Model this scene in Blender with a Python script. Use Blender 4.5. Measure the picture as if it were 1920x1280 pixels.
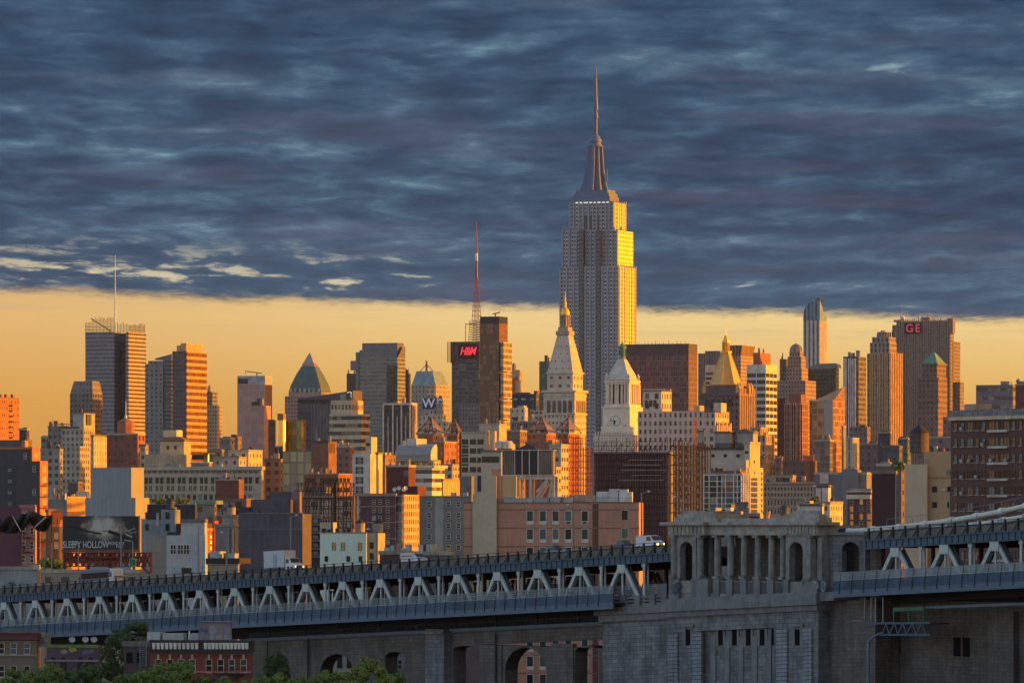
import bpy, math, random
from math import sin, cos, tan, radians, pi, hypot, atan2, sqrt
for o in list(bpy.data.objects): bpy.data.objects.remove(o)
SC = bpy.context.scene
COL = SC.collection
EXPO = 1.65                               # camera exposure, stops
F, HY, HC = 10760.0, 985.0, 40.0          # focal length in photo pixels, horizon row, eye height
# ---------------- camera
cam = bpy.data.cameras.new('camera'); cam.sensor_width = 36; cam.lens = F/1920*36
cam.shift_y = (HY-640)/1920; cam.clip_start = 5; cam.clip_end = 60000
co = bpy.data.objects.new('camera', cam); co.location = (0, 0, HC); co.rotation_euler = (pi/2, 0, 0)
COL.objects.link(co); SC.camera = co
# ---------------- light, sky, exposure
SUN_AZ, SUN_EL = radians(3.5), radians(5.0)      # sun from the right, a touch beyond the picture plane
sd = (cos(SUN_AZ)*cos(SUN_EL), sin(SUN_AZ)*cos(SUN_EL), sin(SUN_EL))
sl = bpy.data.lights.new('sun', 'SUN'); sl.energy = 3.1; sl.angle = radians(0.5); sl.color = (1, .35, .012)
so = bpy.data.objects.new('sun', sl); COL.objects.link(so); so.location = (300, 0, 300)
from mathutils import Vector, Matrix
so.rotation_euler = Vector(sd).to_track_quat('Z', 'Y').to_euler()
SC.view_settings.view_transform = 'Standard'; SC.view_settings.look = 'None'
SC.view_settings.exposure = EXPO; SC.view_settings.gamma = 1
SC.cycles.max_bounces = 5; SC.cycles.diffuse_bounces = 2; SC.cycles.glossy_bounces = 3
SC.cycles.transparent_max_bounces = 6; SC.cycles.sample_clamp_indirect = 4

def lin(c, k=1.0):
    return tuple((v/255/12.92 if v/255 <= .04045 else ((v/255+.055)/1.055)**2.4)*k for v in c[:3]) + (1,)

class NT:
    """small node-graph helper"""
    def __init__(s, nt): s.nt = nt; s.N = nt.nodes; s.L = nt.links
    def n(s, t, **kw):
        nd = s.N.new(t)
        for k, v in kw.items(): setattr(nd, k, v)
        return nd
    def set(s, sock, v):
        if isinstance(v, bpy.types.NodeSocket): s.L.new(v, sock)
        elif v is not None: sock.default_value = v
    def m(s, op, a, b=None, c=None, clamp=False):
        nd = s.n('ShaderNodeMath', operation=op, use_clamp=clamp)
        s.set(nd.inputs[0], a); s.set(nd.inputs[1], b)
        if c is not None: s.set(nd.inputs[2], c)
        return nd.outputs[0]
    def mix(s, f, a, b, mode='MIX'):
        nd = s.n('ShaderNodeMix', data_type='RGBA', blend_type=mode)
        s.set(nd.inputs[0], f); s.set(nd.inputs[6], a); s.set(nd.inputs[7], b)
        return nd.outputs[2]
    def ss(s, v, a, b, lo=0.0, hi=1.0):
        nd = s.n('ShaderNodeMapRange', interpolation_type='SMOOTHSTEP')
        s.set(nd.inputs[0], v); nd.inputs[1].default_value = a; nd.inputs[2].default_value = b
        nd.inputs[3].default_value = lo; nd.inputs[4].default_value = hi
        return nd.outputs[0]
    def noise(s, vec, scale, detail=4, rough=.55, dist=0.0):
        nd = s.n('ShaderNodeTexNoise'); s.set(nd.inputs['Vector'], vec)
        nd.inputs['Scale'].default_value = scale; nd.inputs['Detail'].default_value = detail
        nd.inputs['Roughness'].default_value = rough; nd.inputs['Distortion'].default_value = dist
        return nd.outputs[0]
    def ramp(s, f, stops):
        nd = s.n('ShaderNodeValToRGB'); e = nd.color_ramp.elements
        while len(e) < len(stops): e.new(.5)
        for i, (p, c) in enumerate(stops): e[i].position = p; e[i].color = c
        s.set(nd.inputs[0], f); return nd.outputs[0]
    def xyz(s, a, b, c):
        nd = s.n('ShaderNodeCombineXYZ')
        for i, v in enumerate((a, b, c)): s.set(nd.inputs[i], v)
        return nd.outputs[0]

W = bpy.data.worlds.new('World'); SC.world = W; W.use_nodes = True
t = NT(W.node_tree); t.N.clear()
tc = t.n('ShaderNodeTexCoord'); sp = t.n('ShaderNodeSeparateXYZ'); t.L.new(tc.outputs['Generated'], sp.inputs[0])
dx, dy, dz = sp.outputs
sky = t.n('ShaderNodeTexSky', sky_type='NISHITA'); sky.sun_disc = False
sky.sun_elevation = SUN_EL; sky.sun_rotation = pi/2 - SUN_AZ; sky.air_density = 1; sky.dust_density = 1.2
# sunrise side of the sky is orange, the side away from it blue
glow = t.ss(dx, .15, .75)
base = t.mix(1.0, sky.outputs[0], t.mix(glow, (.155, .156, .184, 1), (.15, .085, .03, 1)), 'MULTIPLY')
# clear band of low sky under the cloud deck, glowing yellow
hor = t.ramp(t.m('MULTIPLY', dz, 20.0), [(0.0, lin((200, 138, 70))), (.18, lin((206, 148, 72))), (.45, lin((224, 174, 92))),
                                         (.72, lin((236, 206, 140))), (.95, lin((224, 204, 156)))])
azx = t.m('DIVIDE', dx, t.m('MAXIMUM', dy, .05))
warm = t.ss(azx, -.10, .03); hor = t.mix(t.m('MULTIPLY', t.m('SUBTRACT', 1.0, warm), .45), hor, lin((205, 138, 62)))
# cloud deck: puffs that shrink with distance; u follows azimuth, v the logarithm of distance to the layer
inv = t.m('DIVIDE', 1.0, t.m('MAXIMUM', dz, .012))
lr = t.m('LOGARITHM', inv, 2.718)
pu = t.m('MULTIPLY', azx, t.m('MULTIPLY', t.m('POWER', inv, .6), 17.0)); pv = t.m('MULTIPLY', lr, 25.0)
P = t.xyz(pu, pv, 0.0); Pb = t.xyz(t.m('MULTIPLY', pu, .32), pv, 4.0)
n1 = t.noise(P, .8, 5, .52, .35); n2 = t.noise(Pb, .26, 3, .5, .3); n3 = t.noise(P, 2.8, 6, .6, .4)
dens = t.m('ADD', t.m('MULTIPLY', n1, .62), t.m('ADD', t.m('MULTIPLY', n2, .38), t.m('MULTIPLY', n3, .22)))
cl = t.ramp(dens, [(.46, lin((44, 60, 84))), (.58, lin((57, 75, 100))), (.66, lin((74, 91, 114))), (.74, lin((98, 112, 131))), (.84, lin((144, 156, 164)))])
low = t.ss(dz, .056, .038); cl = t.mix(t.m('MULTIPLY', low, .30), cl, lin((100, 106, 122)))
cl = t.mix(1.0, cl, (.60, .93, 1.0, 1), 'MULTIPLY')
pink = t.noise(Pb, .55, 4, .55); cl = t.mix(t.m('MULTIPLY', t.ss(pink, .50, .70), .24), cl, lin((98, 96, 116)))
# thin places near the rim of the deck let the glow through
rim = t.m('ADD', .0379, t.m('MULTIPLY', azx, -.029))
wav = t.m('ADD', t.m('MULTIPLY', t.m('SUBTRACT', t.noise(t.xyz(t.m('MULTIPLY', azx, 90.0), 0.0, 0.0), .35, 5, .6), .5), .0030), t.m('ADD', t.m('MULTIPLY', t.m('SUBTRACT', n3, .5), .0022), t.m('MULTIPLY', t.m('SUBTRACT', n1, .5), .0016)))
e = t.m('SUBTRACT', dz, t.m('ADD', rim, wav))
gap = t.m('MULTIPLY', t.ss(t.m('ADD', dens, t.m('MULTIPLY', azx, -.95)), .70, .79), t.ss(e, .011, .002))
gap = t.m('MULTIPLY', gap, t.ss(e, .0010, .0024))
cl = t.mix(t.m('MULTIPLY', gap, .85), cl, lin((222, 206, 166)))
hole = t.m('MULTIPLY', t.ss(t.noise(P, .5, 4, .6), .66, .74), t.ss(dens, .60, .74)); cl = t.mix(t.m('MULTIPLY', hole, .6), cl, lin((160, 182, 192)))
ek = 2**-EXPO*1.02
wisp = t.m('MULTIPLY', t.ss(t.noise(Pb, .9, 5, .6, .5), .50, .72), t.m('MULTIPLY', t.ss(e, -.0075, -.0010), .42))
hor = t.mix(wisp, hor, lin((188, 168, 142)))
edge = t.ss(e, -.0010, .0015)
view = t.mix(1.0, t.mix(edge, hor, cl), (ek, ek, ek, 1), 'MULTIPLY')
# the deck covers the north; overhead and to the south the sky is open
front = t.m('MULTIPLY', t.ss(dz, .34, .14), t.ss(dy, -.05, .45))
out = t.mix(front, base, view)
below = t.ss(dz, -.02, .0); out = t.mix(below, lin((40, 38, 40)), out)
bg = t.n('ShaderNodeBackground'); t.L.new(out, bg.inputs[0]); bg.inputs[1].default_value = 1.0
ow = t.n('ShaderNodeOutputWorld'); t.L.new(bg.outputs[0], ow.inputs[0])
# ---------------- materials
MATS = {}
def newmat(name):
    m = bpy.data.materials.new(name); m.use_nodes = True
    g = NT(m.node_tree); b = g.N['Principled BSDF']; return m, g, b
def vary(g, col, amt=.3, scale=.12, streak=True):
    tcn = g.n('ShaderNodeTexCoord'); o = tcn.outputs['Object']
    a = g.noise(o, scale, 5, .6)
    mp = g.n('ShaderNodeMapping'); mp.inputs['Scale'].default_value = (1, 1, .12); g.L.new(o, mp.inputs[0])
    b_ = g.noise(mp.outputs[0], scale*6, 3, .6)
    f = g.m('ADD', g.m('MULTIPLY', a, .6), g.m('MULTIPLY', b_, .4))
    v = g.ss(f, .3, .7, 1-amt, 1+amt*.6)
    oi = g.n('ShaderNodeObjectInfo')
    v = g.m('MULTIPLY', v, g.m('ADD', .94, g.m('MULTIPLY', oi.outputs['Random'], .12)))
    return g.mix(1.0, col, g.xyz(v, v, v), 'MULTIPLY'), o
def S(name, c, r=.75, metal=0.0, amt=.36, scale=.25, spec=.4):
    """weathered solid surface"""
    k = ('S', name)
    if k in MATS: return MATS[k]
    m, g, b = newmat(name); col, o = vary(g, lin(c), amt, scale)
    g.L.new(col, b.inputs['Base Color']); b.inputs['Roughness'].default_value = r
    b.inputs['Metallic'].default_value = metal; b.inputs['Specular IOR Level'].default_value = spec
    MATS[k] = m; return m
def GL(c, wx=.5, hz=.5, glass=(34, 36, 44), g2=(120, 112, 108), p=.25, gr=.2, wr=.8, amt=.25, sp=None, metal=0.0):
    """wall with a window grid in face cells (UV unit = one bay by one storey); sp = spandrel colour under each window"""
    k = ('G', c, wx, hz, glass, g2, p, gr, wr, amt, sp, metal)
    if k in MATS: return MATS[k]
    m, g, b = newmat('facade'); uv = g.n('ShaderNodeUVMap'); s = g.n('ShaderNodeSeparateXYZ'); g.L.new(uv.outputs[0], s.inputs[0])
    u, v = s.outputs[0], s.outputs[1]
    fu, fv = g.m('FRACT', u), g.m('FRACT', v)
    mu = g.m('LESS_THAN', g.m('ABSOLUTE', g.m('SUBTRACT', fu, .5)), wx/2)
    mv = g.m('LESS_THAN', g.m('ABSOLUTE', g.m('SUBTRACT', fv, .5)), hz/2)
    side = g.m('GREATER_THAN', v, .02)
    mask = g.m('MULTIPLY', g.m('MULTIPLY', mu, mv), side)
    wn = g.n('ShaderNodeTexWhiteNoise', noise_dimensions='2D')
    g.L.new(g.xyz(g.m('FLOOR', u), g.m('FLOOR', v), 0.0), wn.inputs['Vector'])
    lo = g.n('ShaderNodeTexWhiteNoise', noise_dimensions='2D'); g.L.new(g.xyz(g.m('FLOOR', g.m('MULTIPLY', u, 2.0)), g.m('FLOOR', v), 3.0), lo.inputs['Vector'])
    gm = g.m('MULTIPLY', g.m('LESS_THAN', wn.outputs[0], p), g.m('ADD', .35, g.m('MULTIPLY', lo.outputs[0], .65)))
    gc = g.mix(g.m('MULTIPLY', gm, .8), lin(glass, .5), lin(g2, .75))
    col, o = vary(g, lin(c), amt)
    if sp is not None:
        col = g.mix(g.m('MULTIPLY', mu, side), col, lin(sp))
    g.L.new(g.mix(mask, col, gc), b.inputs['Base Color'])
    rr = g.m('ADD', gr, g.m('MULTIPLY', wn.outputs[0], .15))
    g.L.new(g.m('ADD', g.m('MULTIPLY', g.m('SUBTRACT', 1.0, mask), wr), g.m('MULTIPLY', mask, rr)), b.inputs['Roughness'])
    b.inputs['Metallic'].default_value = metal
    bp = g.n('ShaderNodeBump'); bp.inputs['Distance'].default_value = .25; bp.inputs['Strength'].default_value = .6
    g.L.new(g.m('SUBTRACT', 1.0, mask), bp.inputs['Height']); g.L.new(bp.outputs[0], b.inputs['Normal'])
    MATS[k] = m; return m
def BR(name, c, c2, mortar, bw=.22, bh=.075, amt=.3, r=.85, ms=.012, off=.5):
    """coursed brick or block, in metres along each face (UV in metres)"""
    k = ('B', name)
    if k in MATS: return MATS[k]
    m, g, b = newmat(name); uv = g.n('ShaderNodeUVMap')
    bt = g.n('ShaderNodeTexBrick'); g.L.new(uv.outputs[0], bt.inputs['Vector']); bt.offset = off
    bt.inputs['Color1'].default_value = lin(c); bt.inputs['Color2'].default_value = lin(c2); bt.inputs['Mortar'].default_value = lin(mortar)
    bt.inputs['Scale'].default_value = 1.0; bt.inputs['Mortar Size'].default_value = ms
    bt.inputs['Brick Width'].default_value = bw; bt.inputs['Row Height'].default_value = bh
    col, o = vary(g, bt.outputs[0], amt, .2)
    g.L.new(col, b.inputs['Base Color']); b.inputs['Roughness'].default_value = r
    bp = g.n('ShaderNodeBump'); bp.inputs['Distance'].default_value = .05; bp.inputs['Strength'].default_value = .5
    g.L.new(g.m('SUBTRACT', 1.0, bt.outputs['Fac']), bp.inputs['Height']); g.L.new(bp.outputs[0], b.inputs['Normal'])
    MATS[k] = m; return m
def EM(name, c, st=1.0):
    k = ('E', name)
    if k in MATS: return MATS[k]
    m, g, b = newmat(name); b.inputs['Base Color'].default_value = lin(c)
    b.inputs['Emission Color'].default_value = lin(c); b.inputs['Emission Strength'].default_value = st
    MATS[k] = m; return m
def MESHY(name, c, hole=.5, n=2.5):
    """woven wire or netting: real holes by transparency"""
    k = ('M', name)
    if k in MATS: return MATS[k]
    m, g, b = newmat(name); col, o = vary(g, lin(c), .4, .15)
    g.L.new(col, b.inputs['Base Color']); b.inputs['Roughness'].default_value = .8
    uv = g.n('ShaderNodeUVMap'); s = g.n('ShaderNodeSeparateXYZ'); g.L.new(uv.outputs[0], s.inputs[0])
    a = g.m('LESS_THAN', g.m('FRACT', g.m('MULTIPLY', s.outputs[0], n)), 1-hole)
    c_ = g.m('LESS_THAN', g.m('FRACT', g.m('MULTIPLY', s.outputs[1], n)), 1-hole)
    g.L.new(g.m('MAXIMUM', a, c_), b.inputs['Alpha'])
    MATS[k] = m; return m

# ---------------- mesh builder
class MB:
    def __init__(s): s.v = []; s.f = []; s.uv = []; s.mi = []; s.sm = []
    def face(s, pts, uvs=None, mi=0, smooth=False):
        i = len(s.v); s.v += [tuple(p) for p in pts]; s.f.append(tuple(range(i, i+len(pts))))
        s.uv += list(uvs) if uvs else [(0, 0)]*len(pts); s.mi.append(mi); s.sm.append(smooth)
    def prism(s, poly, z0, z1, poly2=None, per=None, fl=None, mi=0, top=True, bot=False, tmi=None, smooth=False, closed=True):
        """vertical walls over a polygon (counter-clockwise); per/fl in metres give window cells, else UVs are metres"""
        q = poly2 or poly; n = len(poly)
        nf = max(1, round((z1-z0)/fl)) if fl else None
        for i in range(n if closed else n-1):
            a, b = poly[i], poly[(i+1) % n]; a2, b2 = q[i], q[(i+1) % n]
            L = hypot(b[0]-a[0], b[1]-a[1])
            if L < 1e-6: continue
            if per: U = max(1, round(L/per)); V = nf; v0 = 0
            else: U = L; V = z1; v0 = z0
            s.face([(a[0], a[1], z0), (b[0], b[1], z0), (b2[0], b2[1], z1), (a2[0], a2[1], z1)],
                   [(0, v0), (U, v0), (U, V), (0, V)], mi, smooth)
        if top and len(q) > 2: s.face([(p[0], p[1], z1) for p in q], None, mi if tmi is None else tmi)
        if bot: s.face([(p[0], p[1], z0) for p in reversed(poly)], None, mi)
    def box(s, x0, x1, y0, y1, z0, z1, per=None, fl=None, mi=0, bot=True):
        s.prism([(x0, y0), (x1, y0), (x1, y1), (x0, y1)], z0, z1, None, per, fl, mi, True, bot)
    def beam(s, a, b, w, h=None, mi=0):
        """square bar between two points"""
        a, b = Vector(a), Vector(b); d = (b-a)
        if d.length < 1e-6: return
        d.normalize(); h = h or w
        up = Vector((0, 0, 1)) if abs(d.z) < .95 else Vector((0, 1, 0))
        r = d.cross(up).normalized()*(w/2); u = r.cross(d).normalized()*(h/2)
        A = [a-r-u, a+r-u, a+r+u, a-r+u]; B_ = [b-r-u, b+r-u, b+r+u, b-r+u]
        for i in range(4):
            j = (i+1) % 4; s.face([A[i], B_[i], B_[j], A[j]], [(0, 0), (1, 0), (1, 1), (0, 1)], mi)
        s.face(A, None, mi); s.face(B_[::-1], None, mi)
    def tube(s, a, b, r, r2=None, n=8, mi=0):
        a, b = Vector(a), Vector(b); d = (b-a).normalized(); r2 = r if r2 is None else r2
        up = Vector((0, 0, 1)) if abs(d.z) < .95 else Vector((0, 1, 0))
        x = d.cross(up).normalized(); y = x.cross(d).normalized()
        A = [a+x*cos(2*pi*i/n)*r+y*sin(2*pi*i/n)*r for i in range(n)]; B_ = [b+x*cos(2*pi*i/n)*r2+y*sin(2*pi*i/n)*r2 for i in range(n)]
        for i in range(n):
            j = (i+1) % n; s.face([A[i], B_[i], B_[j], A[j]], [(i, 0), (i, 1), (i+1, 1), (i+1, 0)], mi, True)
        s.face(A, None, mi); s.face(B_[::-1], None, mi)
    def lathe(s, cx, cy, prof, n=16, mi=0, smooth=True):
        for (r0, z0), (r1, z1) in zip(prof, prof[1:]):
            for i in range(n):
                a, b = 2*pi*i/n, 2*pi*(i+1)/n
                s.face([(cx+r0*cos(a), cy+r0*sin(a), z0), (cx+r0*cos(b), cy+r0*sin(b), z0), (cx+r1*cos(b), cy+r1*sin(b), z1), (cx+r1*cos(a), cy+r1*sin(a), z1)],
                       [(i, 0), (i+1, 0), (i+1, 1), (i, 1)], mi, smooth)
    def mesh(s, name, mats):
        me = bpy.data.meshes.new(name); me.from_pydata(s.v, [], s.f)
        l = me.uv_layers.new(name='UVMap')
        for i, q in enumerate(s.uv): l.data[i].uv = q
        for m in (mats if isinstance(mats, (list, tuple)) else [mats]): me.materials.append(m)
        me.polygons.foreach_set('material_index', s.mi); me.polygons.foreach_set('use_smooth', s.sm)
        return me
    def build(s, name, mats, parent=None, loc=None):
        o = bpy.data.objects.new(name, s.mesh(name, mats)); COL.objects.link(o)
        if parent: o.parent = parent
        if loc is not None: o.location = loc
        return o
def tag(o, label=None, cat=None, group=None, kind=None):
    if label: o['label'] = label
    if cat: o['category'] = cat
    if group: o['group'] = group
    if kind: o['kind'] = kind
    return o
def empty(name, loc, rz, label, cat, group=None):
    o = bpy.data.objects.new(name, None); COL.objects.link(o); o.location = loc; o.rotation_euler = (0, 0, rz); o.empty_display_size = 1
    return tag(o, label, cat, group)
def letters(name, body, size, mat, parent, loc, rot=(pi/2, 0, 0), ext=.05, sx=1.0, shear=0.0, sp=1.0, align='CENTER', off=0.0):
    cu = bpy.data.curves.new(name, 'FONT'); cu.body = body; cu.size = size; cu.extrude = ext; cu.align_x = align; cu.align_y = 'CENTER'
    cu.shear = shear; cu.space_character = sp; cu.offset = off; cu.materials.append(mat)
    tmp = bpy.data.objects.new(name, cu); COL.objects.link(tmp); dg = bpy.context.evaluated_depsgraph_get()
    me = bpy.data.meshes.new_from_object(tmp.evaluated_get(dg)); bpy.data.objects.remove(tmp)
    me.materials.clear(); me.materials.append(mat)
    o = bpy.data.objects.new(name, me); COL.objects.link(o); o.parent = parent; o.location = loc; o.rotation_euler = rot; o.scale = (sx, 1, 1)
    return o

ROOFD = S('roof_dark', (64, 62, 66)); STEEL = S('steel_grey', (120, 120, 126), .5, .3)
def wpt(x, y, D): return ((x-960)*D/F, D, HC-(y-HY)*D/F)

class B:
    """a building thing: Empty at its near corner, local x along the front (negative to the left), y along the right side"""
    def __init__(s, name, label, xm, D, phi=20.0, cat='building', group=None, z=0.0):
        s.tops = []; s.D = D; s.phi = radians(phi); s.c = cos(s.phi); s.s = sin(s.phi); s.Cx = (xm-960)*D/F; s.xm = xm
        s.root = empty(name, (s.Cx, D, z), -s.phi, label, cat, group); s.parts = {}; s.ppm = F/D; s.z0 = z
    def lx(s, x, yo=0.0):
        k = (x-960)/F; return (k*(s.D+yo*s.c)-s.Cx-yo*s.s)/(s.c+k*s.s)
    def ly(s, x, xo=0.0):
        k = (x-960)/F; return (k*(s.D-xo*s.s)-s.Cx-xo*s.c)/(s.s-k*s.c)
    def z(s, y, lx=0.0, ly=0.0):
        d = s.D-lx*s.s+ly*s.c; return HC-(y-HY)*d/F-s.z0
    def mb(s, part, mat):
        if part not in s.parts: s.parts[part] = (MB(), [mat])
        m = s.parts[part]
        if mat not in m[1]: m[1].append(mat)
        return m[0], m[1].index(mat)
    def box(s, part, mat, x0, xm, x1, yt, yb=None, yo=0.0, per=3.0, fl=3.7, plain=False):
        """box from photo columns x0 | xm | x1 (front, corner, right side), rows yt..yb; yo = set back in metres"""
        xr = s.lx(xm, yo); xl = s.lx(x0, yo)
        k = (x1-960)/F; X, Y = s.Cx+xr*s.c+yo*s.s, s.D-xr*s.s+yo*s.c
        d = max(.3, (k*Y-X)/max(.02, s.s-k*s.c)); d = min(d, 160)
        z1 = s.z(yt, xr, yo); z0 = 0.0-s.z0*0 if yb is None else s.z(yb, xr, yo)
        m, mi = s.mb(part, mat)
        m.prism([(xl, yo), (xr, yo), (xr, yo+d), (xl, yo+d)], z0, z1, None, None if plain else per, None if plain else fl, mi, True, yb is not None)
        if part == 'wall': s.tops.append((xl, xr, yo, yo+d, z1))
        return xl, xr, yo, yo+d, z0, z1
    def bx(s, part, mat, x0, x1, y0, y1, z0, z1, per=None, fl=None):
        m = MB(); m.box(x0, x1, y0, y1, z0, z1, per, fl); return m.build(part, mat, s.root)
    def done(s):
        busy = {'roof', 'crown', 'penthouse', 'dome', 'mast', 'spire', 'roof_unit', 'antenna', 'roof_house', 'cupola', 'side_volume', 'glass_wall', 'pole', 'roof_drum', 'netting', 'roof_tank', 'urn', 'glint_cylinder'}
        if s.tops and s.D < 3600 and 'coping' not in s.parts and 'cornice' not in s.parts and 'parapet' not in s.parts:
            a0, a1, b0, b1, z = max(s.tops, key=lambda q: q[4]); m = MB(); e = .22; h = .55
            for q in ((a0-e, a1+e, b0-e, b0+.3), (a1-.3, a1+e, b0+.31, b1), (a0-e, a0+.3, b0+.31, b1)): m.box(*q, z-.25, z+h)
            m.build('coping', S('coping_stone%d' % (int(s.D) % 3), [(132, 122, 112), (104, 96, 92), (150, 140, 128)][int(s.D) % 3]), s.root)
        if s.tops and not (busy & (set(s.parts) | {c.name.split('.')[0] for c in s.root.children})):
            R = random.Random(s.root['label']); a0, a1, b0, b1, z = max(s.tops, key=lambda q: q[4]); w = a1-a0; d = min(b1-b0, 30); k = min(2.0, max(.6, s.D/2600))
            if w > 4 and d > 2:
                near = s.D < 2700
                for i in range(R.randint(4, 8) if near else R.randint(2, 4)):
                    ww = w*(R.uniform(.03, .16) if near else R.uniform(.07, .26)); hh = R.uniform(1.0, 3.4)*k; x = a0+R.random()*(w-ww); y = b0+R.uniform(.15, .5)*d; m = MB(); m.box(x, x+ww, y, y+min(d*.4, ww), z, z+hh, bot=False); m.build('roof_unit', [ROOFD, STEEL, S('bulkhead_tan', (150, 132, 112)), S('bulkhead_red', (112, 76, 66))][R.randint(0, 3)], s.root)
                for _ in range(2 if near else R.randint(0, 1)): m = MB(); x = a0+R.random()*w; m.tube((x, b0+d*.3, z), (x, b0+d*.3, z+R.uniform(3, 7)*k), .12*k, .06*k, 5); m.build('roof_antenna', STEEL, s.root)
        for k, (m, mats) in s.parts.items(): m.build(k, mats, s.root)
        s.parts = {}; return s.root

WINM = {}
def winmesh(w, h, frame, glass, sill=None, cross=1, t_=.12):
    """one window: proud frame with a recessed pane, optional meeting rail / mullions and sill"""
    k = (round(w, 2), round(h, 2), frame.name, glass.name, sill.name if sill else '', cross)
    if k in WINM: return WINM[k]
    m = MB(); d = t_; f = min(.09, w*.075)
    for (a, b, c_, e_) in ((-w/2, w/2, h-f, h), (-w/2, w/2, 0, f), (-w/2, -w/2+f, f, h-f), (w/2-f, w/2, f, h-f)):
        m.box(a, b, -d, .02, c_, e_, mi=0)
    m.box(-w/2+f, w/2-f, -.05, .02, f, h-f, mi=1)
    if cross & 1: m.box(-w/2+f, w/2-f, -d*.8, -.05, h*.5-.05, h*.5+.05, mi=0)
    if cross & 2: m.box(-.06, .06, -d*.8, -.05, f, h-f, mi=0)
    if cross & 4:
        for q in (-w/6, w/6): m.box(q-.06, q+.06, -d*.8, -.05, f, h-f, mi=0)
    ms = [frame, glass]
    if sill: m.box(-w/2-.1, w/2+.1, -d-.12, .02, -.18, -.003, mi=2); ms.append(sill)
    WINM[k] = m.mesh('window', ms); return WINM[k]
def windows(b, face, xs, ys, w, h, frame, glass, sill=None, cross=1, skip=(), yo=0.0, name='window', rnd=None):
    """separate window parts at photo columns xs and rows ys (centre), size w x h in metres; face 'f' front or 'r' right side"""
    gs = glass if isinstance(glass, list) else [glass]; R = random.Random(len(b.root['label'])+len(xs)*7)
    for j, y in enumerate(ys):
        for i, x in enumerate(xs):
            if (i, j) in skip: continue
            me = winmesh(w, h, frame, R.choice(gs), sill, cross)
            o = bpy.data.objects.new(name, me); COL.objects.link(o); o.parent = b.root
            if face == 'f':
                l = b.lx(x, yo); o.location = (l, yo-.003, b.z(y, l, yo)-h/2)
            else:
                l = b.ly(x, yo); o.location = (yo+.003, l, b.z(y, yo, l)-h/2); o.rotation_euler = (0, 0, pi/2)
# ---------------- the setting
gm = MB(); gm.face([(-9000, -300, 0), (9000, -300, 0), (9000, 26000, 0), (-9000, 26000, 0)], [(0, 0), (1, 0), (1, 1), (0, 1)])
tag(gm.build('ground', S('street_dark', (62, 60, 60), .9)), 'dark paved city ground far below the bridge', None, None, 'structure')
# ---------------- far skyline
LIME = GL((158, 150, 142), .46, .55, (40, 40, 48), (150, 146, 142), .3, sp=(126, 120, 116))
GREYOFF = GL((112, 108, 110), .62, .5, (38, 40, 50), (118, 112, 112), .3)
BROWNB = GL((120, 84, 70), .42, .5, (34, 34, 42), (120, 110, 104), .3)
TANB = GL((158, 136, 112), .42, .5, (40, 38, 42), (140, 128, 116), .3)
DKGLASS = GL((58, 58, 70), .8, .72, (24, 26, 36), (62, 62, 76), .4, gr=.12)
STONE_D = S('limestone', (158, 150, 140)); ROOFD = S('roof_dark', (64, 62, 66)); STEEL = S('steel_grey', (120, 120, 126), .5, .3)
REDSTEEL = S('mast_red', (132, 74, 64), .6); WHITEP = S('white_paint', (196, 194, 190), .6)
GOLD = S('gold_leaf', (226, 168, 52), .42, .55, .1); COPPER = S('copper_green', (88, 128, 112), .7, .1)
GLASSB = S('dark_glass', (30, 34, 44), .12, 0, .1)

# 1 tower with a crown of ceramic rods and a mast
b = B('office_tower', 'tall grey glass tower with a rod screen crown and a thin white mast', 241, 6000)
g1 = GL((122, 122, 132), .9, .45, (70, 74, 86), (110, 110, 116), .3, gr=.25)
b.box('wall', g1, 160, 214, 226, 622, per=2, fl=4.2)
b.box('wall', GL((84, 84, 96), .6, .8, (40, 42, 52), (88, 86, 92), .3), 190, 240, 262, 625, yo=14, per=3, fl=4.2)
b.box('wall', GL((150, 140, 134), 1.0, .42, (62, 62, 74), (120, 110, 108), .2, gr=.3), 236, 241, 274, 622, per=2, fl=4.2)
m, mi = b.mb('rod_screen', S('ceramic_rod', (92, 82, 84), .6))
R = random.Random(3)
for x, yt in [(160+i*2.6, 607-8*(i > 4)-R.random()*6) for i in range(21)]+[(220+i*2.8, 604+R.random()*5) for i in range(8)]:
    l = b.lx(x); m.box(l-.22, l+.22, .1, .55, b.z(640, l), b.z(yt, l))
for x, yt in [(243+i*2.4, 606+R.random()*4) for i in range(13)]:
    l = b.ly(x); m.box(-.5, -.05, l-.4, l+.4, b.z(640, 0, l), b.z(yt, 0, l))
for y in (612, 618, 626, 634):
    m.box(b.lx(160), b.lx(214), .1, .4, b.z(y), b.z(y)+.4); m.box(-.45, -.1, .5, b.ly(273), b.z(y), b.z(y)+.4)
m, mi = b.mb('mast', WHITEP); l = b.lx(216, 18); zz = b.z(622, l, 18)
m.tube((l, 18, zz), (l, 18, b.z(574, l, 18)), 1.1, .9); m.tube((l, 18, b.z(574, l, 18)), (l, 18, b.z(478, l, 18)), .75, .25)
m, mi = b.mb('crane', STEEL); m.beam((b.lx(206, 8), 8, b.z(619, 0, 8)), (b.lx(171, 8), 8, b.z(596, 0, 8)), 1.1); m.beam((b.lx(206, 8), 8, b.z(619, 0, 8)), (b.lx(206, 8), 8, b.z(627, 0, 8)), 1.6)
b.done()
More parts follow.
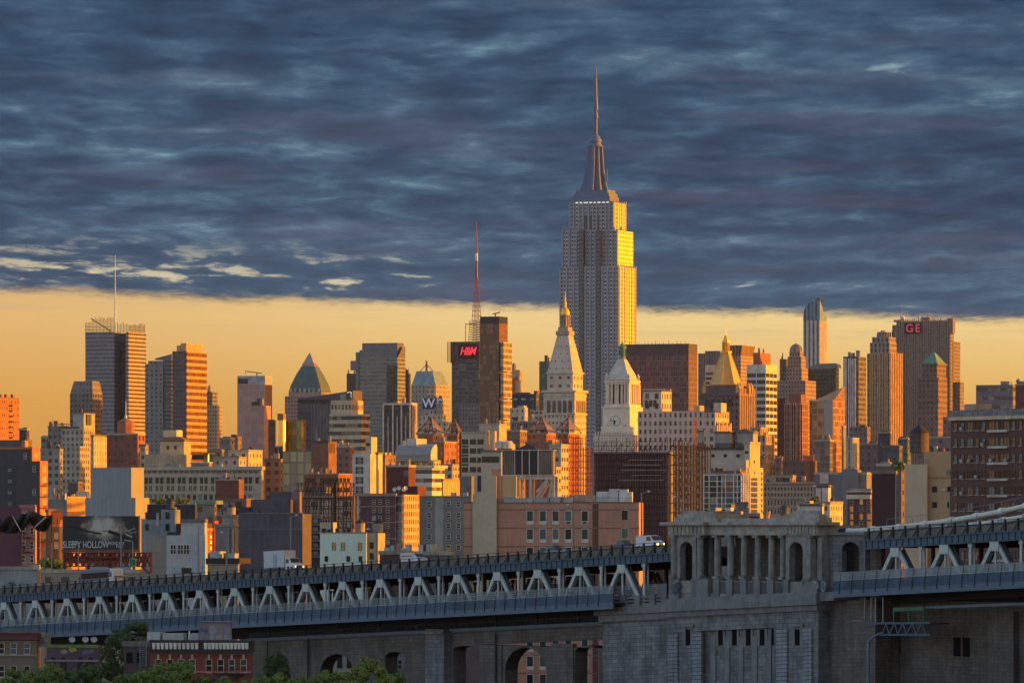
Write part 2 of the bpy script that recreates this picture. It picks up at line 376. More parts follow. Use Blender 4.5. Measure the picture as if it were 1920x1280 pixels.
# 2
b = B('office_tower', 'dark gridded tower with sloped top left of the rod crowned tower', 174, 5000)
g2 = GL((104, 98, 98), .55, .62, (30, 30, 38), (96, 92, 92), .25)
x = b.box('wall', g2, 131, 174, 192, 737, per=3.4, fl=4.4)
m, mi = b.mb('roof', GL((112, 106, 104), .3, .5, (30, 30, 38), (90, 90, 96), .2))
a = x; z1 = b.z(714); m.prism([(a[0]+.2, .2), (a[1]-.2, .2), (a[1]-.2, a[3]-.2), (a[0]+.2, a[3]-.2)], a[5], z1, [(a[0]+3, 2), (a[1]-1.5, 2), (a[1]-1.5, a[3]-3), (a[0]+3, a[3]-3)], 3.4, 5.5)
b.done()
# 3
b = B('apartment_building', 'orange lit brick apartment block at the left border with fire escapes', -2, 3400, 20, 'building')
b.box('wall', GL((150, 92, 62), .4, .42, (70, 60, 56), (170, 140, 110), .5), -30, -2, 36, 746, per=3.2, fl=4.0)
for q in (4, 14, 26): b.bx('roof_unit', S('brick_or', (150, 92, 62)), -2.2, -.6, b.ly(q), b.ly(q+4), b.z(747, 0, b.ly(q)), b.z(739, 0, b.ly(q)))
for y in range(762, 830, 10): b.bx('fire_escape', S('iron_black', (40, 38, 40)), .05, .9, b.ly(17), b.ly(22), b.z(y, 0, 20), b.z(y-3, 0, 20))
b.done()
# 4
b = B('apartment_tower', 'grey gridded tower with stepped and slanted roof beside the banded orange one', 318, 5500)
b.box('wall', GL((128, 122, 122), .4, .5, (40, 40, 50), (150, 146, 146), .4), 272, 306, 310, 682, per=4.5, fl=4.2)
b.box('wall', GL((128, 122, 122), .4, .5, (40, 40, 50), (150, 146, 146), .4), 278, 306, 309, 676, 682.2, yo=3, per=4.5, fl=4.2)
g4 = GL((116, 112, 114), 1.0, .5, (54, 54, 62), (96, 92, 92), .4)
x = b.box('wall', g4, 306.3, 322, 326, 674, yo=1.2, per=4, fl=4)
m, mi = b.mb('roof', S('roof_slab', (110, 106, 108)))
m.prism([(x[0]-9, 1.4), (x[1], 1.4), (x[1], 14), (x[0]-9, 14)], x[5], x[5]+1.2, None); m.face([(x[0]-9, 1.4, x[5]+1.2), (x[1], 1.4, x[5]+1.2), (x[1], 1.4, x[5]+5.5)]); m.face([(x[1], 14, x[5]+1.2), (x[0]-9, 14, x[5]+1.2), (x[1], 14, x[5]+5.5)]); m.face([(x[0]-9, 1.4, x[5]+1.2), (x[1], 1.4, x[5]+5.5), (x[1], 14, x[5]+5.5), (x[0]-9, 14, x[5]+1.2)]); m.face([(x[1], 1.4, x[5]+1.2), (x[1], 14, x[5]+1.2), (x[1], 14, x[5]+5.5), (x[1], 1.4, x[5]+5.5)])
b.done()
b = B('apartment_tower', 'dark glass tower whose right side glows in orange bands', 350, 5450)
b.box('wall', GL((86, 84, 96), .85, .6, (40, 42, 54), (80, 78, 86), .4), 323, 350, 350.4, 658, per=3, fl=4)
b.box('wall', GL((200, 132, 70), 1.0, .56, (84, 36, 22), (120, 60, 34), .45, gr=.45), 348, 350.1, 388, 658, per=4, fl=6.3)  # right side: orange sunlight painted into the band colours
m, mi = b.mb('penthouse', S('pent_tan', (178, 140, 100)))
m.box(-8, -2, 4, b.ly(383), b.z(660), b.z(643)); m.box(-12, -8.2, 4, 20, b.z(660), b.z(647))
b.done()
b = B('apartment_tower', 'narrow stepped tower tucked right of the orange banded one', 398, 5600)
b.box('wall', GREYOFF, 386, 398, 408, 734); b.box('wall', TANB, 388, 407, 417, 760, yo=-8); b.done()
# 5
b = B('office_tower', 'pinkish flat topped tower with pale parapet and roof crane', 497, 4800)
x = b.box('wall', GL((170, 136, 128), .94, .92, (208, 160, 150), (196, 150, 140), .3, gr=.5), 445, 497, 510, 720, per=5, fl=5)
m, mi = b.mb('parapet', S('pale_panel', (150, 152, 160))); m.box(x[0], x[1], 0, x[3], x[5], b.z(704))
m, mi = b.mb('dark_side', S('side_glass', (52, 46, 58), .3)); m.box(0, .25, .3, x[3]-.3, 0, x[5]-.5)
m, mi = b.mb('louver', ROOFD); m.box(b.lx(446), b.lx(465), -.15, .1, b.z(719), b.z(709))
m, mi = b.mb('crane', STEEL); z = b.z(704)
m.beam((b.lx(482, 5), 5, z), (b.lx(482, 5), 5, z+3), 1); m.beam((b.lx(461, 5), 5, z+4), (b.lx(491, 5), 5, z+2.2), .8); m.beam((b.lx(461, 5), 5, z+4), (b.lx(460, 5), 5, z+1.5), .4)
b.done()
b = B('office_tower', 'low pinkish block standing before the tower with the roof crane', 495, 4500)
b.box('wall', GL((166, 132, 122), .94, .92, (200, 152, 142), (190, 144, 130), .3, gr=.5), 459, 495, 508, 760, per=5, fl=5); b.done()
# 6 pyramid tower
b = B('office_tower', 'brown brick tower under a steep dark green pyramid roof with glass tip', 603, 6200)
b.box('wall', GL((146, 118, 108), .42, .55, (50, 46, 52), (150, 130, 120), .3), 534, 603, 622, 742, per=3.4, fl=4)
x = b.box('cornice', S('pyr_band', (150, 128, 118)), 541, 602, 621, 735, 742.2, yo=1.5, plain=True)
cu_ = S('copper_dark', (72, 92, 92), .6, .1)
m, mi = b.mb('roof', cu_); cxp, cyp = (x[0]+x[1])/2, (x[2]+x[3])/2
hw, hd = (x[1]-x[0])/2, (x[3]-x[2])/2
def ring(k): return [(cxp-hw*k, cyp-hd*k), (cxp+hw*k, cyp-hd*k), (cxp+hw*k, cyp+hd*k), (cxp-hw*k, cyp+hd*k)]
ks = [(1.0, 735), (.9, 722), (.62, 700), (.4, 686)]
for (k0, y0), (k1, y1) in zip(ks, ks[1:]): m.prism(ring(k0), b.z(y0, cxp), b.z(y1, cxp), ring(k1))
m, mi = b.mb('glass_tip', S('tip_glass', (150, 130, 124), .2, .2)); m.prism(ring(.36), b.z(686, cxp), b.z(681, cxp)); m.prism(ring(.34), b.z(681, cxp), b.z(660, cxp), ring(.01))
for i in range(7):
    q = cxp-hw*.85+i*hw*.283; b.bx('dormer', STONE_D, q-1.2, q+1.2, x[2]-.6, x[2]+1.5, b.z(735, q), b.z(728, q))
b.done()
# 7
b = B('office_tower', 'dark slant topped office slab with the white number 300 set upright', 658, 5200)
x = b.box('wall', GL((74, 70, 80), 1.0, .4, (42, 40, 50), (70, 66, 74), .4), 559, 620, 624, 748, per=4, fl=5)
b.box('wall', GL((92, 90, 100), .42, 1.0, (40, 40, 50), (120, 104, 96), .2), 583, 660, 664, 760, yo=-4, per=3.2, fl=4)
m, mi = b.mb('roof', S('slate_slope', (84, 78, 86))); l0, l1 = b.lx(559), b.lx(662)
za, zb, zc = b.z(747, l0), b.z(732, l1), b.z(756, l0)
for yy in (0, 22): pass
m.face([(l0, 0, zc), (l1, 0, zc), (l1, 0, zb), (l0, 0, za)]); m.face([(l1, 0, zc), (l1, 22, zc), (l1, 22, zb), (l1, 0, zb)]); m.face([(l0, 0, za), (l1, 0, zb), (l1, 22, zb), (l0, 22, za)]); m.face([(l0, 22, zc), (l0, 0, zc), (l0, 0, za), (l0, 22, za)]); m.face([(l1, 22, zc), (l0, 22, zc), (l0, 22, za), (l1, 22, zb)])
letters('sign_letters', '300', 6.3, EM('sign_white', (190, 190, 196), .25), b.root, (b.lx(656), -.2, b.z(743.5, b.lx(656))), (pi/2, -pi/2, 0), off=.08)
b.done()
# 8
b = B('office_tower', 'beige ribbon windowed office block stepped and lit orange at its corner', 661, 4000)
g8 = GL((172, 152, 128), 1.0, .5, (62, 56, 58), (140, 120, 100), .45, gr=.3)
b.box('wall', g8, 619, 659, 683, 776, yo=2, per=3, fl=5.4); b.box('wall', GL((172, 152, 128), .55, .34, (62, 56, 58), (120, 110, 100), .4), 620, 659, 681, 750, 776.2, yo=3.5, per=2.6, fl=9)
b.box('wall', g8, 617, 678, 694, 776, yo=-3, per=3, fl=5.4); b.done()
# 9
b = B('office_tower', 'broad green grey glass tower with a slanted dark top', 745, 5800)
g9 = GL((124, 126, 124), .94, .6, (96, 102, 104), (120, 124, 120), .5, gr=.18)
xx = b.box('wall', g9, 674, 745, 760, 671, per=3, fl=4)
l0, l1 = b.lx(674), 0; m, mi = b.mb('wall', g9)
za, zb = b.z(656, l0), b.z(671)
m.face([(l0, 0, zb), (l1, 0, zb), (l0, 0, za)], [(0, 0), (20, 0), (0, 6)], mi); m.face([(l0, 0, za), (0, 0, zb), (0, 12, zb), (l0, 12, za)], None, mi); m.face([(l0, 12, zb), (l0, 0, zb), (l0, 0, za), (l0, 12, za)], None, mi)
b.box('roof', S('slate_top', (92, 92, 102), .4), 679, 745, 757, 642.5, 672, yo=8, plain=True)
m, mi = b.mb('roof', S('slate_top', (92, 92, 102), .4)); dd = b.ly(760)
m.face([(0, 0, zb), (0, dd, zb), (0, dd, b.z(650, 0, dd)), (0, dd*.7, b.z(650, 0, dd))], None, 0)
b.box('annex', S('annex_grey', (116, 112, 112)), 657, 673, 673.5, 676, 694, yo=4, plain=True)
b.box('annex', S('annex_grey', (116, 112, 112)), 667, 673, 674.4, 660, 760, yo=6, plain=True)
b.box('dark_bay', DKGLASS, 725, 745, 745.2, 685, 760, yo=-.6, per=4, fl=4)
b.done()
b = B('office_tower', 'thin black tower showing left of the slant topped glass tower', 666, 6400)
b.box('wall', GL((60, 54, 64), .5, 1.0, (34, 32, 40), (70, 60, 66), .2), 650, 666, 674, 700); b.done()
b = B('office_tower', 'thin black tower showing right of the slant topped glass tower', 769, 6400)
b.box('wall', GL((62, 56, 66), .5, 1.0, (34, 32, 40), (70, 60, 66), .2), 756, 767, 770, 700); b.done()
# 10
b = B('office_tower', 'black glass office block striped by white stone piers', 770, 4200)
x = b.box('wall', GL((58, 56, 64), .8, .6, (34, 34, 42), (70, 62, 62), .4), 719, 770, 781, 759, per=4.6, fl=4.3)
m, mi = b.mb('pier', S('white_stone', (188, 172, 160)))
for q, yt in ((719, 756), (737, 760), (753, 760), (769, 756)): l = b.lx(q); m.box(l-.5, l+.6, -.7, .1, 0, b.z(yt, l))
for q in (728, 745, 761): l = b.lx(q); m.box(l-.3, l+.3, -.5, .1, 0, b.z(780, l))
for q in (773, 777, 780): l = b.ly(q); m.box(-.1, .6, l-.7, l+.7, 0, b.z(759, 0, l))
m.box(x[0], x[1]+.5, -.7, x[3], x[5], b.z(755)); b.done()
# 11
b = B('hotel_tower', 'stone hotel tower with a green glass mansard and a tripod antenna', 818, 5000, cat='hotel')
x = b.box('wall', GL((146, 138, 130), .3, .5, (70, 68, 72), (130, 120, 112), .3), 771, 817, 842, 721, per=3.4, fl=4)
m, mi = b.mb('roof', S('mansard_glass', (112, 132, 136), .25)); a = x
m.prism([(a[0]+.4, .4), (a[1]-.4, .4), (a[1]-.4, a[3]-.4), (a[0]+.4, a[3]-.4)], a[5], b.z(695), [(a[0]+3, 5), (a[1]-5, 5), (a[1]-5, a[3]-5), (a[0]+3, a[3]-5)])
m, mi = b.mb('glazed_bay', GL((176, 156, 134), .8, .7, (150, 130, 110), (190, 160, 130), .5)); m.box(b.lx(801), b.lx(815), -.8, .1, b.z(746), b.z(722), 3, 4, mi)
m, mi = b.mb('antenna', REDSTEEL); l = b.lx(800, 8); z0 = b.z(695); z1 = b.z(675)
m.tube((l, 8, z0), (l, 8, z1), 1.2, .8)
for q in (-6, 6): m.beam((l+q, 8, z0), (l, 8, z1-3), .5)
b.done()
b = B('hotel_building', 'cream stone hotel with stepped roof carrying purple signs with a white W', 812, 4700, cat='hotel')
cs = GL((178, 166, 150), .35, .5, (50, 48, 54), (150, 140, 130), .2)
b.box('wall', cs, 790, 828, 836, 778, per=4, fl=4.4); b.box('wall', cs, 805, 828, 832, 755, 778.3, yo=3, per=4, fl=4.4); b.box('wall', cs, 783, 838, 848, 790, yo=-6, per=4, fl=4.4)
pur = S('sign_purple', (54, 46, 86), .6); m, mi = b.mb('sign_board', pur); sw = EM('sign_w', (168, 166, 184), .1)
l0, l1 = b.lx(792, -7), b.lx(816, -7); m.box(l0, l1, -7.4, -6.9, b.z(767), b.z(746)); l2, l3 = b.lx(821, -7), b.lx(830, -7); m.box(l2, l3, -7.4, -6.9, b.z(755), b.z(746))
m, mi = b.mb('sign_post', STEEL)
for q in (l0+1, l1-1, l2+1, l3-1): m.box(q-.2, q+.2, -6.9, -6.5, b.z(792), b.z(750))
letters('sign_letters', 'W', 10.5, sw, b.root, ((l0+l1)/2, -7.5, b.z(756.5)), off=.15); letters('sign_letters', 'W', 4.5, sw, b.root, ((l2+l3)/2, -7.5, b.z(750.5)), off=.06)
b.done()
# 12
b = B('office_tower', 'blue grey glass tower with red roof letters and a tall lattice antenna', 899, 6000)
x = b.box('wall', GL((84, 84, 94), .86, .7, (46, 50, 62), (96, 92, 94), .4, gr=.2), 847, 899, 906, 680, per=4, fl=4.2)
b.box('wall', GL((62, 66, 80), .9, .85, (44, 52, 66), (66, 72, 84), .5, gr=.2), 845, 899, 904, 640, 680, yo=-.5, per=3, fl=3)
b.box('wall', GL((110, 106, 112), .5, .66, (44, 42, 50), (110, 100, 100), .25), 861, 899, 905, 757, yo=-6, per=3.2, fl=4.4)
m, mi = b.mb('sign_frame', REDSTEEL)
for q in range(839, 853, 3):
    l = b.lx(q, -1.4); m.box(l-.25, l+.25, -1.6, -1.2, b.z(679, l), b.z(641, l))
for q in range(641, 680, 4): m.box(b.lx(839), b.lx(852), -1.6, -1.3, b.z(q), b.z(q)+.4)
m, mi = b.mb('sign_board', S('sign_black', (30, 28, 34))); m.box(b.lx(860), b.lx(896), -1.2, -.5, b.z(672), b.z(645))
letters('sign_letters', 'H&M', 11.4, EM('sign_red', (215, 30, 50), .4), b.root, (b.lx(878), -1.5, b.z(658.5)), shear=.3, off=.28, sx=.78, sp=.82)
m, mi = b.mb('antenna', REDSTEEL); l = b.lx(893.5, 10); yy = 10; zb, z1, z2, z3 = b.z(640), b.z(600), b.z(560), b.z(415)
for a_, h0, h1, w0, w1 in ((0, zb, z1, 6.5, 5.5), (0, z1, b.z(520), 3.6, 1.4)):
    n = 9
    for i in range(n):
        za, zc = h0+(h1-h0)*i/n, h0+(h1-h0)*(i+1)/n; wa = w0+(w1-w0)*i/n; wc = w0+(w1-w0)*(i+1)/n
        for sx_, sy_ in ((-1, -1), (1, -1), (1, 1), (-1, 1)): m.beam((l+sx_*wa, yy+sy_*wa, za), (l+sx_*wc, yy+sy_*wc, zc), .45)
        for sy_ in (-1, 1): m.beam((l-wa, yy+sy_*wa, za), (l+wc, yy+sy_*wc, zc), .3); m.beam((l+wa, yy+sy_*wa, za), (l-wc, yy+sy_*wc, zc), .3); m.beam((l-wa, yy+sy_*wa, za), (l+wa, yy+sy_*wa, za), .35)
m.tube((l, yy, b.z(522)), (l, yy, b.z(470)), 1.5, 1.2); m.tube((l, yy, b.z(470)), (l, yy, z3), .9, .25)
m.beam((b.lx(873, 4), 4, b.z(640)), (b.lx(873, 4), 4, b.z(606)), .6); m.beam((b.lx(873, 4), 4, b.z(607)), (b.lx(893, 4), 4, b.z(607)), .8)
m, mi = b.mb('antenna_band', WHITEP); m.tube((l, yy, b.z(488)), (l, yy, b.z(474)), 1.6, 1.5)
b.done()
# 13
b = B('apartment_tower', 'slender bronze glass tower with a black cap and stacked lit side volume', 936, 4000)
brz = GL((112, 82, 68), .93, .86, (132, 92, 72), (152, 106, 80), .45, gr=.32, metal=.2)
x = b.box('wall', brz, 900, 936, 952, 606, per=2.2, fl=3.6)
m, mi = b.mb('parapet', S('cap_black', (34, 36, 48), .4)); m.box(x[0], x[1], 0, x[3], x[5], b.z(593))
gs = GL((176, 150, 124), .94, .6, (140, 120, 104), (196, 160, 120), .5, gr=.25, metal=.1)
for yt, yb in ((641, 696), (698.5, 746), (749, 786)): b.box('side_volume', gs, 938.5, 944.2, 960, yt, yb, yo=-1.5, per=2.4, fl=4)
b.box('side_volume', gs, 938.5, 944.2, 960, 789, yo=-1.5, per=2.4, fl=4)
m, mi = b.mb('crane', REDSTEEL); z = b.z(593); m.beam((b.lx(929, 3), 3, z), (b.lx(929, 3), 3, z+2.4), .7); m.beam((b.lx(924, 3), 3, z+1.8), (b.lx(938, 3), 3, z+3), .7); b.done()
# 14
b = B('office_tower', 'small beige tower peeking out right of the bronze glass tower', 972, 5600)
b.box('wall', S('beige_panel', (160, 138, 118)), 956, 973, 980, 693, plain=True)
m, mi = b.mb('window_strip', S('orange_glass', (140, 74, 40), .3)); m.box(b.lx(961), b.lx(966), -.2, .1, b.z(740), b.z(708)); m.box(b.lx(966.4), b.lx(972), -.2, .1, b.z(713), b.z(706)); b.done()
b = B('office_building', 'low navy blue block with white strip windows between bronze tower and campanile', 1008, 4900)
b.box('wall', GL((52, 52, 70), .5, .16, (150, 150, 156), (190, 188, 186), .4), 958, 1005, 1011, 738, per=8, fl=9)
m, mi = b.mb('roof_unit', S('brown_unit', (110, 74, 58))); m.box(b.lx(1001, 3), b.lx(1007, 3), 3, 10, b.z(738), b.z(732)); m.box(b.lx(966, 3), b.lx(990, 3), 3, 10, b.z(738), b.z(735)); b.done()
b = B('office_tower', 'green glass slab rising behind the left edge of the campanile', 1030, 5400)
b.box('wall', GL((66, 104, 96), .9, .8, (58, 96, 92), (80, 120, 110), .4, gr=.2), 1011, 1030, 1038, 677, per=3, fl=4); b.done()
b = B('office_building', 'cream block with domed roof hut right of the bronze glass tower', 986, 3800)
b.box('wall', GL((178, 158, 136), .3, .4, (60, 56, 60), (150, 130, 110), .3), 956, 984, 990, 764, per=4, fl=4.5); b.box('roof_unit', S('roof_tan', (150, 138, 124)), 970, 982, 988, 760, 764.2, yo=3, plain=True); b.done()
b = B('office_building', 'low cream office strip left of the campanile base', 1018, 4500)
b.box('wall', GL((166, 150, 132), .7, .4, (54, 52, 58), (120, 112, 106), .3), 994, 1018, 1026, 769, per=4, fl=4); b.done()
b = B('office_building', 'broad plain grey block below the navy block', 1000, 3500)
b.box('wall', GREYOFF, 958, 1002, 1009, 790, per=4, fl=4.5); b.done()
# ---------------- landmark towers
MARB = S('marble_warm', (184, 166, 152))
# 15 campanile
b = B('clock_tower', 'pale stone campanile with steep pyramid roof and small gold cupola', 1077.5, 4300, cat='tower')
mg = GL((184, 166, 152), .34, .4, (56, 54, 58), (120, 116, 112), .3, amt=.2)
x = b.box('wall', mg, 1019, 1077.5, 1099, 775, per=3.2, fl=4.6)
xa = b.box('wall', MARB, 1019, 1077.5, 1099, 732, 775, plain=True)
m, mi = b.mb('arch_window', GLASSB)
def arch(m, x0, x1, z0, z1, y, mi=0, face='f', dep=.3, n=8):
    """round-headed panel standing dep proud of a face"""
    c_, r = (x0+x1)/2, (x1-x0)/2; pts = [(x0, z0), (x1, z0)]+[(c_+r*cos(pi*i/n), z1-r+r*sin(pi*i/n)) for i in range(n+1)]
    if face == 'f':
        m.face([(p, y-dep, q) for p, q in pts], None, mi)
        for (p, q), (p2, q2) in zip(pts, pts[1:]+pts[:1]): m.face([(p, y, q), (p2, y, q2), (p2, y-dep, q2), (p, y-dep, q)], None, mi)
    else:
        m.face([(y+dep, p, q) for p, q in pts], None, mi)
        for (p, q), (p2, q2) in zip(pts, pts[1:]+pts[:1]): m.face([(y, p, q), (y, p2, q2), (y+dep, p2, q2), (y+dep, p, q)], None, mi)
b.parts.pop('arch_window')
for i in range(5):
    q = 1029+i*10; m = MB(); arch(m, b.lx(q-3.2), b.lx(q+3.2), b.z(773), b.z(750), -.02); m.build('arch_window', S('arch_shade', (92, 84, 80)), b.root)
for i in range(5):
    q = 1080.5+i*3.7; m = MB(); arch(m, b.ly(q), b.ly(q+2.2), b.z(773), b.z(750), .02, face='r'); m.build('arch_window', S('arch_shade', (92, 84, 80)), b.root)
m, mi = b.mb('cornice', MARB)
for y0, y1, e in ((735, 731, 1.3), (742, 740, .5), (777, 774.5, .8)): m.box(xa[0]-e, e, -e, xa[3]+e, b.z(y0), b.z(y1))
xu = b.box('wall', GL((184, 166, 152), .34, .34, (60, 56, 60), (120, 116, 112), .3, amt=.2), 1026, 1074, 1093, 700, 731, yo=3.5, per=7, fl=6)
m.box(xu[0]-.8, xu[1]+.8, xu[2]-.8, xu[3]+.8, b.z(700), b.z(697))
def sq(cx, cy, hw, hd): return [(cx-hw, cy-hd), (cx+hw, cy-hd), (cx+hw, cy+hd), (cx-hw, cy+hd)]
cx, cy = (xu[0]+xu[1])/2, (xu[2]+xu[3])/2; hw, hd = (xu[1]-xu[0])/2, (xu[3]-xu[2])/2
hw2 = hw*.44; hd2 = hd*.44
m, mi = b.mb('roof', GL((184, 166, 152), .16, .2, (70, 62, 62), (90, 80, 76), .3, amt=.2)); m.prism(sq(cx, cy, hw, hd), b.z(697), b.z(627), sq(cx, cy, hw2, hd2), 5, 5.4, mi)
m, mi = b.mb('gallery', S('gallery_stone', (150, 138, 126)))
m.prism(sq(cx, cy, hw2*1.18, hd2*1.18), b.z(627), b.z(619)); m.prism(sq(cx, cy, hw2*.9, hd2*.9), b.z(619), b.z(612))
for i in range(12):
    a = 2*pi*i/12; m.tube((cx+cos(a)*3.5, cy+sin(a)*3.5, b.z(612)), (cx+cos(a)*3.5, cy+sin(a)*3.5, b.z(591)), .55, .55, 6)
m.lathe(cx, cy, [(2.5, b.z(612)), (2.5, b.z(590)), (4.3, b.z(590)), (4.3, b.z(588))], 12)
m, mi = b.mb('cupola', GOLD); zz = lambda y: b.z(y)
m.lathe(cx, cy, [(3.4, zz(588)), (3.4, zz(585)), (3.1, zz(581)), (2.3, zz(577)), (1.2, zz(574)), (1.0, zz(571)), (1.1, zz(569)), (1.1, zz(565)), (.5, zz(563)), (.6, zz(559)), (.3, zz(555)), (.05, zz(542))], 14); b.done()
# 16 tallest tower
b = B('skyscraper', 'tallest skyscraper with stepped top, mast and antenna, sunlit gold on one side', 1160, 5300, cat='skyscraper')
eg = GL((136, 137, 147), .5, .46, (20, 16, 24), (70, 66, 70), .3, sp=(172, 168, 170), amt=.15)
ed = GL((112, 110, 116), .7, .52, (40, 40, 50), (96, 94, 98), .3, sp=(96, 94, 98), amt=.15)
E_S = S('esb_stone', (140, 140, 148), .7, 0, .15)
er = GL((226, 214, 86), .5, .6, (190, 140, 30), (215, 170, 60), .5, sp=(230, 216, 80), amt=.15, gr=.35)  # right-side facade copy with the gold sunlight in its colours
W0, W1 = b.lx(1050), b.lx(1089); W2 = b.lx(1122)
def wing(xa, xb, x1, yt, yb, yo, mat=eg):
    return b.box('wall', mat, xa, xb, x1, yt, yb, yo=yo, per=2.9, fl=3.75)
t1 = wing(1050, 1160, 1192, 500, None, 0)            # lower shaft
wing(1054.6, 1157.8, 1186.5, 431.5, 500, 4); t3 = wing(1068, 1150.5, 1173.5, 379, 431.5, 8)
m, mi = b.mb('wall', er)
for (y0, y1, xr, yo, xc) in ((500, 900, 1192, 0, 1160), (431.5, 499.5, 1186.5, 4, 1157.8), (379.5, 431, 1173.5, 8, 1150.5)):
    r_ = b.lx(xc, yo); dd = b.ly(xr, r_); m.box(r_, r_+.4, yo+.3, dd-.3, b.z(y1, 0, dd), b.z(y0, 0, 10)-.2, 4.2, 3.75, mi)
# recesses between wings: proud strips, their shade painted as darker wall colour
m, mi = b.mb('wall', ed)
for xa, yt, yo in ((1092.5, 431.5, 3.4), (1124.5, 431.5, 3.4)):
    l = b.lx(xa, yo); m.box(l-2.2, l+2.2, -.1 if False else -1.2, 4.2, 0, b.z(yt, l, yo), 2.2, 3.75, mi)
m, mi = b.mb('pier', E_S)
for xa, yt, y_b, yo in [(q, 500, 900, 0) for q in (1050.8, 1063, 1076, 1087.5, 1098, 1107, 1116, 1129, 1140, 1150, 1159.3)]+[(q, 431.5, 500, 4) for q in (1055.4, 1068, 1081, 1087.5, 1099, 1107.5, 1116, 1128, 1138, 1148, 1157)]+[(q, 379, 431.5, 8) for q in (1069, 1076, 1086, 1093.5, 1104, 1112, 1119, 1128, 1136, 1143, 1149.8)]:
    l = b.lx(xa, yo); m.box(l-.7, l+.7, yo-.9, yo+.1, b.z(y_b, l), b.z(yt, l)+.8)
for xr, yt, y_b, xo in [(q, 500, 900, 0) for q in (1161, 1165.5, 1170, 1174.5, 1179, 1183.5, 1188, 1191)]+[(q, 379, 431.5, b.lx(1150.5, 8)) for q in (1152, 1156, 1160.5, 1165, 1169, 1172.6)]:
    l = b.ly(xr, xo); m.box(xo-.1, xo+.9, l-.8, l+.8, b.z(y_b, xo, l), b.z(yt, xo, l))
for xa in (1057, 1062, 1152, 1165): # shoulder urns
    l = b.lx(xa, 6); m.box(l-.8, l+.8, 5, 6.4, b.z(432), b.z(425))
# arched bays at the shaft head
for q in (1097.5, 1108.5, 1120):
    m2 = MB(); arch(m2, b.lx(q-3, 8), b.lx(q+3, 8), b.z(432, 0, 8), b.z(402, 0, 8), 7.95, dep=.5); m2.build('arch_window', S('esb_bay', (70, 68, 76), .4), b.root)
m, mi = b.mb('light_ring', EM('deck_light', (226, 222, 206), .2)); m.box(t3[0]+6, t3[1]-5, 7.4, 9, b.z(379), b.z(376.6))
m, mi = b.mb('crown', S('crown_metal', (90, 102, 128), .6, 0, .15))
cx, cy = b.lx(1117, 22), 22
for hx, y0, y1 in ((18.2, 379, 370), (17.2, 370, 364), (15.5, 364, 357.5)): m.prism(sq(cx, cy, hx, hx*.72), b.z(y0, cx, cy), b.z(y1, cx, cy))
prof = [(12.2, 357.5), (10.2, 345), (8.8, 330), (7.8, 310), (7.1, 290), (6.8, 275)]
m, mi = b.mb('mast', S('mast_metal', (88, 102, 132), .6, 0, .15))
for (r0, y0), (r1, y1) in zip(prof, prof[1:]): m.prism(sq(cx, cy, r0*.62, r0*.62), b.z(y0, cx, cy), b.z(y1, cx, cy), sq(cx, cy, r1*.62, r1*.62))
for (r0, y0), (r1, y1) in zip(prof, prof[1:]):
    for sx_, sy_ in ((-1, 0), (1, 0), (0, -1), (0, 1)):   # wing buttresses
        def qd(r): 
            a = (cx+sx_*r, cy+sy_*r*.72); t_ = 1.1
            return [(a[0]-(t_ if sx_ == 0 else r*.4), a[1]-(t_ if sy_ == 0 else r*.4)), (a[0]+(t_ if sx_ == 0 else r*.1), a[1]-(t_ if sy_ == 0 else r*.4)), (a[0]+(t_ if sx_ == 0 else r*.1), a[1]+(t_ if sy_ == 0 else r*.1)), (a[0]-(t_ if sx_ == 0 else r*.4), a[1]+(t_ if sy_ == 0 else r*.1))]
        m.prism(qd(r0*.9), b.z(y0, cx, cy), b.z(y1, cx, cy), qd(r1*.9))
zc = lambda y: b.z(y, cx, cy)
m.lathe(cx, cy, [(5.2, zc(277)), (6.0, zc(275)), (6.2, zc(272)), (4.9, zc(271)), (5.0, zc(267)), (5.6, zc(266)), (5.4, zc(262)), (4.0, zc(259)), (4.2, zc(257)), (2.4, zc(254)), (1.6, zc(252))], 16)
m, mi = b.mb('antenna', S('antenna_pink', (84, 94, 124), .6))
for r0, y0, y1 in ((1.9, 254, 222), (2.7, 222, 214), (1.8, 214, 206), (2.3, 206, 182), (1.5, 182, 178), (1.5, 178, 148), (.8, 148, 127)): m.tube((cx, cy, zc(y0)), (cx, cy, zc(y1)), r0, r0*.85, 8)
R = random.Random(5)
for i in range(16):
    y_ = 250-i*4.4; m.box(cx-2.2, cx+2.2, cy-.2, cy+.2, zc(y_), zc(y_)+.5)
m.tube((b.lx(1138.5, 16), 16, zc(342)), (b.lx(1138.5, 16), 16, zc(318)), .5, .3); m.tube((b.lx(1134.5, 16), 16, zc(345)), (b.lx(1134.5, 16), 16, zc(325)), .8, .6)
for i in range(14):
    q = 1078+i*6; m.tube((b.lx(q, 9), 9, b.z(379)), (b.lx(q, 9), 9, b.z(374-R.random()*6)), .18, .1, 4)
b.done()
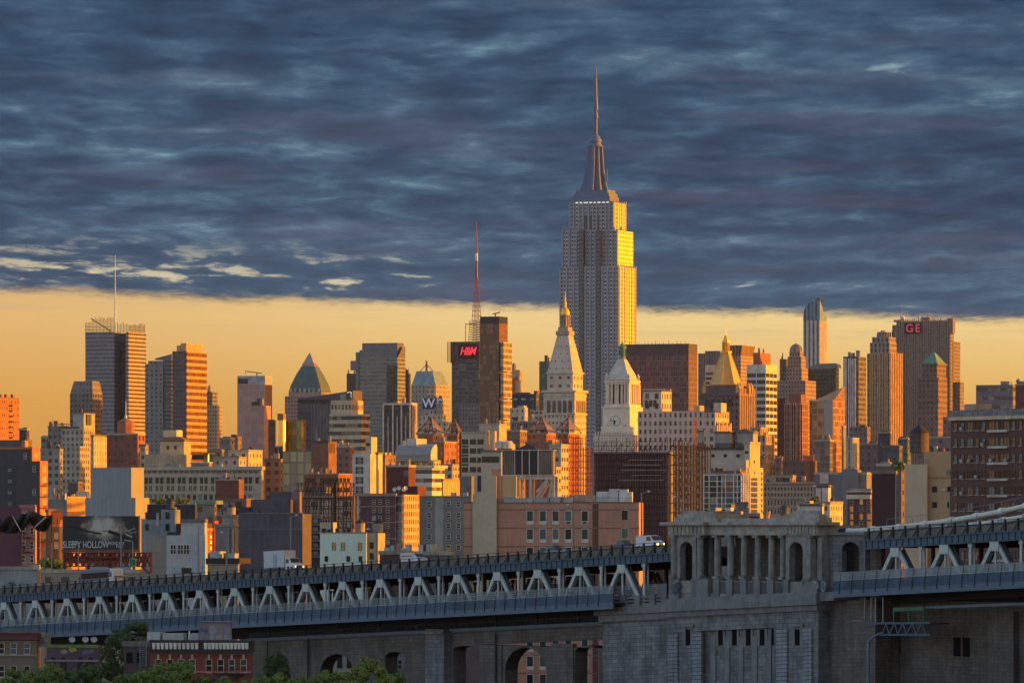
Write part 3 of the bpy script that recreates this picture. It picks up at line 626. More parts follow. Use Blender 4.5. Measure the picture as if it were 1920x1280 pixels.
# 17 corner-tower with clocks
b = B('clock_tower', 'white stone clock tower with colonnaded lantern and green copper urn', 1180, 3300, cat='tower')
CS = S('white_stone_b', (204, 186, 170), .75, 0, .18)
def st(x0, xm, x1, yt, yb, yo, part='wall', mat=CS): return b.box(part, mat, x0, xm, x1, yt, yb, yo=yo, plain=True)
st(1113, 1190, 1217, 815, None, -3, mat=GL((198, 180, 164), .4, .45, (52, 50, 54), (120, 112, 106), .25, amt=.18))
st(1127, 1186, 1211, 800, 815, -1.5); c3 = st(1130, 1181, 1206, 763, 800, 0); st(1133, 1180, 1202, 757, 763, .8)
lan = st(1139, 1177, 1195, 720, 757, 3.6, 'lantern_core', S('lantern_shade', (104, 96, 92)))  # core behind the columns: shade painted as a darker stone
xo = b.lx(1180, 1.2); top = b.box('cornice', CS, 1134, 1180, 1199.5, 716, 720, yo=1.2, plain=True); b.box('cornice', CS, 1132.5, 1181, 1201, 712.5, 716, yo=.4, plain=True)
m, mi = b.mb('column', CS)
b.parts.pop('column')
R_ = .75
for q in (1141, 1147, 1154.6, 1158.4, 1166, 1172): 
    m = MB(); l = b.lx(q, 2); m.tube((l, 2.0, b.z(757, l)), (l, 2.0, b.z(720, l)), .8, .7, 8); m.build('column', CS, b.root)
for xa, xb in ((1135.5, 1139), (1175, 1179.6)): 
    m = MB(); l0, l1 = b.lx(xa, 1.3), b.lx(xb, 1.3); m.box(l0, l1, 1.3, 4, b.z(757, l0), b.z(720, l0)); m.build('pilaster', CS, b.root)
for q in (1182, 1185.6, 1189, 1192.4, 1196, 1198.4):
    m = MB(); l = b.ly(q, -1.4); m.tube((-1.4, l, b.z(757, 0, l)), (-1.4, l, b.z(720, 0, l)), .9, .8, 8); m.build('column', CS, b.root)
m, mi = b.mb('urn', COPPER); ccx, ccy = (top[0]+top[1])/2, (top[2]+top[3])/2
zc = lambda y: b.z(y, ccx, ccy); HR = (top[1]-top[0])/2; HD = (top[3]-top[2])/2
m, mi = b.mb('roof', S('roof_marble', (176, 168, 160), .7, 0, .2))
for (k0, y0), (k1, y1) in zip([(.92, 712.5), (.72, 700), (.5, 688), (.26, 674)], [(.72, 700), (.5, 688), (.26, 674), (.2, 673)]): m.prism(sq(ccx, ccy, HR*k0, HD*k0), zc(y0), zc(y1), sq(ccx, ccy, HR*k1, HD*k1))
for sx_ in (-1, 1):
    for sy_ in (-1, 1): m.lathe(ccx+sx_*HR*.9, ccy+sy_*HD*.9, [(.9, zc(712.5)), (.9, zc(708)), (1.3, zc(706)), (.6, zc(703)), (.1, zc(700))], 8)
m, mi = b.mb('urn', COPPER); m.lathe(ccx, ccy, [(2.2, zc(675)), (2.0, zc(670)), (1.6, zc(665)), (1.7, zc(656)), (2.3, zc(653)), (2.5, zc(650)), (1.7, zc(648)), (1.1, zc(645)), (.7, zc(643)), (.2, zc(640))], 12)
for i in range(8): a = 2*pi*i/8; m.tube((ccx+2*cos(a), ccy+2*sin(a), zc(667)), (ccx+2*cos(a), ccy+2*sin(a), zc(656)), .25, .25, 5)
# clock faces
def clock(face, q, y, r):
    dk = S('clock_dark', (52, 46, 44)); wh = S('clock_white', (206, 198, 184))
    if face == 'f': l = b.lx(q); loc = (l, -.06, b.z(y, l)); rz = 0
    else: l = b.ly(q); loc = (.06, l, b.z(y, 0, l)); rz = pi/2
    m = MB(); n = 28; m.face([(r*cos(2*pi*i/n), -.3, r*sin(2*pi*i/n)) for i in range(n)]); 
    for i in range(n):
        a, a2 = 2*pi*i/n, 2*pi*(i+1)/n; m.face([(r*cos(a), 0, r*sin(a)), (r*cos(a2), 0, r*sin(a2)), (r*cos(a2), -.3, r*sin(a2)), (r*cos(a), -.3, r*sin(a))])
    o = m.build('clock_face', wh, b.root, loc); o.rotation_euler = (0, 0, rz)
    for i in range(12): m = MB(); a = i*pi/6; m.beam((r*.74*cos(a), -.35, r*.74*sin(a)), (r*.94*cos(a), -.35, r*.94*sin(a)), .5, .2); m.build('hour_mark', dk, o)
    m = MB(); m.beam((.5, -.5, .2), (-r*.85, -.5, r*.12), .8, .2); m.build('minute_hand', dk, o)
    m = MB(); m.beam((0, -.42, .4), (-r*.2, -.42, -r*.62), .9, .2); m.build('hour_hand', dk, o)
clock('f', 1153.5, 789, 3.3); clock('r', 1196, 789, 3.0)
m, mi = b.mb('cornice', CS); 
for y0, y1, e in ((764.5, 762, .6), (801, 799, .9)): m.box(c3[0]-e, e, -e, c3[3]+e, b.z(y0), b.z(y1))
for q in (1133, 1137, 1170, 1176): l = b.lx(q, -.5); m.box(l-.7, l+.7, -1.2, -.05, b.z(815, l), b.z(795, l))
for q in range(1117, 1190, 5): l = b.lx(q, -3); m.box(l-.35, l+.35, -3.4, -2.9, b.z(815, l), b.z(809, l))
b.done()
# 18
b = B('office_tower', 'wide dark bronze office slab with a plain black top band', 1291, 4340)
x = b.box('wall', GL((112, 82, 84), .78, .8, (88, 66, 72), (120, 90, 90), .45, gr=.4), 1166, 1291, 1307.5, 666, per=1.8, fl=4)
m, mi = b.mb('top_band', S('band_black', (70, 60, 66), .6)); m.box(x[0], -.01, .02, x[3], x[5], b.z(644))
m.face([(0, 0, x[5]), (0, x[3], x[5]), (0, x[3], b.z(644)), (0, 0, b.z(644))], None, 0)
m, mi = b.mb('roof_unit', STEEL); R = random.Random(8)
for i in range(14): l = b.lx(1180+i*8+R.random()*5, 6); m.box(l-.15, l+.15, 6, 6.3, b.z(644), b.z(641-R.random()*4))
b.done()
# 19 gold pyramid
b = B('office_tower', 'grey gothic tower topped by a large gold octagonal pyramid and spire', 1385, 4500)
x = b.box('wall', GL((104, 92, 92), .45, .55, (40, 36, 44), (96, 86, 88), .3), 1313, 1385, 1414, 740, per=3.6, fl=5)
m, mi = b.mb('pier', S('gothic_stone', (150, 120, 96)))
for i in range(9): l = b.ly(1386+i*3.4); m.box(-.2, .9, l-1.1, l+1.1, 0, b.z(728, 0, l))
m, mi = b.mb('cornice', S('gothic_dark', (96, 82, 84))); m.box(x[0]-.8, .8, -.8, x[3], b.z(741), b.z(736)); m.box(x[0]+2, -1, 1, x[3]-2, b.z(736), b.z(722))
cx, cy = b.lx(1361, 14), 14.0
for i in range(5): q = 1325+i*11; m2 = MB(); arch(m2, b.lx(q-3.4), b.lx(q+3.4), b.z(762), b.z(748), -.02, dep=.4); m2.build('arch_window', S('gothic_win', (44, 38, 46), .4), b.root)
zc = lambda y: b.z(y, cx, cy)
def octo(r): return [(cx+r*cos(pi/8+i*pi/4-.35), cy+r*sin(pi/8+i*pi/4-.35)) for i in range(8)]
m, mi = b.mb('roof', S('gold_tile', (196, 150, 84), .55, .2, .1)); m.prism(octo(13.4), zc(722), zc(661), octo(3.8))
for i in range(8):
    a, a2 = octo(13.4)[i], octo(3.8)[i]; m.beam((a[0], a[1], zc(722)), (a2[0], a2[1], zc(661)), .5)
m, mi = b.mb('spire', GOLD); m.prism(octo(4.6), zc(661), zc(659))
for p in octo(2.6): m.tube((p[0], p[1], zc(659)), (p[0], p[1], zc(642)), .55, .5, 5)
m.prism(octo(1.9), zc(659), zc(642)); m.prism(octo(3.0), zc(642), zc(639)); m.prism(octo(2.5), zc(639), zc(628), octo(.7)); m.tube((cx, cy, zc(628)), (cx, cy, zc(618.5)), .5, .05, 6)
m, mi = b.mb('pinnacle', S('pinnacle_gold', (186, 140, 72), .6))
for q, yo in ((1321, 2), (1384, 2), (1388, 8), (1403, 20), (1408, 24)): l = b.lx(q, yo); m.prism(sq(l, yo, 1.6, 1.6), b.z(736), b.z(726)); m.prism(sq(l, yo, 1.6, 1.6), b.z(726), b.z(715), sq(l, yo, .05, .05))
b.done()
# 20
b = B('office_tower', 'grey striped office slab far behind the gold pyramid', 1352, 6600)
b.box('wall', GL((112, 104, 110), .5, 1.0, (70, 64, 72), (110, 104, 108), .2), 1309, 1352, 1358, 662, per=3, fl=4); b.box('roof_unit', S('grey_box', (100, 92, 98)), 1322, 1350, 1354, 657.5, 662.2, yo=4, plain=True); b.done()
b = B('office_tower', 'pale flat block with dark ribbon windows left of the gold pyramid', 1351, 5400)
x = b.box('wall', GL((176, 166, 160), .92, .56, (50, 44, 52), (76, 70, 74), .3), 1322, 1351, 1356, 696, per=12, fl=4.4); m, mi = b.mb('parapet', S('pale_conc', (176, 166, 160))); m.box(x[0], 0, 0, x[3], x[5], b.z(684)); b.done()
b = B('office_tower', 'beige tower flaring outward at its top right of the gold pyramid', 1390, 6500)
fz = GL((150, 126, 108), .55, .5, (66, 54, 54), (140, 120, 106), .4)
x = b.box('wall', fz, 1362, 1389, 1411, 668, per=3.2, fl=4.1); m, mi = b.mb('crown', GL((150, 122, 100), .5, .9, (74, 54, 48), (120, 90, 70), .3))
m.prism([(x[0], 0), (x[1], 0), (x[1], x[3]), (x[0], x[3])], x[5], b.z(647), [(x[0]-2.5, -2.5), (x[1]+2.5, -2.5), (x[1]+2.5, x[3]+2.5), (x[0]-2.5, x[3]+2.5)], 3.2, 14, mi); b.done()
b = B('office_tower', 'square copper brown block top between flared tower and white banded block', 1425, 6000)
b.box('wall', S('copper_brown', (146, 88, 64)), 1412, 1425, 1445, 661, plain=True); b.done()
b = B('office_tower', 'white office block with rows of black windows beside the gold pyramid', 1436, 4700)
wb = GL((188, 180, 170), .9, .58, (44, 42, 50), (72, 66, 70), .3, gr=.25)
x = b.box('wall', wb, 1400, 1436, 1457, 697, per=9, fl=5.6); m, mi = b.mb('parapet', S('pale_stone_c', (190, 180, 164))); m.box(x[0], 0, 0, x[3], x[5], b.z(683)); b.done()
# 21
b = B('apartment_tower', 'tall striped blue glass tower with a curved sloping crown', 1537, 8000)
sg = GL((184, 172, 168), .5, 1.0, (74, 84, 104), (110, 112, 126), .4, gr=.2)
x = b.box('wall', sg, 1506, 1537, 1550, 601, per=5.4, fl=5)
sgc = GL((96, 128, 160), .5, .9, (38, 62, 92), (60, 90, 120), .4, gr=.15)
m, mi = b.mb('crown', sgc)
pr = [(1506, 601), (1506, 592), (1507, 584), (1510, 576), (1515, 569), (1521, 565), (1537, 562.5)]
P_ = [(b.lx(q), b.z(y)) for q, y in pr]; L1 = 0.0; dd = x[3]; zt = b.z(601)
m.face([(p, 0, z) for p, z in P_[::-1]][::-1]+[(0, 0, zt)], [((p-P_[0][0])/5.4, .4) for p, z in P_]+[((0-P_[0][0])/5.4, .4)], mi)
for (p, z), (p2, z2) in zip(P_, P_[1:]): m.face([(p, 0, z), (p2, 0, z2), (p2, dd, z2), (p, dd, z)], None, mi)
m.face([(0, 0, zt), (0, dd, zt), (0, dd, b.z(586)), (0, dd*.55, b.z(588)), (0, dd*.4, b.z(575)), (0, 0, P_[-1][1])], None, mi)
m, mi = b.mb('crane', ROOFD); m.box(-6, 0, 4, 7, P_[-1][1]-1, P_[-1][1]+2.4); b.done()
# 22
b = B('hotel_tower', 'brown stone tower with stepped shoulders and a glass dome', 1501, 5600, cat='tower')
tg = GL((140, 116, 106), .4, .5, (56, 50, 56), (110, 100, 98), .3)
b.box('wall', tg, 1474, 1503, 1515, 690, per=3, fl=4); b.box('wall', tg, 1477, 1502, 1511, 668, 690, yo=2, per=3, fl=4); t_ = b.box('wall', tg, 1480, 1500, 1506, 659, 668, yo=4, per=3, fl=4)
b.box('wall', GL((132, 112, 106), .4, .5, (56, 50, 56), (110, 100, 98), .3), 1456, 1510, 1530, 713, yo=-9, per=3, fl=4)
m, mi = b.mb('dome', S('dome_glass', (104, 96, 104), .3)); cx, cy = b.lx(1492.5, 12), 12; zc = lambda y: b.z(y, cx, cy)
m.lathe(cx, cy, [(6.2, zc(660)), (6.0, zc(655)), (5.0, zc(650)), (3.2, zc(647)), (1.0, zc(645)), (.3, zc(644)), (.1, zc(641))], 16)
m, mi = b.mb('dome_rib', S('rib_pale', (160, 140, 128)))
for i in range(10):
    a = 2*pi*i/10; pts = [(6.3, 660), (6.1, 655), (5.1, 650), (3.3, 647), (.9, 644.6)]
    for (r0, y0), (r1, y1) in zip(pts, pts[1:]): m.beam((cx+r0*cos(a), cy+r0*sin(a), zc(y0)), (cx+r1*cos(a), cy+r1*sin(a), zc(y1)), .5)
b.done()
b = B('office_tower', 'dark narrow block immediately left of the domed tower', 1470, 6000)
b.box('wall', GL((70, 62, 66), .5, .4, (150, 146, 146), (40, 38, 44), .5), 1462, 1474, 1478, 673, per=3, fl=4); b.done()
# 23
b = B('office_tower', 'black glass building with a curved shiny roof edge below the curved crown tower', 1567, 6000)
x = b.box('wall', GL((50, 46, 60), .85, .7, (28, 28, 40), (60, 54, 64), .4, gr=.15), 1515, 1567, 1573, 690, per=3, fl=4)
m, mi = b.mb('roof', S('curved_glass', (78, 92, 112), .2, .2)); n = 6
pr = [(1516, 692), (1517, 690), (1524, 684), (1533, 681.5), (1566, 680.5), (1570, 683), (1572, 690)]
P_ = [(b.lx(q), b.z(y)) for q, y in pr]; m.face([(p, -.05, z) for p, z in P_]); 
for (p, z), (p2, z2) in zip(P_, P_[1:]): m.face([(p, -.05, z), (p2, -.05, z2), (p2, x[3], z2), (p, x[3], z)])
b.done()
# 24
b = B('apartment_tower', 'slim tower of white piers and blue black windows right of the black glass building', 1610, 4800)
x = b.box('wall', GL((96, 88, 88), .7, .5, (48, 48, 58), (130, 116, 100), .4), 1581, 1610, 1624, 668, per=3.4, fl=4.2)
m, mi = b.mb('pier', S('pier_white', (186, 178, 176)))
for q in (1584, 1587, 1592, 1596, 1600, 1604): l = b.lx(q); m.box(l-.55, l+.55, -1.2, .1, 0, b.z(672, l))
m, mi = b.mb('dark_bay', S('bay_blue', (42, 48, 66), .25))
for q in (1589.6, 1598, 1602): l = b.lx(q); m.box(l-.7, l+.7, -.6, .1, 0, b.z(669, l))
b.done()
# 25
b = B('office_tower', 'stepped grey brown deco tower with one bright orange edge', 1676, 4600)
ag = GL((136, 122, 114), .5, .56, (44, 40, 46), (120, 112, 108), .3, sp=(116, 104, 100))
b.box('wall', ag, 1626, 1669, 1691, 662, per=3.3, fl=4); b.box('wall', ag, 1631, 1668, 1681, 642, 662, yo=2, per=3.3, fl=4); b.box('wall', ag, 1635, 1667, 1679.5, 631.5, 642, yo=4, per=3.3, fl=4); b.box('crown', S('deco_stone', (130, 116, 108)), 1645, 1662, 1668, 622, 631.5, yo=6, plain=True)
m, mi = b.mb('roof_unit', ROOFD); R = random.Random(2)
for i in range(9): q = 1645+i*4; l = b.lx(q, 7); m.box(l-.5, l+.5, 7, 8, b.z(631), b.z(618+R.random()*6))
m, mi = b.mb('pier', S('deco_pier', (170, 138, 104)))
for i in range(7): xo = b.lx(1669); l = b.ly(1670.5+i*3.2, xo); m.box(xo-.1, xo+.8, l-1, l+1, 0, b.z(662, xo, l))
for i in range(10): l = b.lx(1627+i*4.6); m.box(l-.5, l+.5, -.6, .1, 0, b.z(664, l))
b.done()
# 26
b = B('office_tower', 'broad grey deco slab skyscraper with red roof letters and orange edges', 1787.5, 6200)
gg = GL((124, 114, 112), .5, .6, (44, 40, 48), (116, 110, 108), .35, sp=(104, 96, 96))
b.box('wall', gg, 1681, 1782, 1788.5, 601, yo=0, per=3.3, fl=4); b.box('wall', gg, 1673, 1690, 1693, 609, yo=.7, per=3.3, fl=4); b.box('wall', gg, 1700, 1787, 1800.5, 640, yo=9, per=3.3, fl=4); b.box('wall', gg, 1720, 1800, 1807.5, 716, yo=12, per=3.3, fl=4)
m, mi = b.mb('pier', S('slab_stone', (132, 116, 108)))
for i in range(25): l = b.lx(1682+i*4.1); m.box(l-.6, l+.6, -.7, .1, 0, b.z(600-2*(i > 22)-(i % 3), l))
m, mi = b.mb('crown', S('slab_crown', (112, 100, 100))); l = b.lx(1735, 6)
m.box(l-5, l+5, 5, 14, b.z(602), b.z(594)); l = b.lx(1683, 4); m.box(l-4, l+3, 3, 9, b.z(602), b.z(598)); l = b.lx(1785, 3); m.box(l-3, l+2, -.9, 9, b.z(625), b.z(596.5))
m, mi = b.mb('antenna', STEEL)
for q, y in ((1689, 570), (1722, 584), (1729.5, 586), (1739, 585)): l = b.lx(q, 6); m.tube((l, 6, b.z(601)), (l, 6, b.z(y)), .5, .2, 5)
m, mi = b.mb('dish', WHITEP); l = b.lx(1693, 5); m.lathe(l, 5, [(.3, b.z(600)), (1.8, b.z(597)), (2.4, b.z(594.5)), (1.8, b.z(592)), (.2, b.z(590))], 12)
m, mi = b.mb('sign_board', S('sign_dark', (44, 38, 44))); m.box(b.lx(1697), b.lx(1728), -1.3, -.7, b.z(624.5), b.z(605))
letters('sign_letters', 'GE', 12.2, EM('sign_red_b', (176, 56, 70), .22), b.root, (b.lx(1712.5), -1.6, b.z(615)), sp=1.25, off=.12); b.done()
# 27
b = B('office_tower', 'brown gothic tower with a small green pyramid roof', 1761, 4200)
bg_ = GL((112, 88, 84), .45, .55, (44, 38, 46), (110, 98, 100), .3)
b.box('wall', bg_, 1721, 1759, 1776, 708, per=3.2, fl=4); xu = b.box('wall', bg_, 1728, 1757, 1774, 681, 708, yo=2.5, per=3.2, fl=4)
m, mi = b.mb('roof', COPPER); m.prism([(xu[0], xu[2]), (xu[1], xu[2]), (xu[1], xu[3]), (xu[0], xu[3])], xu[5], b.z(660, -4, 6), [(xu[0]*.5+xu[1]*.5-.3, xu[2]*.6+xu[3]*.4), (xu[0]*.4+xu[1]*.6, xu[2]*.6+xu[3]*.4), (xu[0]*.4+xu[1]*.6, xu[2]*.5+xu[3]*.5), (xu[0]*.5+xu[1]*.5-.3, xu[2]*.5+xu[3]*.5)])
m, mi = b.mb('cornice', S('gothic_brown', (116, 92, 86))); m.box(xu[0]-.8, xu[1]+.8, xu[2]-.8, xu[3]+.8, b.z(683), b.z(681)); xw = (b.lx(1721), b.lx(1759)); m.box(xw[0]-1, xw[1]+.8, -.9, 8, b.z(712), b.z(708)); m.box(xw[0]-1, xw[1]+.8, -.9, 8, b.z(752), b.z(748)); b.done()
# 28
b = B('office_building', 'long grey office block with ribbon windows behind the brown brick block', 1899, 3600)
x = b.box('wall', GL((104, 98, 104), .96, .42, (74, 76, 84), (140, 130, 130), .4), 1830, 1899, 1915, 721, per=4, fl=5.6); m, mi = b.mb('roof_unit', STEEL); m.box(b.lx(1876, 4), b.lx(1892, 4), 4, 12, x[5], b.z(714)); b.done()
b = B('office_building', 'plain dark brown block at the right border behind the brick block', 1930, 3300)
b.box('wall', S('plain_brown', (96, 60, 52)), 1904, 1930, 1940, 721, plain=True)
m, mi = b.mb('roof_unit', STEEL); m.lathe(b.lx(1909, 3), 3, [(.3, b.z(721)), (1.2, b.z(716)), (1.4, b.z(713)), (.2, b.z(709))], 8); m.box(b.lx(1911, 3), b.lx(1922, 3), 3, 6, b.z(721), b.z(714)); b.done()
# ---------------- middle distance
WD = S('pane_dark', (26, 28, 34), .12, 0, .1); WBL = S('pane_blue', (60, 78, 104), .15, 0, .1); WTE = S('pane_teal', (34, 62, 64), .15, 0, .1)
WCU = S('pane_curtain', (120, 112, 108), .3, 0, .1); WFW = S('frame_white', (196, 194, 190), .6); WFD = S('frame_dark', (52, 50, 54), .6); WFC = S('frame_cream', (186, 176, 160), .6)
IRON = S('iron_black', (40, 38, 40)); WOODT = S('tank_wood', (84, 72, 66), .85); WOODL = S('tank_wood_pale', (150, 140, 128), .85)
HVAC = S('hvac_grey', (150, 152, 156), .5, .2); BRK = BR('brick_red', (126, 74, 58), (108, 62, 50), (120, 96, 84)); CREAM = S('cream_render', (190, 180, 160), .8, 0, .2)

def water_tank(x, yt, yb, D, label, mat=WOODT, group=None, legs=1.6, band=STEEL):
    """round roof tank: staved drum with hoops, cone lid and four legs"""
    X, Y, zt = wpt(x, yt, D); zb = wpt(x, yb, D)[2]; h = zt-zb
    r = WT_R*D/F; root = empty('water_tank', (X, Y, zb), .3, label, 'water tank', group)
    m = MB(); m.lathe(0, 0, [(r*.97, legs), (r, h*.72)], 18); m.face([(r*.97*cos(-2*pi*i/18), r*.97*sin(-2*pi*i/18), legs) for i in range(18)]); m.build('drum', mat, root)
    m = MB(); m.lathe(0, 0, [(r*1.06, h*.71), (r*.5, h*.87), (.04, h)], 18); m.build('lid', CONE, root)
    for k in range(4): m = MB(); m.lathe(0, 0, [(r*1.005, legs+(h*.72-legs)*(k+.5)/4-.05), (r*1.02, legs+(h*.72-legs)*(k+.5)/4), (r*1.005, legs+(h*.72-legs)*(k+.5)/4+.05)], 18); m.build('hoop', band, root)
    for k in range(4): a = pi/4+k*pi/2; m = MB(); m.beam((r*.75*cos(a), r*.75*sin(a), 0), (r*.75*cos(a), r*.75*sin(a), legs), .22); m.build('leg', IRON, root)
    return root
WT_R = 8.5; CONE = S('tank_lid', (48, 46, 50), .9)

# cluster at the far left
b = B('apartment_tower', 'grey apartment tower with a blank bright yellow side and roof vent', 157, 3000)
b.box('wall', S('grey_render', (150, 146, 142)), 137, 157, 178, 776, plain=True); b.bx('louver', ROOFD, -.2+.3, .5, b.ly(161), b.ly(170), b.z(797, 0, 8), b.z(777, 0, 8)); b.done()
b = B('apartment_tower', 'gridded grey apartment tower in front whose side glows yellow', 157, 2900)
b.box('wall', GL((150, 140, 130), .5, .55, (54, 52, 58), (130, 124, 118), .4), 115, 157, 176, 805, per=2.6, fl=3.2); b.box('wall', GL((150, 140, 130), .5, .55, (54, 52, 58), (130, 124, 118), .4), 115, 150, 168, 836, yo=-6, per=2.6, fl=3.2)
for q in (118, 130, 144): l = b.lx(q, 4); b.bx('roof_unit', ROOFD, l-1.5, l+1.5, 4, 7, b.z(805), b.z(799))
b.done()
b = B('apartment_building', 'pale peach ribbed block at the right end of the yellow lit cluster', 176, 2740)
b.box('wall', GL((186, 164, 150), .3, .8, (120, 100, 92), (180, 150, 130), .3), 170, 176, 200, 817, per=3, fl=3.3); b.done()
b = B('office_building', 'dark grey block with a rooftop pergola in the left cluster', 126, 3150)
b.box('wall', GREYOFF, 90, 126, 132, 800, per=3, fl=3.6)
m, mi = b.mb('pergola', STEEL); 
for i in range(9): l = b.lx(92+i*4.6); m.box(l-.2, l+.2, .2, .5, b.z(800), b.z(795))
m.box(b.lx(91), b.lx(131), .1, .6, b.z(795.5), b.z(794)); b.done()
b = B('office_building', 'small pale grey building with a rounded roof at the left cluster edge', 95, 3200)
x = b.box('wall', GREYOFF, 77, 95, 100, 820, per=3, fl=3.6); b.box('roof_unit', S('pale_roof', (140, 138, 138)), 79, 93, 96, 816, 820.2, yo=2, plain=True); b.done()
b = B('apartment_building', 'low grey gridded building below the left cluster', 112, 2700)
b.box('wall', GL((132, 128, 126), .5, .5, (48, 48, 54), (140, 136, 132), .4), 76, 112, 118, 843, per=3, fl=3.4); b.done()
b = B('office_tower', 'thin navy tower at the left behind the dark brick block', 50, 2600)
b.box('wall', GL((62, 60, 72), .3, .5, (40, 38, 48), (80, 76, 80), .3), 36, 50, 55, 805, per=4, fl=4); b.bx('roof_unit', ROOFD, -3, -1, 2, 4, b.z(805), b.z(801)); b.done()
# red brown tower
b = B('apartment_tower', 'red brown brick tower with an octagonal roof drum and flagpole', 258, 2600)
rb = GL((122, 72, 62), .4, .55, (56, 40, 42), (110, 84, 78), .3)
b.box('wall', rb, 200, 258, 272, 814, per=3.4, fl=3.6)
cx, cy = b.lx(236, 8), 8; zc = lambda y: b.z(y, cx, cy)
m, mi = b.mb('roof_drum', S('drum_red', (140, 88, 70))); r = 16*2600/F
m.prism([(cx+r*cos(pi/8+i*pi/4), cy+r*sin(pi/8+i*pi/4)) for i in range(8)], zc(814), zc(790)); m.prism([(cx+r*.9*cos(pi/8+i*pi/4), cy+r*.9*sin(pi/8+i*pi/4)) for i in range(8)], zc(790), zc(784), [(cx+r*.2*cos(pi/8+i*pi/4), cy+r*.2*sin(pi/8+i*pi/4)) for i in range(8)])
m, mi = b.mb('flagpole', WHITEP); m.tube((cx, cy, zc(784)), (cx, cy, zc(752)), .25, .12, 6); m.lathe(cx, cy, [(.6, zc(784)), (.7, zc(780)), (.1, zc(776))], 8); b.done()
b = B('apartment_building', 'small stone building wedged right of the red brown tower', 273, 2560)
b.box('wall', TANB, 262, 273, 278, 835, per=3, fl=3.5); b.done()
# hip roofed pavilion on the arcaded building
b = B('office_building', 'long cream building with two rows of arched windows', 490, 2400)
CB = S('cream_stone', (160, 148, 134), .8, 0, .2)
x = b.box('wall', CB, 265, 490, 494, 880, plain=True)
m, mi = b.mb('cornice', CB); m.box(x[0]-.6, x[1]+.8, -.9, x[3], b.z(880.5), b.z(874)); m.box(x[0], x[1]+.3, -.4, .1, b.z(894), b.z(890)); m.box(x[0], x[1]+.3, -.3, .1, b.z(925), b.z(923))
for i in range(11):
    for q in (274+i*20.8, 282.4+i*20.8):
        if q > 488: continue
        l = b.lx(q); m2 = MB(); arch(m2, l-.7, l+.7, b.z(906, l), b.z(892, l), -.02, dep=.15); m2.build('window', WD, b.root)
windows(b, 'f', [274+i*20.8+j for i in range(10) for j in (0, 8.4)], (915,), 1.4, 2.5, WFC, WD, None, 2)
windows(b, 'f', [271+i*10.4 for i in range(20)], (932,), 1.4, 2.2, WFD, [WD, WD, WCU], None, 2)
for q in range(270, 486, 10): l = b.lx(q); b.bx('attic_panel', S('attic_brown', (96, 80, 76)), l-.8, l+.8, -.12, .05, b.z(886.5, l), b.z(882.5, l))
b.done()
b = B('office_building', 'hip roofed pavilion with a blazing orange side above the arcaded building', 345, 2500)
x = b.box('wall', S('pav_tan', (176, 150, 116)), 300, 345, 358, 826, plain=True); hip = S('hip_tile', (120, 78, 58))
m, mi = b.mb('roof', hip); m.prism([(x[0]-.5, -.5), (x[1]+.5, -.5), (x[1]+.5, x[3]+.5), (x[0]-.5, x[3]+.5)], x[5], b.z(818), [(x[0]+3, 3), (x[1]-3, 3), (x[1]-3, x[3]-3), (x[0]+3, x[3]-3)])
b.box('penthouse', S('pent_cream', (190, 168, 134)), 306, 331, 342, 806, 819, yo=4, plain=True)
for q in (315, 329): l = b.lx(q); b.bx('window', WD, l-.6, l+.6, -.1, .05, b.z(842, l), b.z(835, l))
b.box('terrace', S('pav_tan2', (150, 134, 114)), 272, 346, 350, 851, yo=-6, plain=True); b.done()
b = B('office_building', 'rooftop plant house with dark louvers right of the hip roofed pavilion', 392, 2450)
b.box('wall', S('plant_grey', (120, 112, 108)), 358, 392, 398, 868, plain=True)
m, mi = b.mb('louver', IRON); m.box(b.lx(360), b.lx(383), -.2, .1, b.z(861), b.z(852))
for q in (384, 389): l = b.lx(q, 2); m2 = MB(); m2.tube((l, 2, b.z(868)), (l, 2, b.z(849)), .7, .7, 8); m2.build('flue', S('flue', (170, 150, 120), .4, .3), b.root)
b.bx('roof', S('plant_roof', (90, 84, 84)), b.lx(357), b.lx(393), -1, 6, b.z(850.5), b.z(849)); b.done()
for (x0, xm, x1, y, D, nm, lb, c) in [
    (400, 448, 462, 858, 2460, 'rooftop_shed', 'low pale rooftop shed strip above the arcaded building', (150, 146, 142)),
    (428, 466, 492, 845, 2480, 'rooftop_shed', 'cream rooftop house with an orange end wall above the arcaded building', (176, 158, 132)),
    (390, 416, 420, 845, 2700, 'office_building', 'dull brown block peeking left of the cream rooftop house', (118, 98, 88)),
    (412, 432, 440, 822, 3000, 'office_building', 'small grey block under the orange banded tower base', (110, 104, 104)),
    (430, 446, 453, 818, 3600, 'office_building', 'dusky block between banded tower and pinkish tower', (104, 88, 84))]:
    b = B(nm, lb, xm, D); b.box('wall', GL(c, .3, .4, (54, 50, 52), (130, 120, 112), .3), x0, xm, x1, y, per=4, fl=4)
    m, mi = b.mb('roof', ROOFD); l = b.lx(xm-6, 2); m.box(l-2.5, l+1, 2, 5, b.z(y), b.z(y-4)); b.done()
b = B('rooftop_shed', 'dark gable skylight on the roofs left of the mirror gold tower', 478, 2520)
m, mi = b.mb('roof', S('gable_dark', (44, 46, 56))); l0, l1 = b.lx(459), b.lx(479); m.prism([(l0, 0), (l1, 0), (l1, 5), (l0, 5)], b.z(848), b.z(837), [((l0+l1)/2-.1, 0), ((l0+l1)/2+.1, 0), ((l0+l1)/2+.1, 5), ((l0+l1)/2-.1, 5)]); m.prism([(l0, 0), (l1, 0), (l1, 5), (l0, 5)], 0, b.z(848)); b.done()
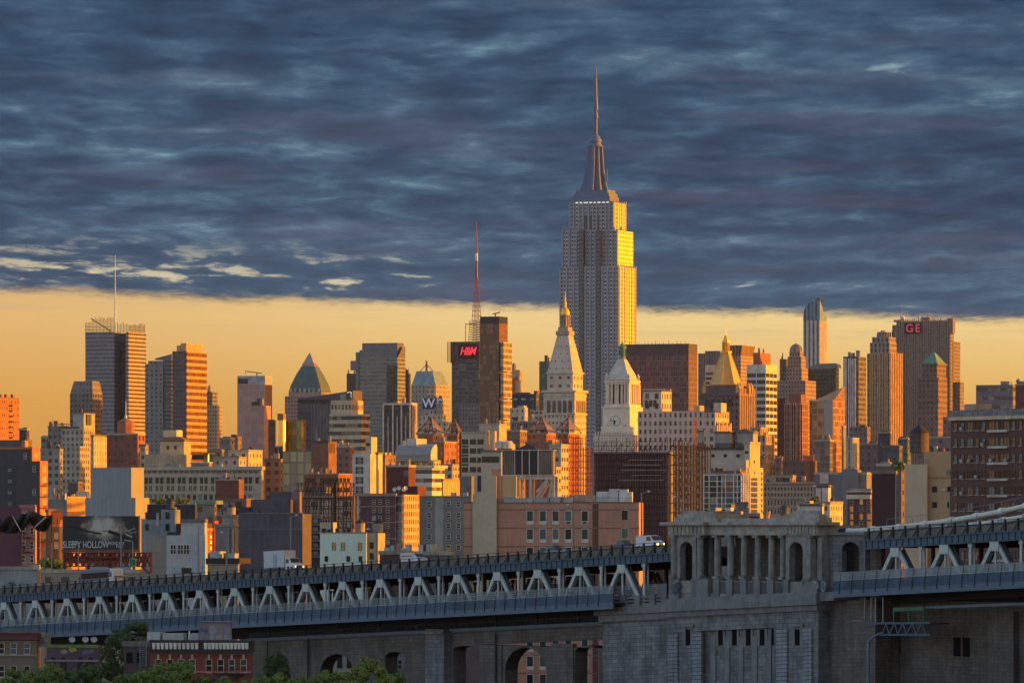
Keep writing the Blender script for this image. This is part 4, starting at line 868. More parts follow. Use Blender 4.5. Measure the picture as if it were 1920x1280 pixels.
# mirror gold tower with glint
b = B('office_tower', 'yellow mirror glass tower with a blinding sun glint on its rounded corner', 566, 3100)
mgl = GL((150, 128, 72), .95, .93, (128, 116, 78), (150, 132, 78), .5, gr=.22, metal=.35)
b.box('wall', mgl, 536, 566, 574, 788, per=3, fl=3.8); b.box('wall', GL((120, 72, 50), .9, .9, (96, 58, 44), (110, 66, 48), .5, gr=.4), 503, 515, 516, 788, yo=1, per=3, fl=3.8)
m, mi = b.mb('glint_cylinder', S('mirror_gold', (230, 180, 110), .23, 1, .05)); l = b.lx(526.5, -4); r = 10.5*3100/F  # mirror cylinder added and set forward to throw the sun glint
m.prism([(l+r*cos(a), -4+r*sin(a)*1.1) for a in [-pi+2*pi*i/40 for i in range(40)]], 0, b.z(788), per=None, smooth=True)
b.box('roof_unit', S('roof_rust', (150, 92, 66)), 520, 531, 536, 775, 788.2, yo=4, plain=True); b.done()
b = B('office_building', 'beige gridded glass block under the mirror gold tower', 583, 2650)
b.box('wall', GL((120, 112, 104), .82, .86, (176, 160, 118), (190, 172, 128), .5, gr=.25), 530, 584, 590, 845, per=4, fl=5.2); b.box('wall', S('black_col', (60, 54, 52)), 516, 530, 530.6, 838, yo=2, plain=True); b.done()
b = B('office_building', 'brown block left of the beige gridded glass block behind scaffold pipes', 526, 2500)
b.box('wall', GL((124, 104, 88), .5, .5, (60, 52, 50), (120, 100, 86), .3), 496, 526, 530, 862, per=3.4, fl=3.6); b.done()
# chimney like block
b = B('office_building', 'plain brown shaft with an orange side cut by tall black slots', 616, 2350)
x = b.box('wall', S('brown_panel', (118, 82, 68), .85), 584, 616, 631, 829, plain=True); m, mi = b.mb('cornice', ROOFD); m.box(x[0]-.3, x[1]+.3, -.3, x[3], x[5], x[5]+.5)
for q in (618.6, 622.4, 626.4): l = b.ly(q); b.bx('slot_window', IRON, -.2, .12, l-.55, l+.55, b.z(849, 0, l), b.z(831, 0, l))
b.done()
b = B('office_building', 'brown block with orange side and wide windows under the slotted shaft', 634, 2250)
x = b.box('wall', S('brown_brick2', (124, 84, 68), .85), 569, 634, 661, 890, plain=True); m, mi = b.mb('cornice', S('tan_trim', (150, 110, 88))); m.box(x[0]-.4, x[1]+.5, -.5, x[3], x[5], x[5]+.6)
windows(b, 'f', (582, 610, 626), (900, 918), 4.2, 1.9, WFD, WD, None, 4); windows(b, 'r', (639, 646, 653), (900, 918), 2.8, 1.9, WFD, WD, None, 2); b.done()
b = B('apartment_building', 'dim brown apartment block behind the white one right of the slotted shaft', 656, 2900)
b.box('wall', GL((112, 84, 78), .4, .45, (46, 42, 48), (140, 134, 130), .3), 632, 656, 664, 838, per=3.4, fl=3.6); b.done()
# white building
b = B('apartment_building', 'white slab with big black windows, a peach flank and a bright yellow edge', 694, 2200)
x = b.box('wall', S('white_slab', (184, 178, 172), .8), 661, 694, 695, 851, plain=True)
b.box('wall', S('peach_flank', (196, 166, 146), .8), 693, 694.4, 709, 851, yo=-.01, plain=True); b.box('wall', S('slab_edge_lit', (204, 178, 130), .8), 705, 709, 717, 850, yo=-5, plain=True)  # edge block: sunlit yellow put into the wall colour
b.box('roof_house', S('roof_house', (172, 156, 144)), 685, 696, 707, 819, 851.2, yo=3, plain=True)
windows(b, 'f', (674,), (863, 881, 900, 918), 3.4, 2.9, WFW, WD, None, 7)
for y in range(858, 925, 9): l = b.ly(713); b.bx('slot_window', IRON, -.2+.0, .1+.3, l-.5, l+.5, b.z(y+3, 0, l), b.z(y, 0, l))
b.bx('roof_unit', IRON, b.lx(686, 2), b.lx(693, 2), 2, 4, b.z(834), b.z(830)); b.done()
b = B('apartment_building', 'brown brick block with windows right of the white slab', 722, 2500)
b.box('wall', GL((128, 96, 82), .35, .45, (50, 46, 50), (170, 160, 150), .4), 700, 722, 742, 855, per=3.2, fl=3.4)
for q in (726, 734): l = b.ly(q); b.bx('roof_unit', S('roof_unit_or', (180, 150, 110)), -2, -.5, l-1, l+1, b.z(855, 0, l), b.z(848, 0, l))
b.done()
# silver vaulted building
b = B('office_building', 'building with a curved silver metal vault and glowing balconies', 810, 2550)
m, mi = b.mb('roof', GL((160, 164, 164), .94, .94, (168, 172, 170), (150, 156, 156), .4, gr=.35, metal=.3)); l0, l1 = b.lx(741), b.lx(808); dd = b.ly(822)
pr = [(0, 861), (-.3, 852), (.6, 843), (3, 836), (7, 831.5)]
for (y0, p0), (y1, p1) in zip(pr, pr[1:]): m.face([(l0, y0, b.z(p0)), (l1, y0, b.z(p0)), (l1, y1, b.z(p1)), (l0, y1, b.z(p1))], [(0, p0/6), (20, p0/6), (20, p1/6), (0, p1/6)], mi)
m.face([(l1, 0, b.z(861))]+[(l1, dd, b.z(861)), (l1, dd, b.z(838)), (l1, 7, b.z(831.5))]+[(l1, y, b.z(p)) for y, p in pr[::-1][1:-1]], None, mi); m.face([(l0, 7, b.z(831.5)), (l1, 7, b.z(831.5)), (l1, dd, b.z(838)), (l0, dd, b.z(838))], None, mi)
m.box(l0, l1+.5, -1.2, dd, b.z(864), b.z(861), mi=mi)
b.box('wall', GL((186, 164, 134), .6, .5, (96, 80, 66), (190, 150, 96), .5), 740, 809, 826, 864, yo=1.5, per=2.6, fl=3.2)
m, mi = b.mb('balcony', S('balc_stone', (180, 160, 134))); m.box(b.lx(735), 2, -2, 2, b.z(877), b.z(871)); m.box(1.2, 4, -2, b.ly(836), b.z(880), b.z(871))
b.box('roof_unit', S('roof_unit_cream', (190, 170, 150)), 755, 762, 763, 826, 840, yo=4, plain=True); b.box('roof_unit', S('roof_unit_pale', (168, 164, 160)), 763, 781, 800, 822, 836, yo=4, plain=True); b.done()
b = B('office_building', 'maroon blank block with an orange flank below the silver vault', 766, 2150)
mar = S('maroon_panel', (86, 44, 44), .8); b.box('wall', mar, 724, 766, 779, 874, plain=True); b.box('wall', mar, 766, 783, 799, 911, yo=-1, plain=True); b.bx('window', WBL, b.lx(757), b.lx(766)-.1, -.12, .05, b.z(893), b.z(882)); b.done()
b = B('apartment_building', 'white apartment block striped with balconies and yellow sunlight', 812, 2180)
b.box('wall', GL((194, 186, 176), 1.0, .45, (90, 84, 84), (176, 150, 120), .5, gr=.25), 779, 810, 834, 876, per=3, fl=3.2)
m, mi = b.mb('parapet', S('para_cream', (196, 176, 142))); m.box(b.lx(776), .8, -.8, b.ly(836), b.z(877), b.z(872)); b.done()
b = B('office_building', 'small yellow lit ribbed block at the foot of the striped balconies', 834, 2100)
b.box('wall', GL((190, 156, 112), .3, .9, (150, 116, 80), (190, 150, 100), .3), 828, 831, 862, 900, per=2, fl=9); b.done()
# brick twins with glass pyramids
ZP = S('pyr_glass', (150, 120, 104), .18, 0, .1); ZP.node_tree.nodes['Principled BSDF'].inputs['Alpha'].default_value = .45; PG = 'brick towers with glass pyramid tops'
ZB = GL((150, 84, 58), .45, .42, (60, 48, 48), (130, 100, 84), .35)
for (x0, xm, x1, y, ax, ay, D, lb) in [(784, 812, 832, 814, 815, 783, 3000, 'red brick tower with glass pyramid, first from the left'), (838, 858, 866, 814, 861, 785, 3150, 'red brick tower with glass pyramid beside the pale ribbon windowed block'),
                                   (988, 1025, 1042, 813, 1011, 782, 3000, 'red brick tower with glass pyramid just left of the campanile foot'), (1043, 1066, 1087, 812, 1056, 783, 3050, 'red brick tower with glass pyramid before the campanile foot, partly scaffolded')]:
    b = B('apartment_tower', lb, xm, D, group=PG); x = b.box('wall', ZB, x0, xm, x1, y, per=3, fl=3.6)
    cx, cy = (x[0]+x[1])/2, min(x[3]/2, 12); hw = (x[1]-x[0])/2*.96; za, zb = b.z(y, cx, cy), b.z(ay, cx, cy); hd = cy*.96
    pb = za+(zb-za)*.22
    m = MB(); m.prism(sq(cx, cy, hw, hd), pb, zb, sq(cx, cy, .05, .05)); m.build('glass_pyramid', ZP, b.root)
    m = MB()
    for sx_ in (-1, 1):
        for sy_ in (-1, 1): m.beam((cx+sx_*hw, cy+sy_*hd, pb), (cx, cy, zb), .5); m.beam((cx+sx_*hw, cy+sy_*hd, pb), (cx+sx_*hw*1.2, cy+sy_*hd*1.15, za), .5)
        m.beam((cx+sx_*hw, cy-hd, pb), (cx+sx_*hw, cy+hd, pb), .45); m.beam((cx-hw, cy+sx_*hd, pb), (cx+hw, cy+sx_*hd, pb), .45)
        m.beam((cx-hw*.5, cy+sx_*hd*.5, (pb+zb)/2), (cx+hw*.5, cy+sx_*hd*.5, (pb+zb)/2), .35); m.beam((cx+sx_*hw*.5, cy-hd*.5, (pb+zb)/2), (cx+sx_*hw*.5, cy+hd*.5, (pb+zb)/2), .35)
        m.beam((cx, cy+sx_*hd, pb), (cx-hw*.5, cy+sx_*hd*.5, (pb+zb)/2), .3); m.beam((cx, cy+sx_*hd, pb), (cx+hw*.5, cy+sx_*hd*.5, (pb+zb)/2), .3)
    m.build('pyramid_frame', S('frame_steel', (70, 60, 58), .6), b.root); b.done()
b = B('apartment_building', 'brick apartment wing with an orange side below the first glass pyramid', 833, 2700)
b.box('wall', GL((142, 86, 64), .35, .45, (66, 52, 50), (170, 140, 116), .4), 800, 833, 856, 829, per=3, fl=3.4); b.done()
b = B('apartment_building', 'small whitish block before the brick wing below the glass pyramids', 848, 2400)
b.box('wall', GL((156, 144, 134), .5, .5, (60, 56, 60), (140, 130, 120), .4), 826, 848, 862, 872, per=2.6, fl=3); b.done()
b = B('apartment_building', 'dark red brick wing between the third and fourth glass pyramids', 1035, 2800)
b.box('wall', GL((134, 76, 58), .4, .45, (56, 46, 48), (150, 120, 104), .3), 985, 1035, 1050, 830, per=3, fl=3.4)
for q in (1040, 1046): l = b.ly(q); b.bx('roof_unit', S('roof_unit_or2', (190, 110, 70)), -3, -.5, l-2, l+2, b.z(830, 0, l), b.z(824, 0, l))
b.done()
b = B('apartment_building', 'brown block with dark flank and lit corner left of the third glass pyramid', 982, 2900)
b.box('wall', GL((112, 92, 84), .4, .5, (48, 44, 50), (130, 116, 108), .3), 950, 975, 988, 808, per=3, fl=3.4); b.done()
b = B('apartment_building', 'narrow block with a bright orange side right of the striped cooling tower', 1052, 2000)
b.box('wall', GL((160, 150, 140), .6, .4, (60, 58, 64), (140, 130, 124), .4), 1030, 1052, 1066, 835, per=3, fl=3.2); b.box('wall', GL((160, 150, 140), .6, .4, (60, 58, 64), (140, 130, 124), .4), 1040, 1043, 1052, 875, yo=-6, per=3, fl=3.2); b.done()
# pale ribbon windowed block
b = B('apartment_building', 'pale beige block with ribbon windows and two lit roof pipes', 913, 2300)
PB_ = S('pale_beige', (166, 154, 138), .8, 0, .18); x = b.box('wall', PB_, 865, 913, 916, 811, plain=True); b.box('wall', S('beige_dark_side', (70, 62, 64)), 861, 865, 865.3, 812, yo=.2, plain=True)
windows(b, 'f', (872, 887, 901), (828, 845, 862, 880), 2.6, 2.1, WFD, WD, None, 2)
windows(b, 'f', (872,), (836.5, 853.5, 871), 3.0, 1.0, WFC, WD, None, 0)
for q in (914, 927): l = b.lx(q, -1.5); m = MB(); m.tube((l, -1.5, b.z(845)), (l, -1.5, b.z(808)), .8, .8, 10); m.build('roof_pipe', S('pipe_tan', (186, 150, 108), .5, .2), b.root)
b.done()
b = B('office_building', 'beige block with a plain front and an orange side under the bronze glass tower', 936, 2600)
b.box('wall', S('beige_b', (160, 146, 128)), 898, 936, 950, 796, plain=True); b.done()
b = B('office_building', 'low beige building with a dark window band left of the striped cooling tower', 940, 2050)
b.box('wall', PB_, 902, 940, 944, 846, plain=True); windows(b, 'f', (909.5, 918, 930), (861,), 2.5, 2.2, WFD, WD, None, 2)
for q in (938, 952): l = b.lx(q, 5); m = MB(); m.lathe(l, 5, [(1.9, b.z(840)), (1.9, b.z(829)), (1.3, b.z(826)), (.1, b.z(825.5))], 12); m.build('roof_fan', S('fan_white', (186, 176, 170)), b.root)
b.box('roof_house', S('fan_house', (172, 160, 150)), 931, 960, 966, 832, 846.2, yo=6, plain=True); b.done()
# right of centre
b = B('office_building', 'long pale stone office block stepping up behind the white clock tower', 1330, 3100)
pg = GL((176, 156, 146), .42, .55, (46, 38, 42), (130, 116, 112), .3)
b.box('wall', pg, 1196, 1328, 1342, 770, per=2.9, fl=4.4); b.box('wall', pg, 1205, 1240, 1259, 733, 770.4, yo=4, per=4.4, fl=5)
b.box('roof_unit', S('roof_orange_b', (190, 140, 96)), 1300, 1312, 1320, 760, 770.4, yo=6, plain=True)
for q in (1212, 1220, 1228): l = b.lx(q, 4); b.bx('slot_window', GLASSB, l-.8, l+.8, 3.6, 4.1, b.z(762, l, 4), b.z(750, l, 4))
for q in range(1207, 1258, 6): l = b.lx(q, 4); b.bx('crenel', S('crenel', (166, 146, 132)), l-.7, l+.7, 3.8, 5, b.z(733, l, 4), b.z(729, l, 4))
b.done()
b = B('office_building', 'stepped stone block with blazing yellow gothic piers at its right', 1341, 2950)
b.box('wall', pg, 1300, 1341, 1371, 800, per=3.6, fl=4.2); b.box('wall', pg, 1322, 1341, 1367, 772, 800.4, yo=2, per=3.6, fl=4.2); b.box('roof_frame', S('white_frame', (180, 164, 146)), 1338, 1352, 1362, 755, 773, yo=4, plain=True)
for i in range(8): l = b.ly(1342.5+i*3.6); b.bx('pier', S('pier_yel', (196, 160, 110)), -.2, .9, l-.8, l+.8, b.z(900, 0, l), b.z(797-(i % 2)*4, 0, l))
b.done()
b = B('apartment_building', 'stone block with orange vertical ribs right of the roof tank houses', 1436, 2600)
b.box('wall', GL((160, 132, 108), .4, .7, (70, 56, 54), (150, 116, 90), .3), 1418, 1436, 1453, 815, per=3, fl=4); b.box('wall', GL((160, 132, 108), .4, .7, (70, 56, 54), (150, 116, 90), .3), 1408, 1426, 1440, 803, 815.5, yo=3, per=3, fl=4); b.done()
b = B('apartment_tower', 'red netted construction tower with a pale grid of poles', 1504, 3500)
nr = GL((150, 122, 112), .86, .88, (128, 50, 44), (112, 40, 38), .45, gr=.7)
b.box('wall', nr, 1471, 1505, 1515, 757, per=3.6, fl=4); b.box('wall', GL((96, 60, 58), .7, .7, (110, 52, 50), (80, 44, 44), .4, gr=.6), 1457, 1470, 1472, 745, yo=3, per=3, fl=4); b.box('roof_unit', S('brown_top', (122, 78, 68)), 1479, 1502, 1509, 739, 757.2, yo=3, plain=True)
for i in range(9): l = b.lx(1472+i*4.1); b.bx('pole', S('pole_pale', (176, 136, 120)), l-.18, l+.18, -.8, -.4, 0, b.z(757-(i % 3), l))
b.done()
b = B('apartment_tower', 'orange reflecting glass block left of the grey wedge tower', 1546, 3400)
og = GL((150, 96, 72), .9, .86, (120, 74, 58), (176, 112, 76), .5, gr=.25, metal=.25); x = b.box('wall', og, 1518, 1530, 1548, 752, per=3, fl=3.6); b.done()
b = B('apartment_tower', 'wedge topped glass tower with a blank grey face and glittering orange side', 1561, 3200)
x = b.box('wall', S('grey_face', (142, 138, 136), .7, 0, .15), 1545, 1561, 1561.3, 752, plain=True); dd = b.ly(1583)
gw = GL((176, 132, 96), .86, .82, (150, 104, 74), (196, 150, 104), .5, gr=.25, metal=.2); m, mi = b.mb('glass_wall', gw)
m.box(-12, .02+.3, .4, dd, 0, b.z(752), 3, 3.6, mi)
zt = b.z(752); zp = b.z(726, 0, dd*.9); m.face([(.32, .4, zt), (.32, dd, zt), (.32, dd, zp), (.32, dd*.85, zp)], [(0, .5), (7, .5), (7, 7), (6, 7)], mi); m.face([(-12, .4, zt), (.32, .4, zt), (.32, dd*.85, zp), (-12, dd*.85, zt+1)], None, mi)
m.face([(-12, dd, zt), (.32, dd, zt), (.32, dd, zp), (-12, dd, zt+1)], None, mi); b.done()
b = B('apartment_building', 'mid height glass block standing at the foot of the wedge tower', 1556, 2900)
b.box('wall', GL((128, 112, 104), .9, .85, (104, 92, 90), (140, 116, 100), .5, gr=.25), 1528, 1556, 1562, 826, per=3, fl=3.6); b.done()
b = B('apartment_building', 'narrow grey slab with a bright orange windowless side', 1599, 2600)
b.box('wall', GL((150, 146, 140), .3, .9, (110, 108, 110), (120, 118, 116), .4), 1586, 1599, 1611, 820, per=4, fl=6); b.box('wall', S('grey_post', (110, 108, 112)), 1578, 1581, 1586, 800, yo=8, plain=True); b.done()
for (x0, xm, x1, y, D, nm, lb, c) in [
    (1592, 1626, 1632, 800, 3700, 'office_building', 'dim mauve block at the foot of the white pier tower', (112, 96, 100)),
    (1612, 1646, 1650, 832, 3000, 'office_building', 'broad dim purple block right of the orange windowless slab', (100, 84, 90)),
    (1646, 1669, 1672, 811, 2700, 'office_building', 'square charcoal block below the orange edged deco tower', (64, 60, 68)),
    (1655, 1686, 1692, 838, 2500, 'office_building', 'charcoal blue block under the square charcoal one', (76, 74, 84)),
    (1684, 1702, 1708, 822, 3200, 'office_building', 'dark green roofed block left of the big roof tank', (78, 96, 92)),
    (1768, 1784, 1790, 785, 3300, 'office_building', 'mauve block left of the brown brick block', (120, 96, 98)),
    (1742, 1784, 1790, 820, 2600, 'office_building', 'purple grey roofline right of the big roof tank', (110, 96, 104)),
    (1430, 1464, 1468, 858, 2700, 'apartment_building', 'dim maroon block with rooftop water tower below red netted tower', (112, 84, 80)),
    (1380, 1432, 1436, 858, 2500, 'apartment_building', 'grey brown block behind the lit stepped white tower', (128, 112, 104)),
    (1433, 1486, 1492, 893, 2250, 'office_building', 'tan low block above the classical long building', (140, 122, 108))]:
    b = B(nm, lb, xm, D); b.box('wall', GL(c, .4, .42, (44, 42, 48), (120, 112, 110), .3), x0, xm, x1, y, per=3.2, fl=3.6)
    l = b.lx(xm-8, 2); b.bx('roof_unit', ROOFD, l-2.5, l+1.5, 2, 5, b.z(y), b.z(y-4)); b.done()
b = B('apartment_building', 'brown apartment block with a flaming red orange lit flank', 1511, 2600)
b.box('wall', GL((104, 76, 74), .35, .45, (60, 50, 52), (150, 136, 128), .3), 1467, 1511, 1532, 863, per=3.2, fl=3.6); b.box('wall', S('red_sunlit', (190, 92, 66)), 1505, 1511, 1526, 855, 863.2, yo=2, plain=True); b.done()  # upper block colour already holds the red sunlight
# white stepped tower
b = B('apartment_building', 'white apartment block with a tall yellow lit stair shaft stepping down', 1406, 1850)
wt = S('white_brick', (168, 156, 142), .85, 0, .18); b.box('wall', wt, 1316, 1395, 1396, 842, yo=2, plain=True); x = b.box('wall', wt, 1395, 1406, 1425, 831, plain=True); b.box('wall', wt, 1392, 1404, 1431, 876, yo=-1.4, plain=True)
b.box('wall', wt, 1316, 1399, 1408, 862, yo=-3, plain=True)
for q in (1337, 1360, 1384): l = b.lx(q, 2); b.bx('window', WD, l-.55, l+.55, 1.9, 2.1, b.z(857, l, 2), b.z(851, l, 2))
l = b.lx(1400); b.bx('window', WD, l-.5, l+.5, -.1, .1, b.z(850, l), b.z(845, l))
for y in range(862, 965, 22): l = b.ly(1414); b.bx('window', WD, -.1, .12, l-.4, l+.4, b.z(y+7, 0, l), b.z(y, 0, l))
for y in range(885, 965, 10): l = b.ly(1428, b.lx(1404, -1.4)); xo = b.lx(1404, -1.4); b.bx('window', WD, xo-.1, xo+.12, l-.5, l+.5, b.z(y+5, xo, l), b.z(y, xo, l))
m, mi = b.mb('roof', ROOFD); m.box(b.lx(1308, 2), b.lx(1392, 2), 1.2, 14, b.z(842), b.z(838)); b.done()
for i, (xa, xm, xb, yt, yb, lb) in enumerate([(1308, 1320, 1321, 809, 838, 'low grey roof tank house at the left end of three'), (1340, 1369, 1378, 811, 838, 'middle grey roof tank house with a yellow lit end'), (1382, 1412, 1421, 811, 838, 'grey roof tank house with domed cap, nearest the yellow shaft')]):
    b = B('tank_house', lb, xm, 1878, cat='tank house', group='roof tank houses on the white block', z=0); b.box('wall', S('tank_grey', (146, 140, 134)), xa, xm, xb, yt, 830, plain=True); b.box('base', S('tank_base', (96, 90, 90)), xa, xm, xb, 830, 846, yo=.15, plain=True)
    m, mi = b.mb('roof', ROOFD); l0, l1 = b.lx(xa), b.lx(xm); m.prism([(l0-.3, -.3), (l1+.3, -.3), (l1+.3, b.ly(xb)), (l0-.3, b.ly(xb))], b.z(yt), b.z(yt-1.5))
    if i == 2: m.lathe(b.lx(1397, 4), 4, [(3, b.z(811)), (2.4, b.z(806)), (.2, b.z(803))], 12)
    b.done()
# glass grid block
b = B('apartment_building', 'glass apartment block with a white frame grid and coloured blinds', 1405, 1740)
x = b.box('wall', S('grid_back', (70, 68, 74)), 1320, 1390, 1406, 890, plain=True); fr = S('grid_white', (196, 190, 184), .6); m, mi = b.mb('frame_grid', fr)
ys = [889, 901, 911, 922, 932, 943, 953]; xs_ = [1320, 1330, 1345, 1354, 1361, 1376, 1383, 1390]
for y in ys: m.box(x[0], .3, -.35, .05, b.z(y+1.2), b.z(y)); m.box(-.05, .35, .1, x[3], b.z(y+1.2), b.z(y))
for q in xs_: l = b.lx(q); m.box(l-.14, l+.14, -.3, .05, 0, b.z(889, l))
for q in (1393, 1397, 1401, 1405): l = b.ly(q); m.box(-.05, .3, l-.25, l+.25, 0, b.z(889, 0, l))
R = random.Random(4); pc = [WD, WD, WBL, WCU, S('pane_red', (112, 66, 58), .2), S('pane_tan', (140, 116, 92), .25), WTE]
for j in range(6):
    for i in range(7):
        l0, l1 = b.lx(xs_[i])+.2, b.lx(xs_[i+1])-.2; b.bx('window', R.choice(pc), l0, l1, -.15, -.01, b.z(ys[j+1]-.2), b.z(ys[j]+1.4))
m, mi = b.mb('roof_plant', S('roof_plant', (110, 76, 66))); m.box(b.lx(1335, 2), b.lx(1388, 2), 2, 8, b.z(890), b.z(882)); b.done()
# classical long building
b = B('office_building', 'long classical stone building with rows of paired windows and dentil cornice', 1530, 2100)
cl_ = S('classic_stone', (146, 128, 116), .8, 0, .2); x = b.box('wall', cl_, 1431, 1530, 1536, 905, plain=True); m, mi = b.mb('cornice', cl_); m.box(x[0], .8, -.8, x[3], b.z(907), b.z(903)); m.box(x[0], .3, -.4, .05, b.z(935), b.z(933)); m.box(x[0], .3, -.3, .05, b.z(951), b.z(949))
windows(b, 'f', [1435+i*6.2 for i in range(16)], (916, 927), .75, 1.4, WFC, WD, None, 0); windows(b, 'f', [1435+i*6.2 for i in range(16)], (942, 958), .6, 2.0, WFC, WD, None, 0); b.done()
# grey blank building
b = B('office_building', 'blank grey building with a rounded chimney stack and low brown wing', 1583, 1850)
gb = S('blank_grey', (112, 110, 112), .85, 0, .15); x = b.box('wall', gb, 1527, 1625, 1634, 888, plain=True); l = b.lx(1593, -1); m, mi = b.mb('chimney', gb); m.prism([(l-2.6, -1), (l+2.8, -1), (l+2.8, 3), (l-2.6, 3)], 0, b.z(882)); m.prism([(l-2.6, -1), (l+2.8, -1), (l+2.8, 3), (l-2.6, 3)], b.z(882), b.z(878), [(l-1.4, -1), (l+1.6, -1), (l+1.6, 3), (l-1.4, 3)])
b.box('penthouse', S('pent_white', (176, 168, 164)), 1537, 1553, 1557, 888.5, 906, yo=-1, plain=True); b.done()
b = B('office_building', 'white hut with a yellow end wall before the blank grey building', 1554, 1750)
b.box('wall', S('hut_white', (180, 176, 172)), 1530, 1553, 1558, 912, plain=True); m, mi = b.mb('roof', ROOFD); m.box(b.lx(1527), .4, -.5, 4, b.z(912.5), b.z(911)); b.done()
b = B('apartment_building', 'pale building with a yellow lit windowed flank behind the stone pavilion', 1556, 1650)
b.box('wall', GL((176, 166, 156), .35, .45, (70, 60, 58), (140, 120, 104), .3), 1495, 1556, 1580, 943, per=2.4, fl=2.9); b.done()
b = B('apartment_building', 'maroon brick building with white cornice and two glinting windows', 1632, 1520)
x = b.box('wall', BR('brick_maroon', (98, 62, 60), (88, 54, 54), (100, 80, 76)), 1589, 1633, 1636, 922, plain=True); m, mi = b.mb('cornice', WFC); m.box(x[0]-.2, .2, -.5, .1, b.z(935), b.z(927)); m.box(x[0]-.2, .2, -.3, 4, b.z(922), b.z(920))
windows(b, 'f', (1597, 1615, 1629), (940, 954, 968, 982), .95, 1.5, WFC, [WD, WD, S('glint', (220, 150, 80), .1, .8)], None, 1)  # orange pane colour imitates a sun glint
m, mi = b.mb('parapet', S('pale_para', (140, 132, 130))); m.box(x[0]+.4, 0, 1, 5, b.z(922), b.z(915.5)); b.done()
b = B('office_building', 'dark blank brown slab with a thin lamp pole before it', 1679, 1420)
b.box('wall', S('slab_brown', (62, 42, 44), .85, 0, .15), 1635, 1679, 1681.5, 886, plain=True); b.done()
b = B('apartment_building', 'dull brick building with roof garden behind the dark blank slab', 1690, 1700)
b.box('wall', GL((96, 80, 78), .4, .4, (46, 44, 48), (110, 104, 102), .3), 1645, 1690, 1697, 872, per=3, fl=3.2); b.box('roof_house', S('roof_house_b', (130, 122, 116)), 1650, 1668, 1672, 866, 872.2, yo=2, plain=True); b.done()
b = B('apartment_building', 'beige rendered building with a paler left wall and few square windows', 1738, 1450)
x = b.box('wall', S('beige_light', (178, 160, 138), .85, 0, .12), 1696, 1738, 1739, 870, plain=True); b.box('wall', S('beige_warm', (164, 136, 104), .85, 0, .12), 1732, 1786, 1792, 846, yo=1.5, plain=True)
for q in (1752.5, 1781): windows(b, 'f', (q,), (917, 946), 1.3, 1.5, WFD, WD, None, 1, yo=1.5)
windows(b, 'f', (1779,), (886,), 1.0, 1.3, WFD, [WCU], None, 1, yo=1.5)
m, mi = b.mb('railing', STEEL)
for q in range(1697, 1742, 4): l = b.lx(q); m.box(l-.04, l+.04, .2, .28, b.z(870), b.z(862))
m.box(b.lx(1697), b.lx(1741), .2, .28, b.z(862.6), b.z(862)); m, mi = b.mb('cornice', S('beige_trim', (150, 120, 92))); m.box(b.lx(1730, 1.5), b.lx(1786, 1.5), 1.2, 1.6, b.z(895), b.z(893.5)); b.done()
WT_R = 18.5; water_tank(1723.5, 795, 850, 1480, 'large dark wooden roof tank with orange lit side on the beige building', WOODT, legs=.2)
WT_R = 5; water_tank(1663, 856, 872, 1720, 'small brown roof tank near the roof garden shrub', S('tank_red', (96, 60, 52)), legs=.4)
# scaffold wrapped building
b = B('office_building', 'large building wrapped in dark brown netting and steel scaffold', 1252, 1800)
x = b.box('wall', S('net_core', (118, 84, 76), .9), 1114, 1250, 1262, 850, yo=1, plain=True); net = MESHY('dark_net', (112, 78, 70), .4, 1.1)
m, mi = b.mb('netting', net); l0, l1 = b.lx(1114), b.lx(1252); z1 = b.z(850); m.face([(l0, 0, 0), (l1, 0, 0), (l1, 0, z1), (l0, 0, z1)], [(0, 0), (l1-l0, 0), (l1-l0, z1), (0, z1)], mi)
m, mi = b.mb('scaffold', S('scaf_steel', (30, 26, 26), .9)); R = random.Random(11); dd = b.ly(1318)
for i in range(30): l = l0+(l1-l0)*i/29; m.box(l-.07, l+.07, -.5, -.36, 0, z1+1.5+R.random()*4.5)
for j in range(3): z = z1+1.2+j*1.3; m.box(l0, l1, -.5, -.42, z-.06, z+.06)
for i in range(16): l = l0+(l1-l0)*R.random(); m.beam((l, -.45, z1), (l+2.5, -.45, z1+3.5), .12)
for j in range(16): z = z1-j*2.1; m.box(l0, l1, -.5, -.3, z-.07, z+.07)
for i in range(13):
    l = 1+dd*i/12; 
    for xx in (.6, 2.2): m.box(xx-.09, xx+.09, l-.2, l+.2, 0, b.z(835, 0, 5)+R.random()*2)
for j in range(11): z = b.z(835, 0, 5)-j*3.0; m.box(.6, 2.3, .4, dd, z-.08, z+.08)
for j in range(9): z = b.z(835, 0, 5)-j*3.4; m.beam((.6, 1, z), (.6, dd, z-3.4), .16); m.beam((.6, dd, z), (.6, 1, z-3.4), .16)
m, mi = b.mb('plank', S('plank', (130, 112, 100))); 
for j, (q0, q1) in enumerate([(1180, 1245), (1170, 1240), (1165, 1248), (1185, 1240), (1160, 1245)]): z = b.z(862+j*9.5); m.box(b.lx(q0), b.lx(q1), -.62, -.5, z-.12, z+.12)
m, mi = b.mb('pier', S('old_pier', (120, 108, 96))); m.box(.1, .9, .2, 2.6, 0, b.z(846)); m, mi = b.mb('roof_edge', S('tin_edge', (96, 88, 88))); m.box(l0-.6, 1, -.9, .2, z1, z1+.5)
b.done()
b = B('scaffold', 'rust red scaffold cage rising right of the fourth glass pyramid tower', 1092, 2300, cat='scaffold')
m, mi = b.mb('frame', S('rust_red', (120, 62, 48), .7)); l0, l1 = b.lx(1066), b.lx(1104); z1 = b.z(820)
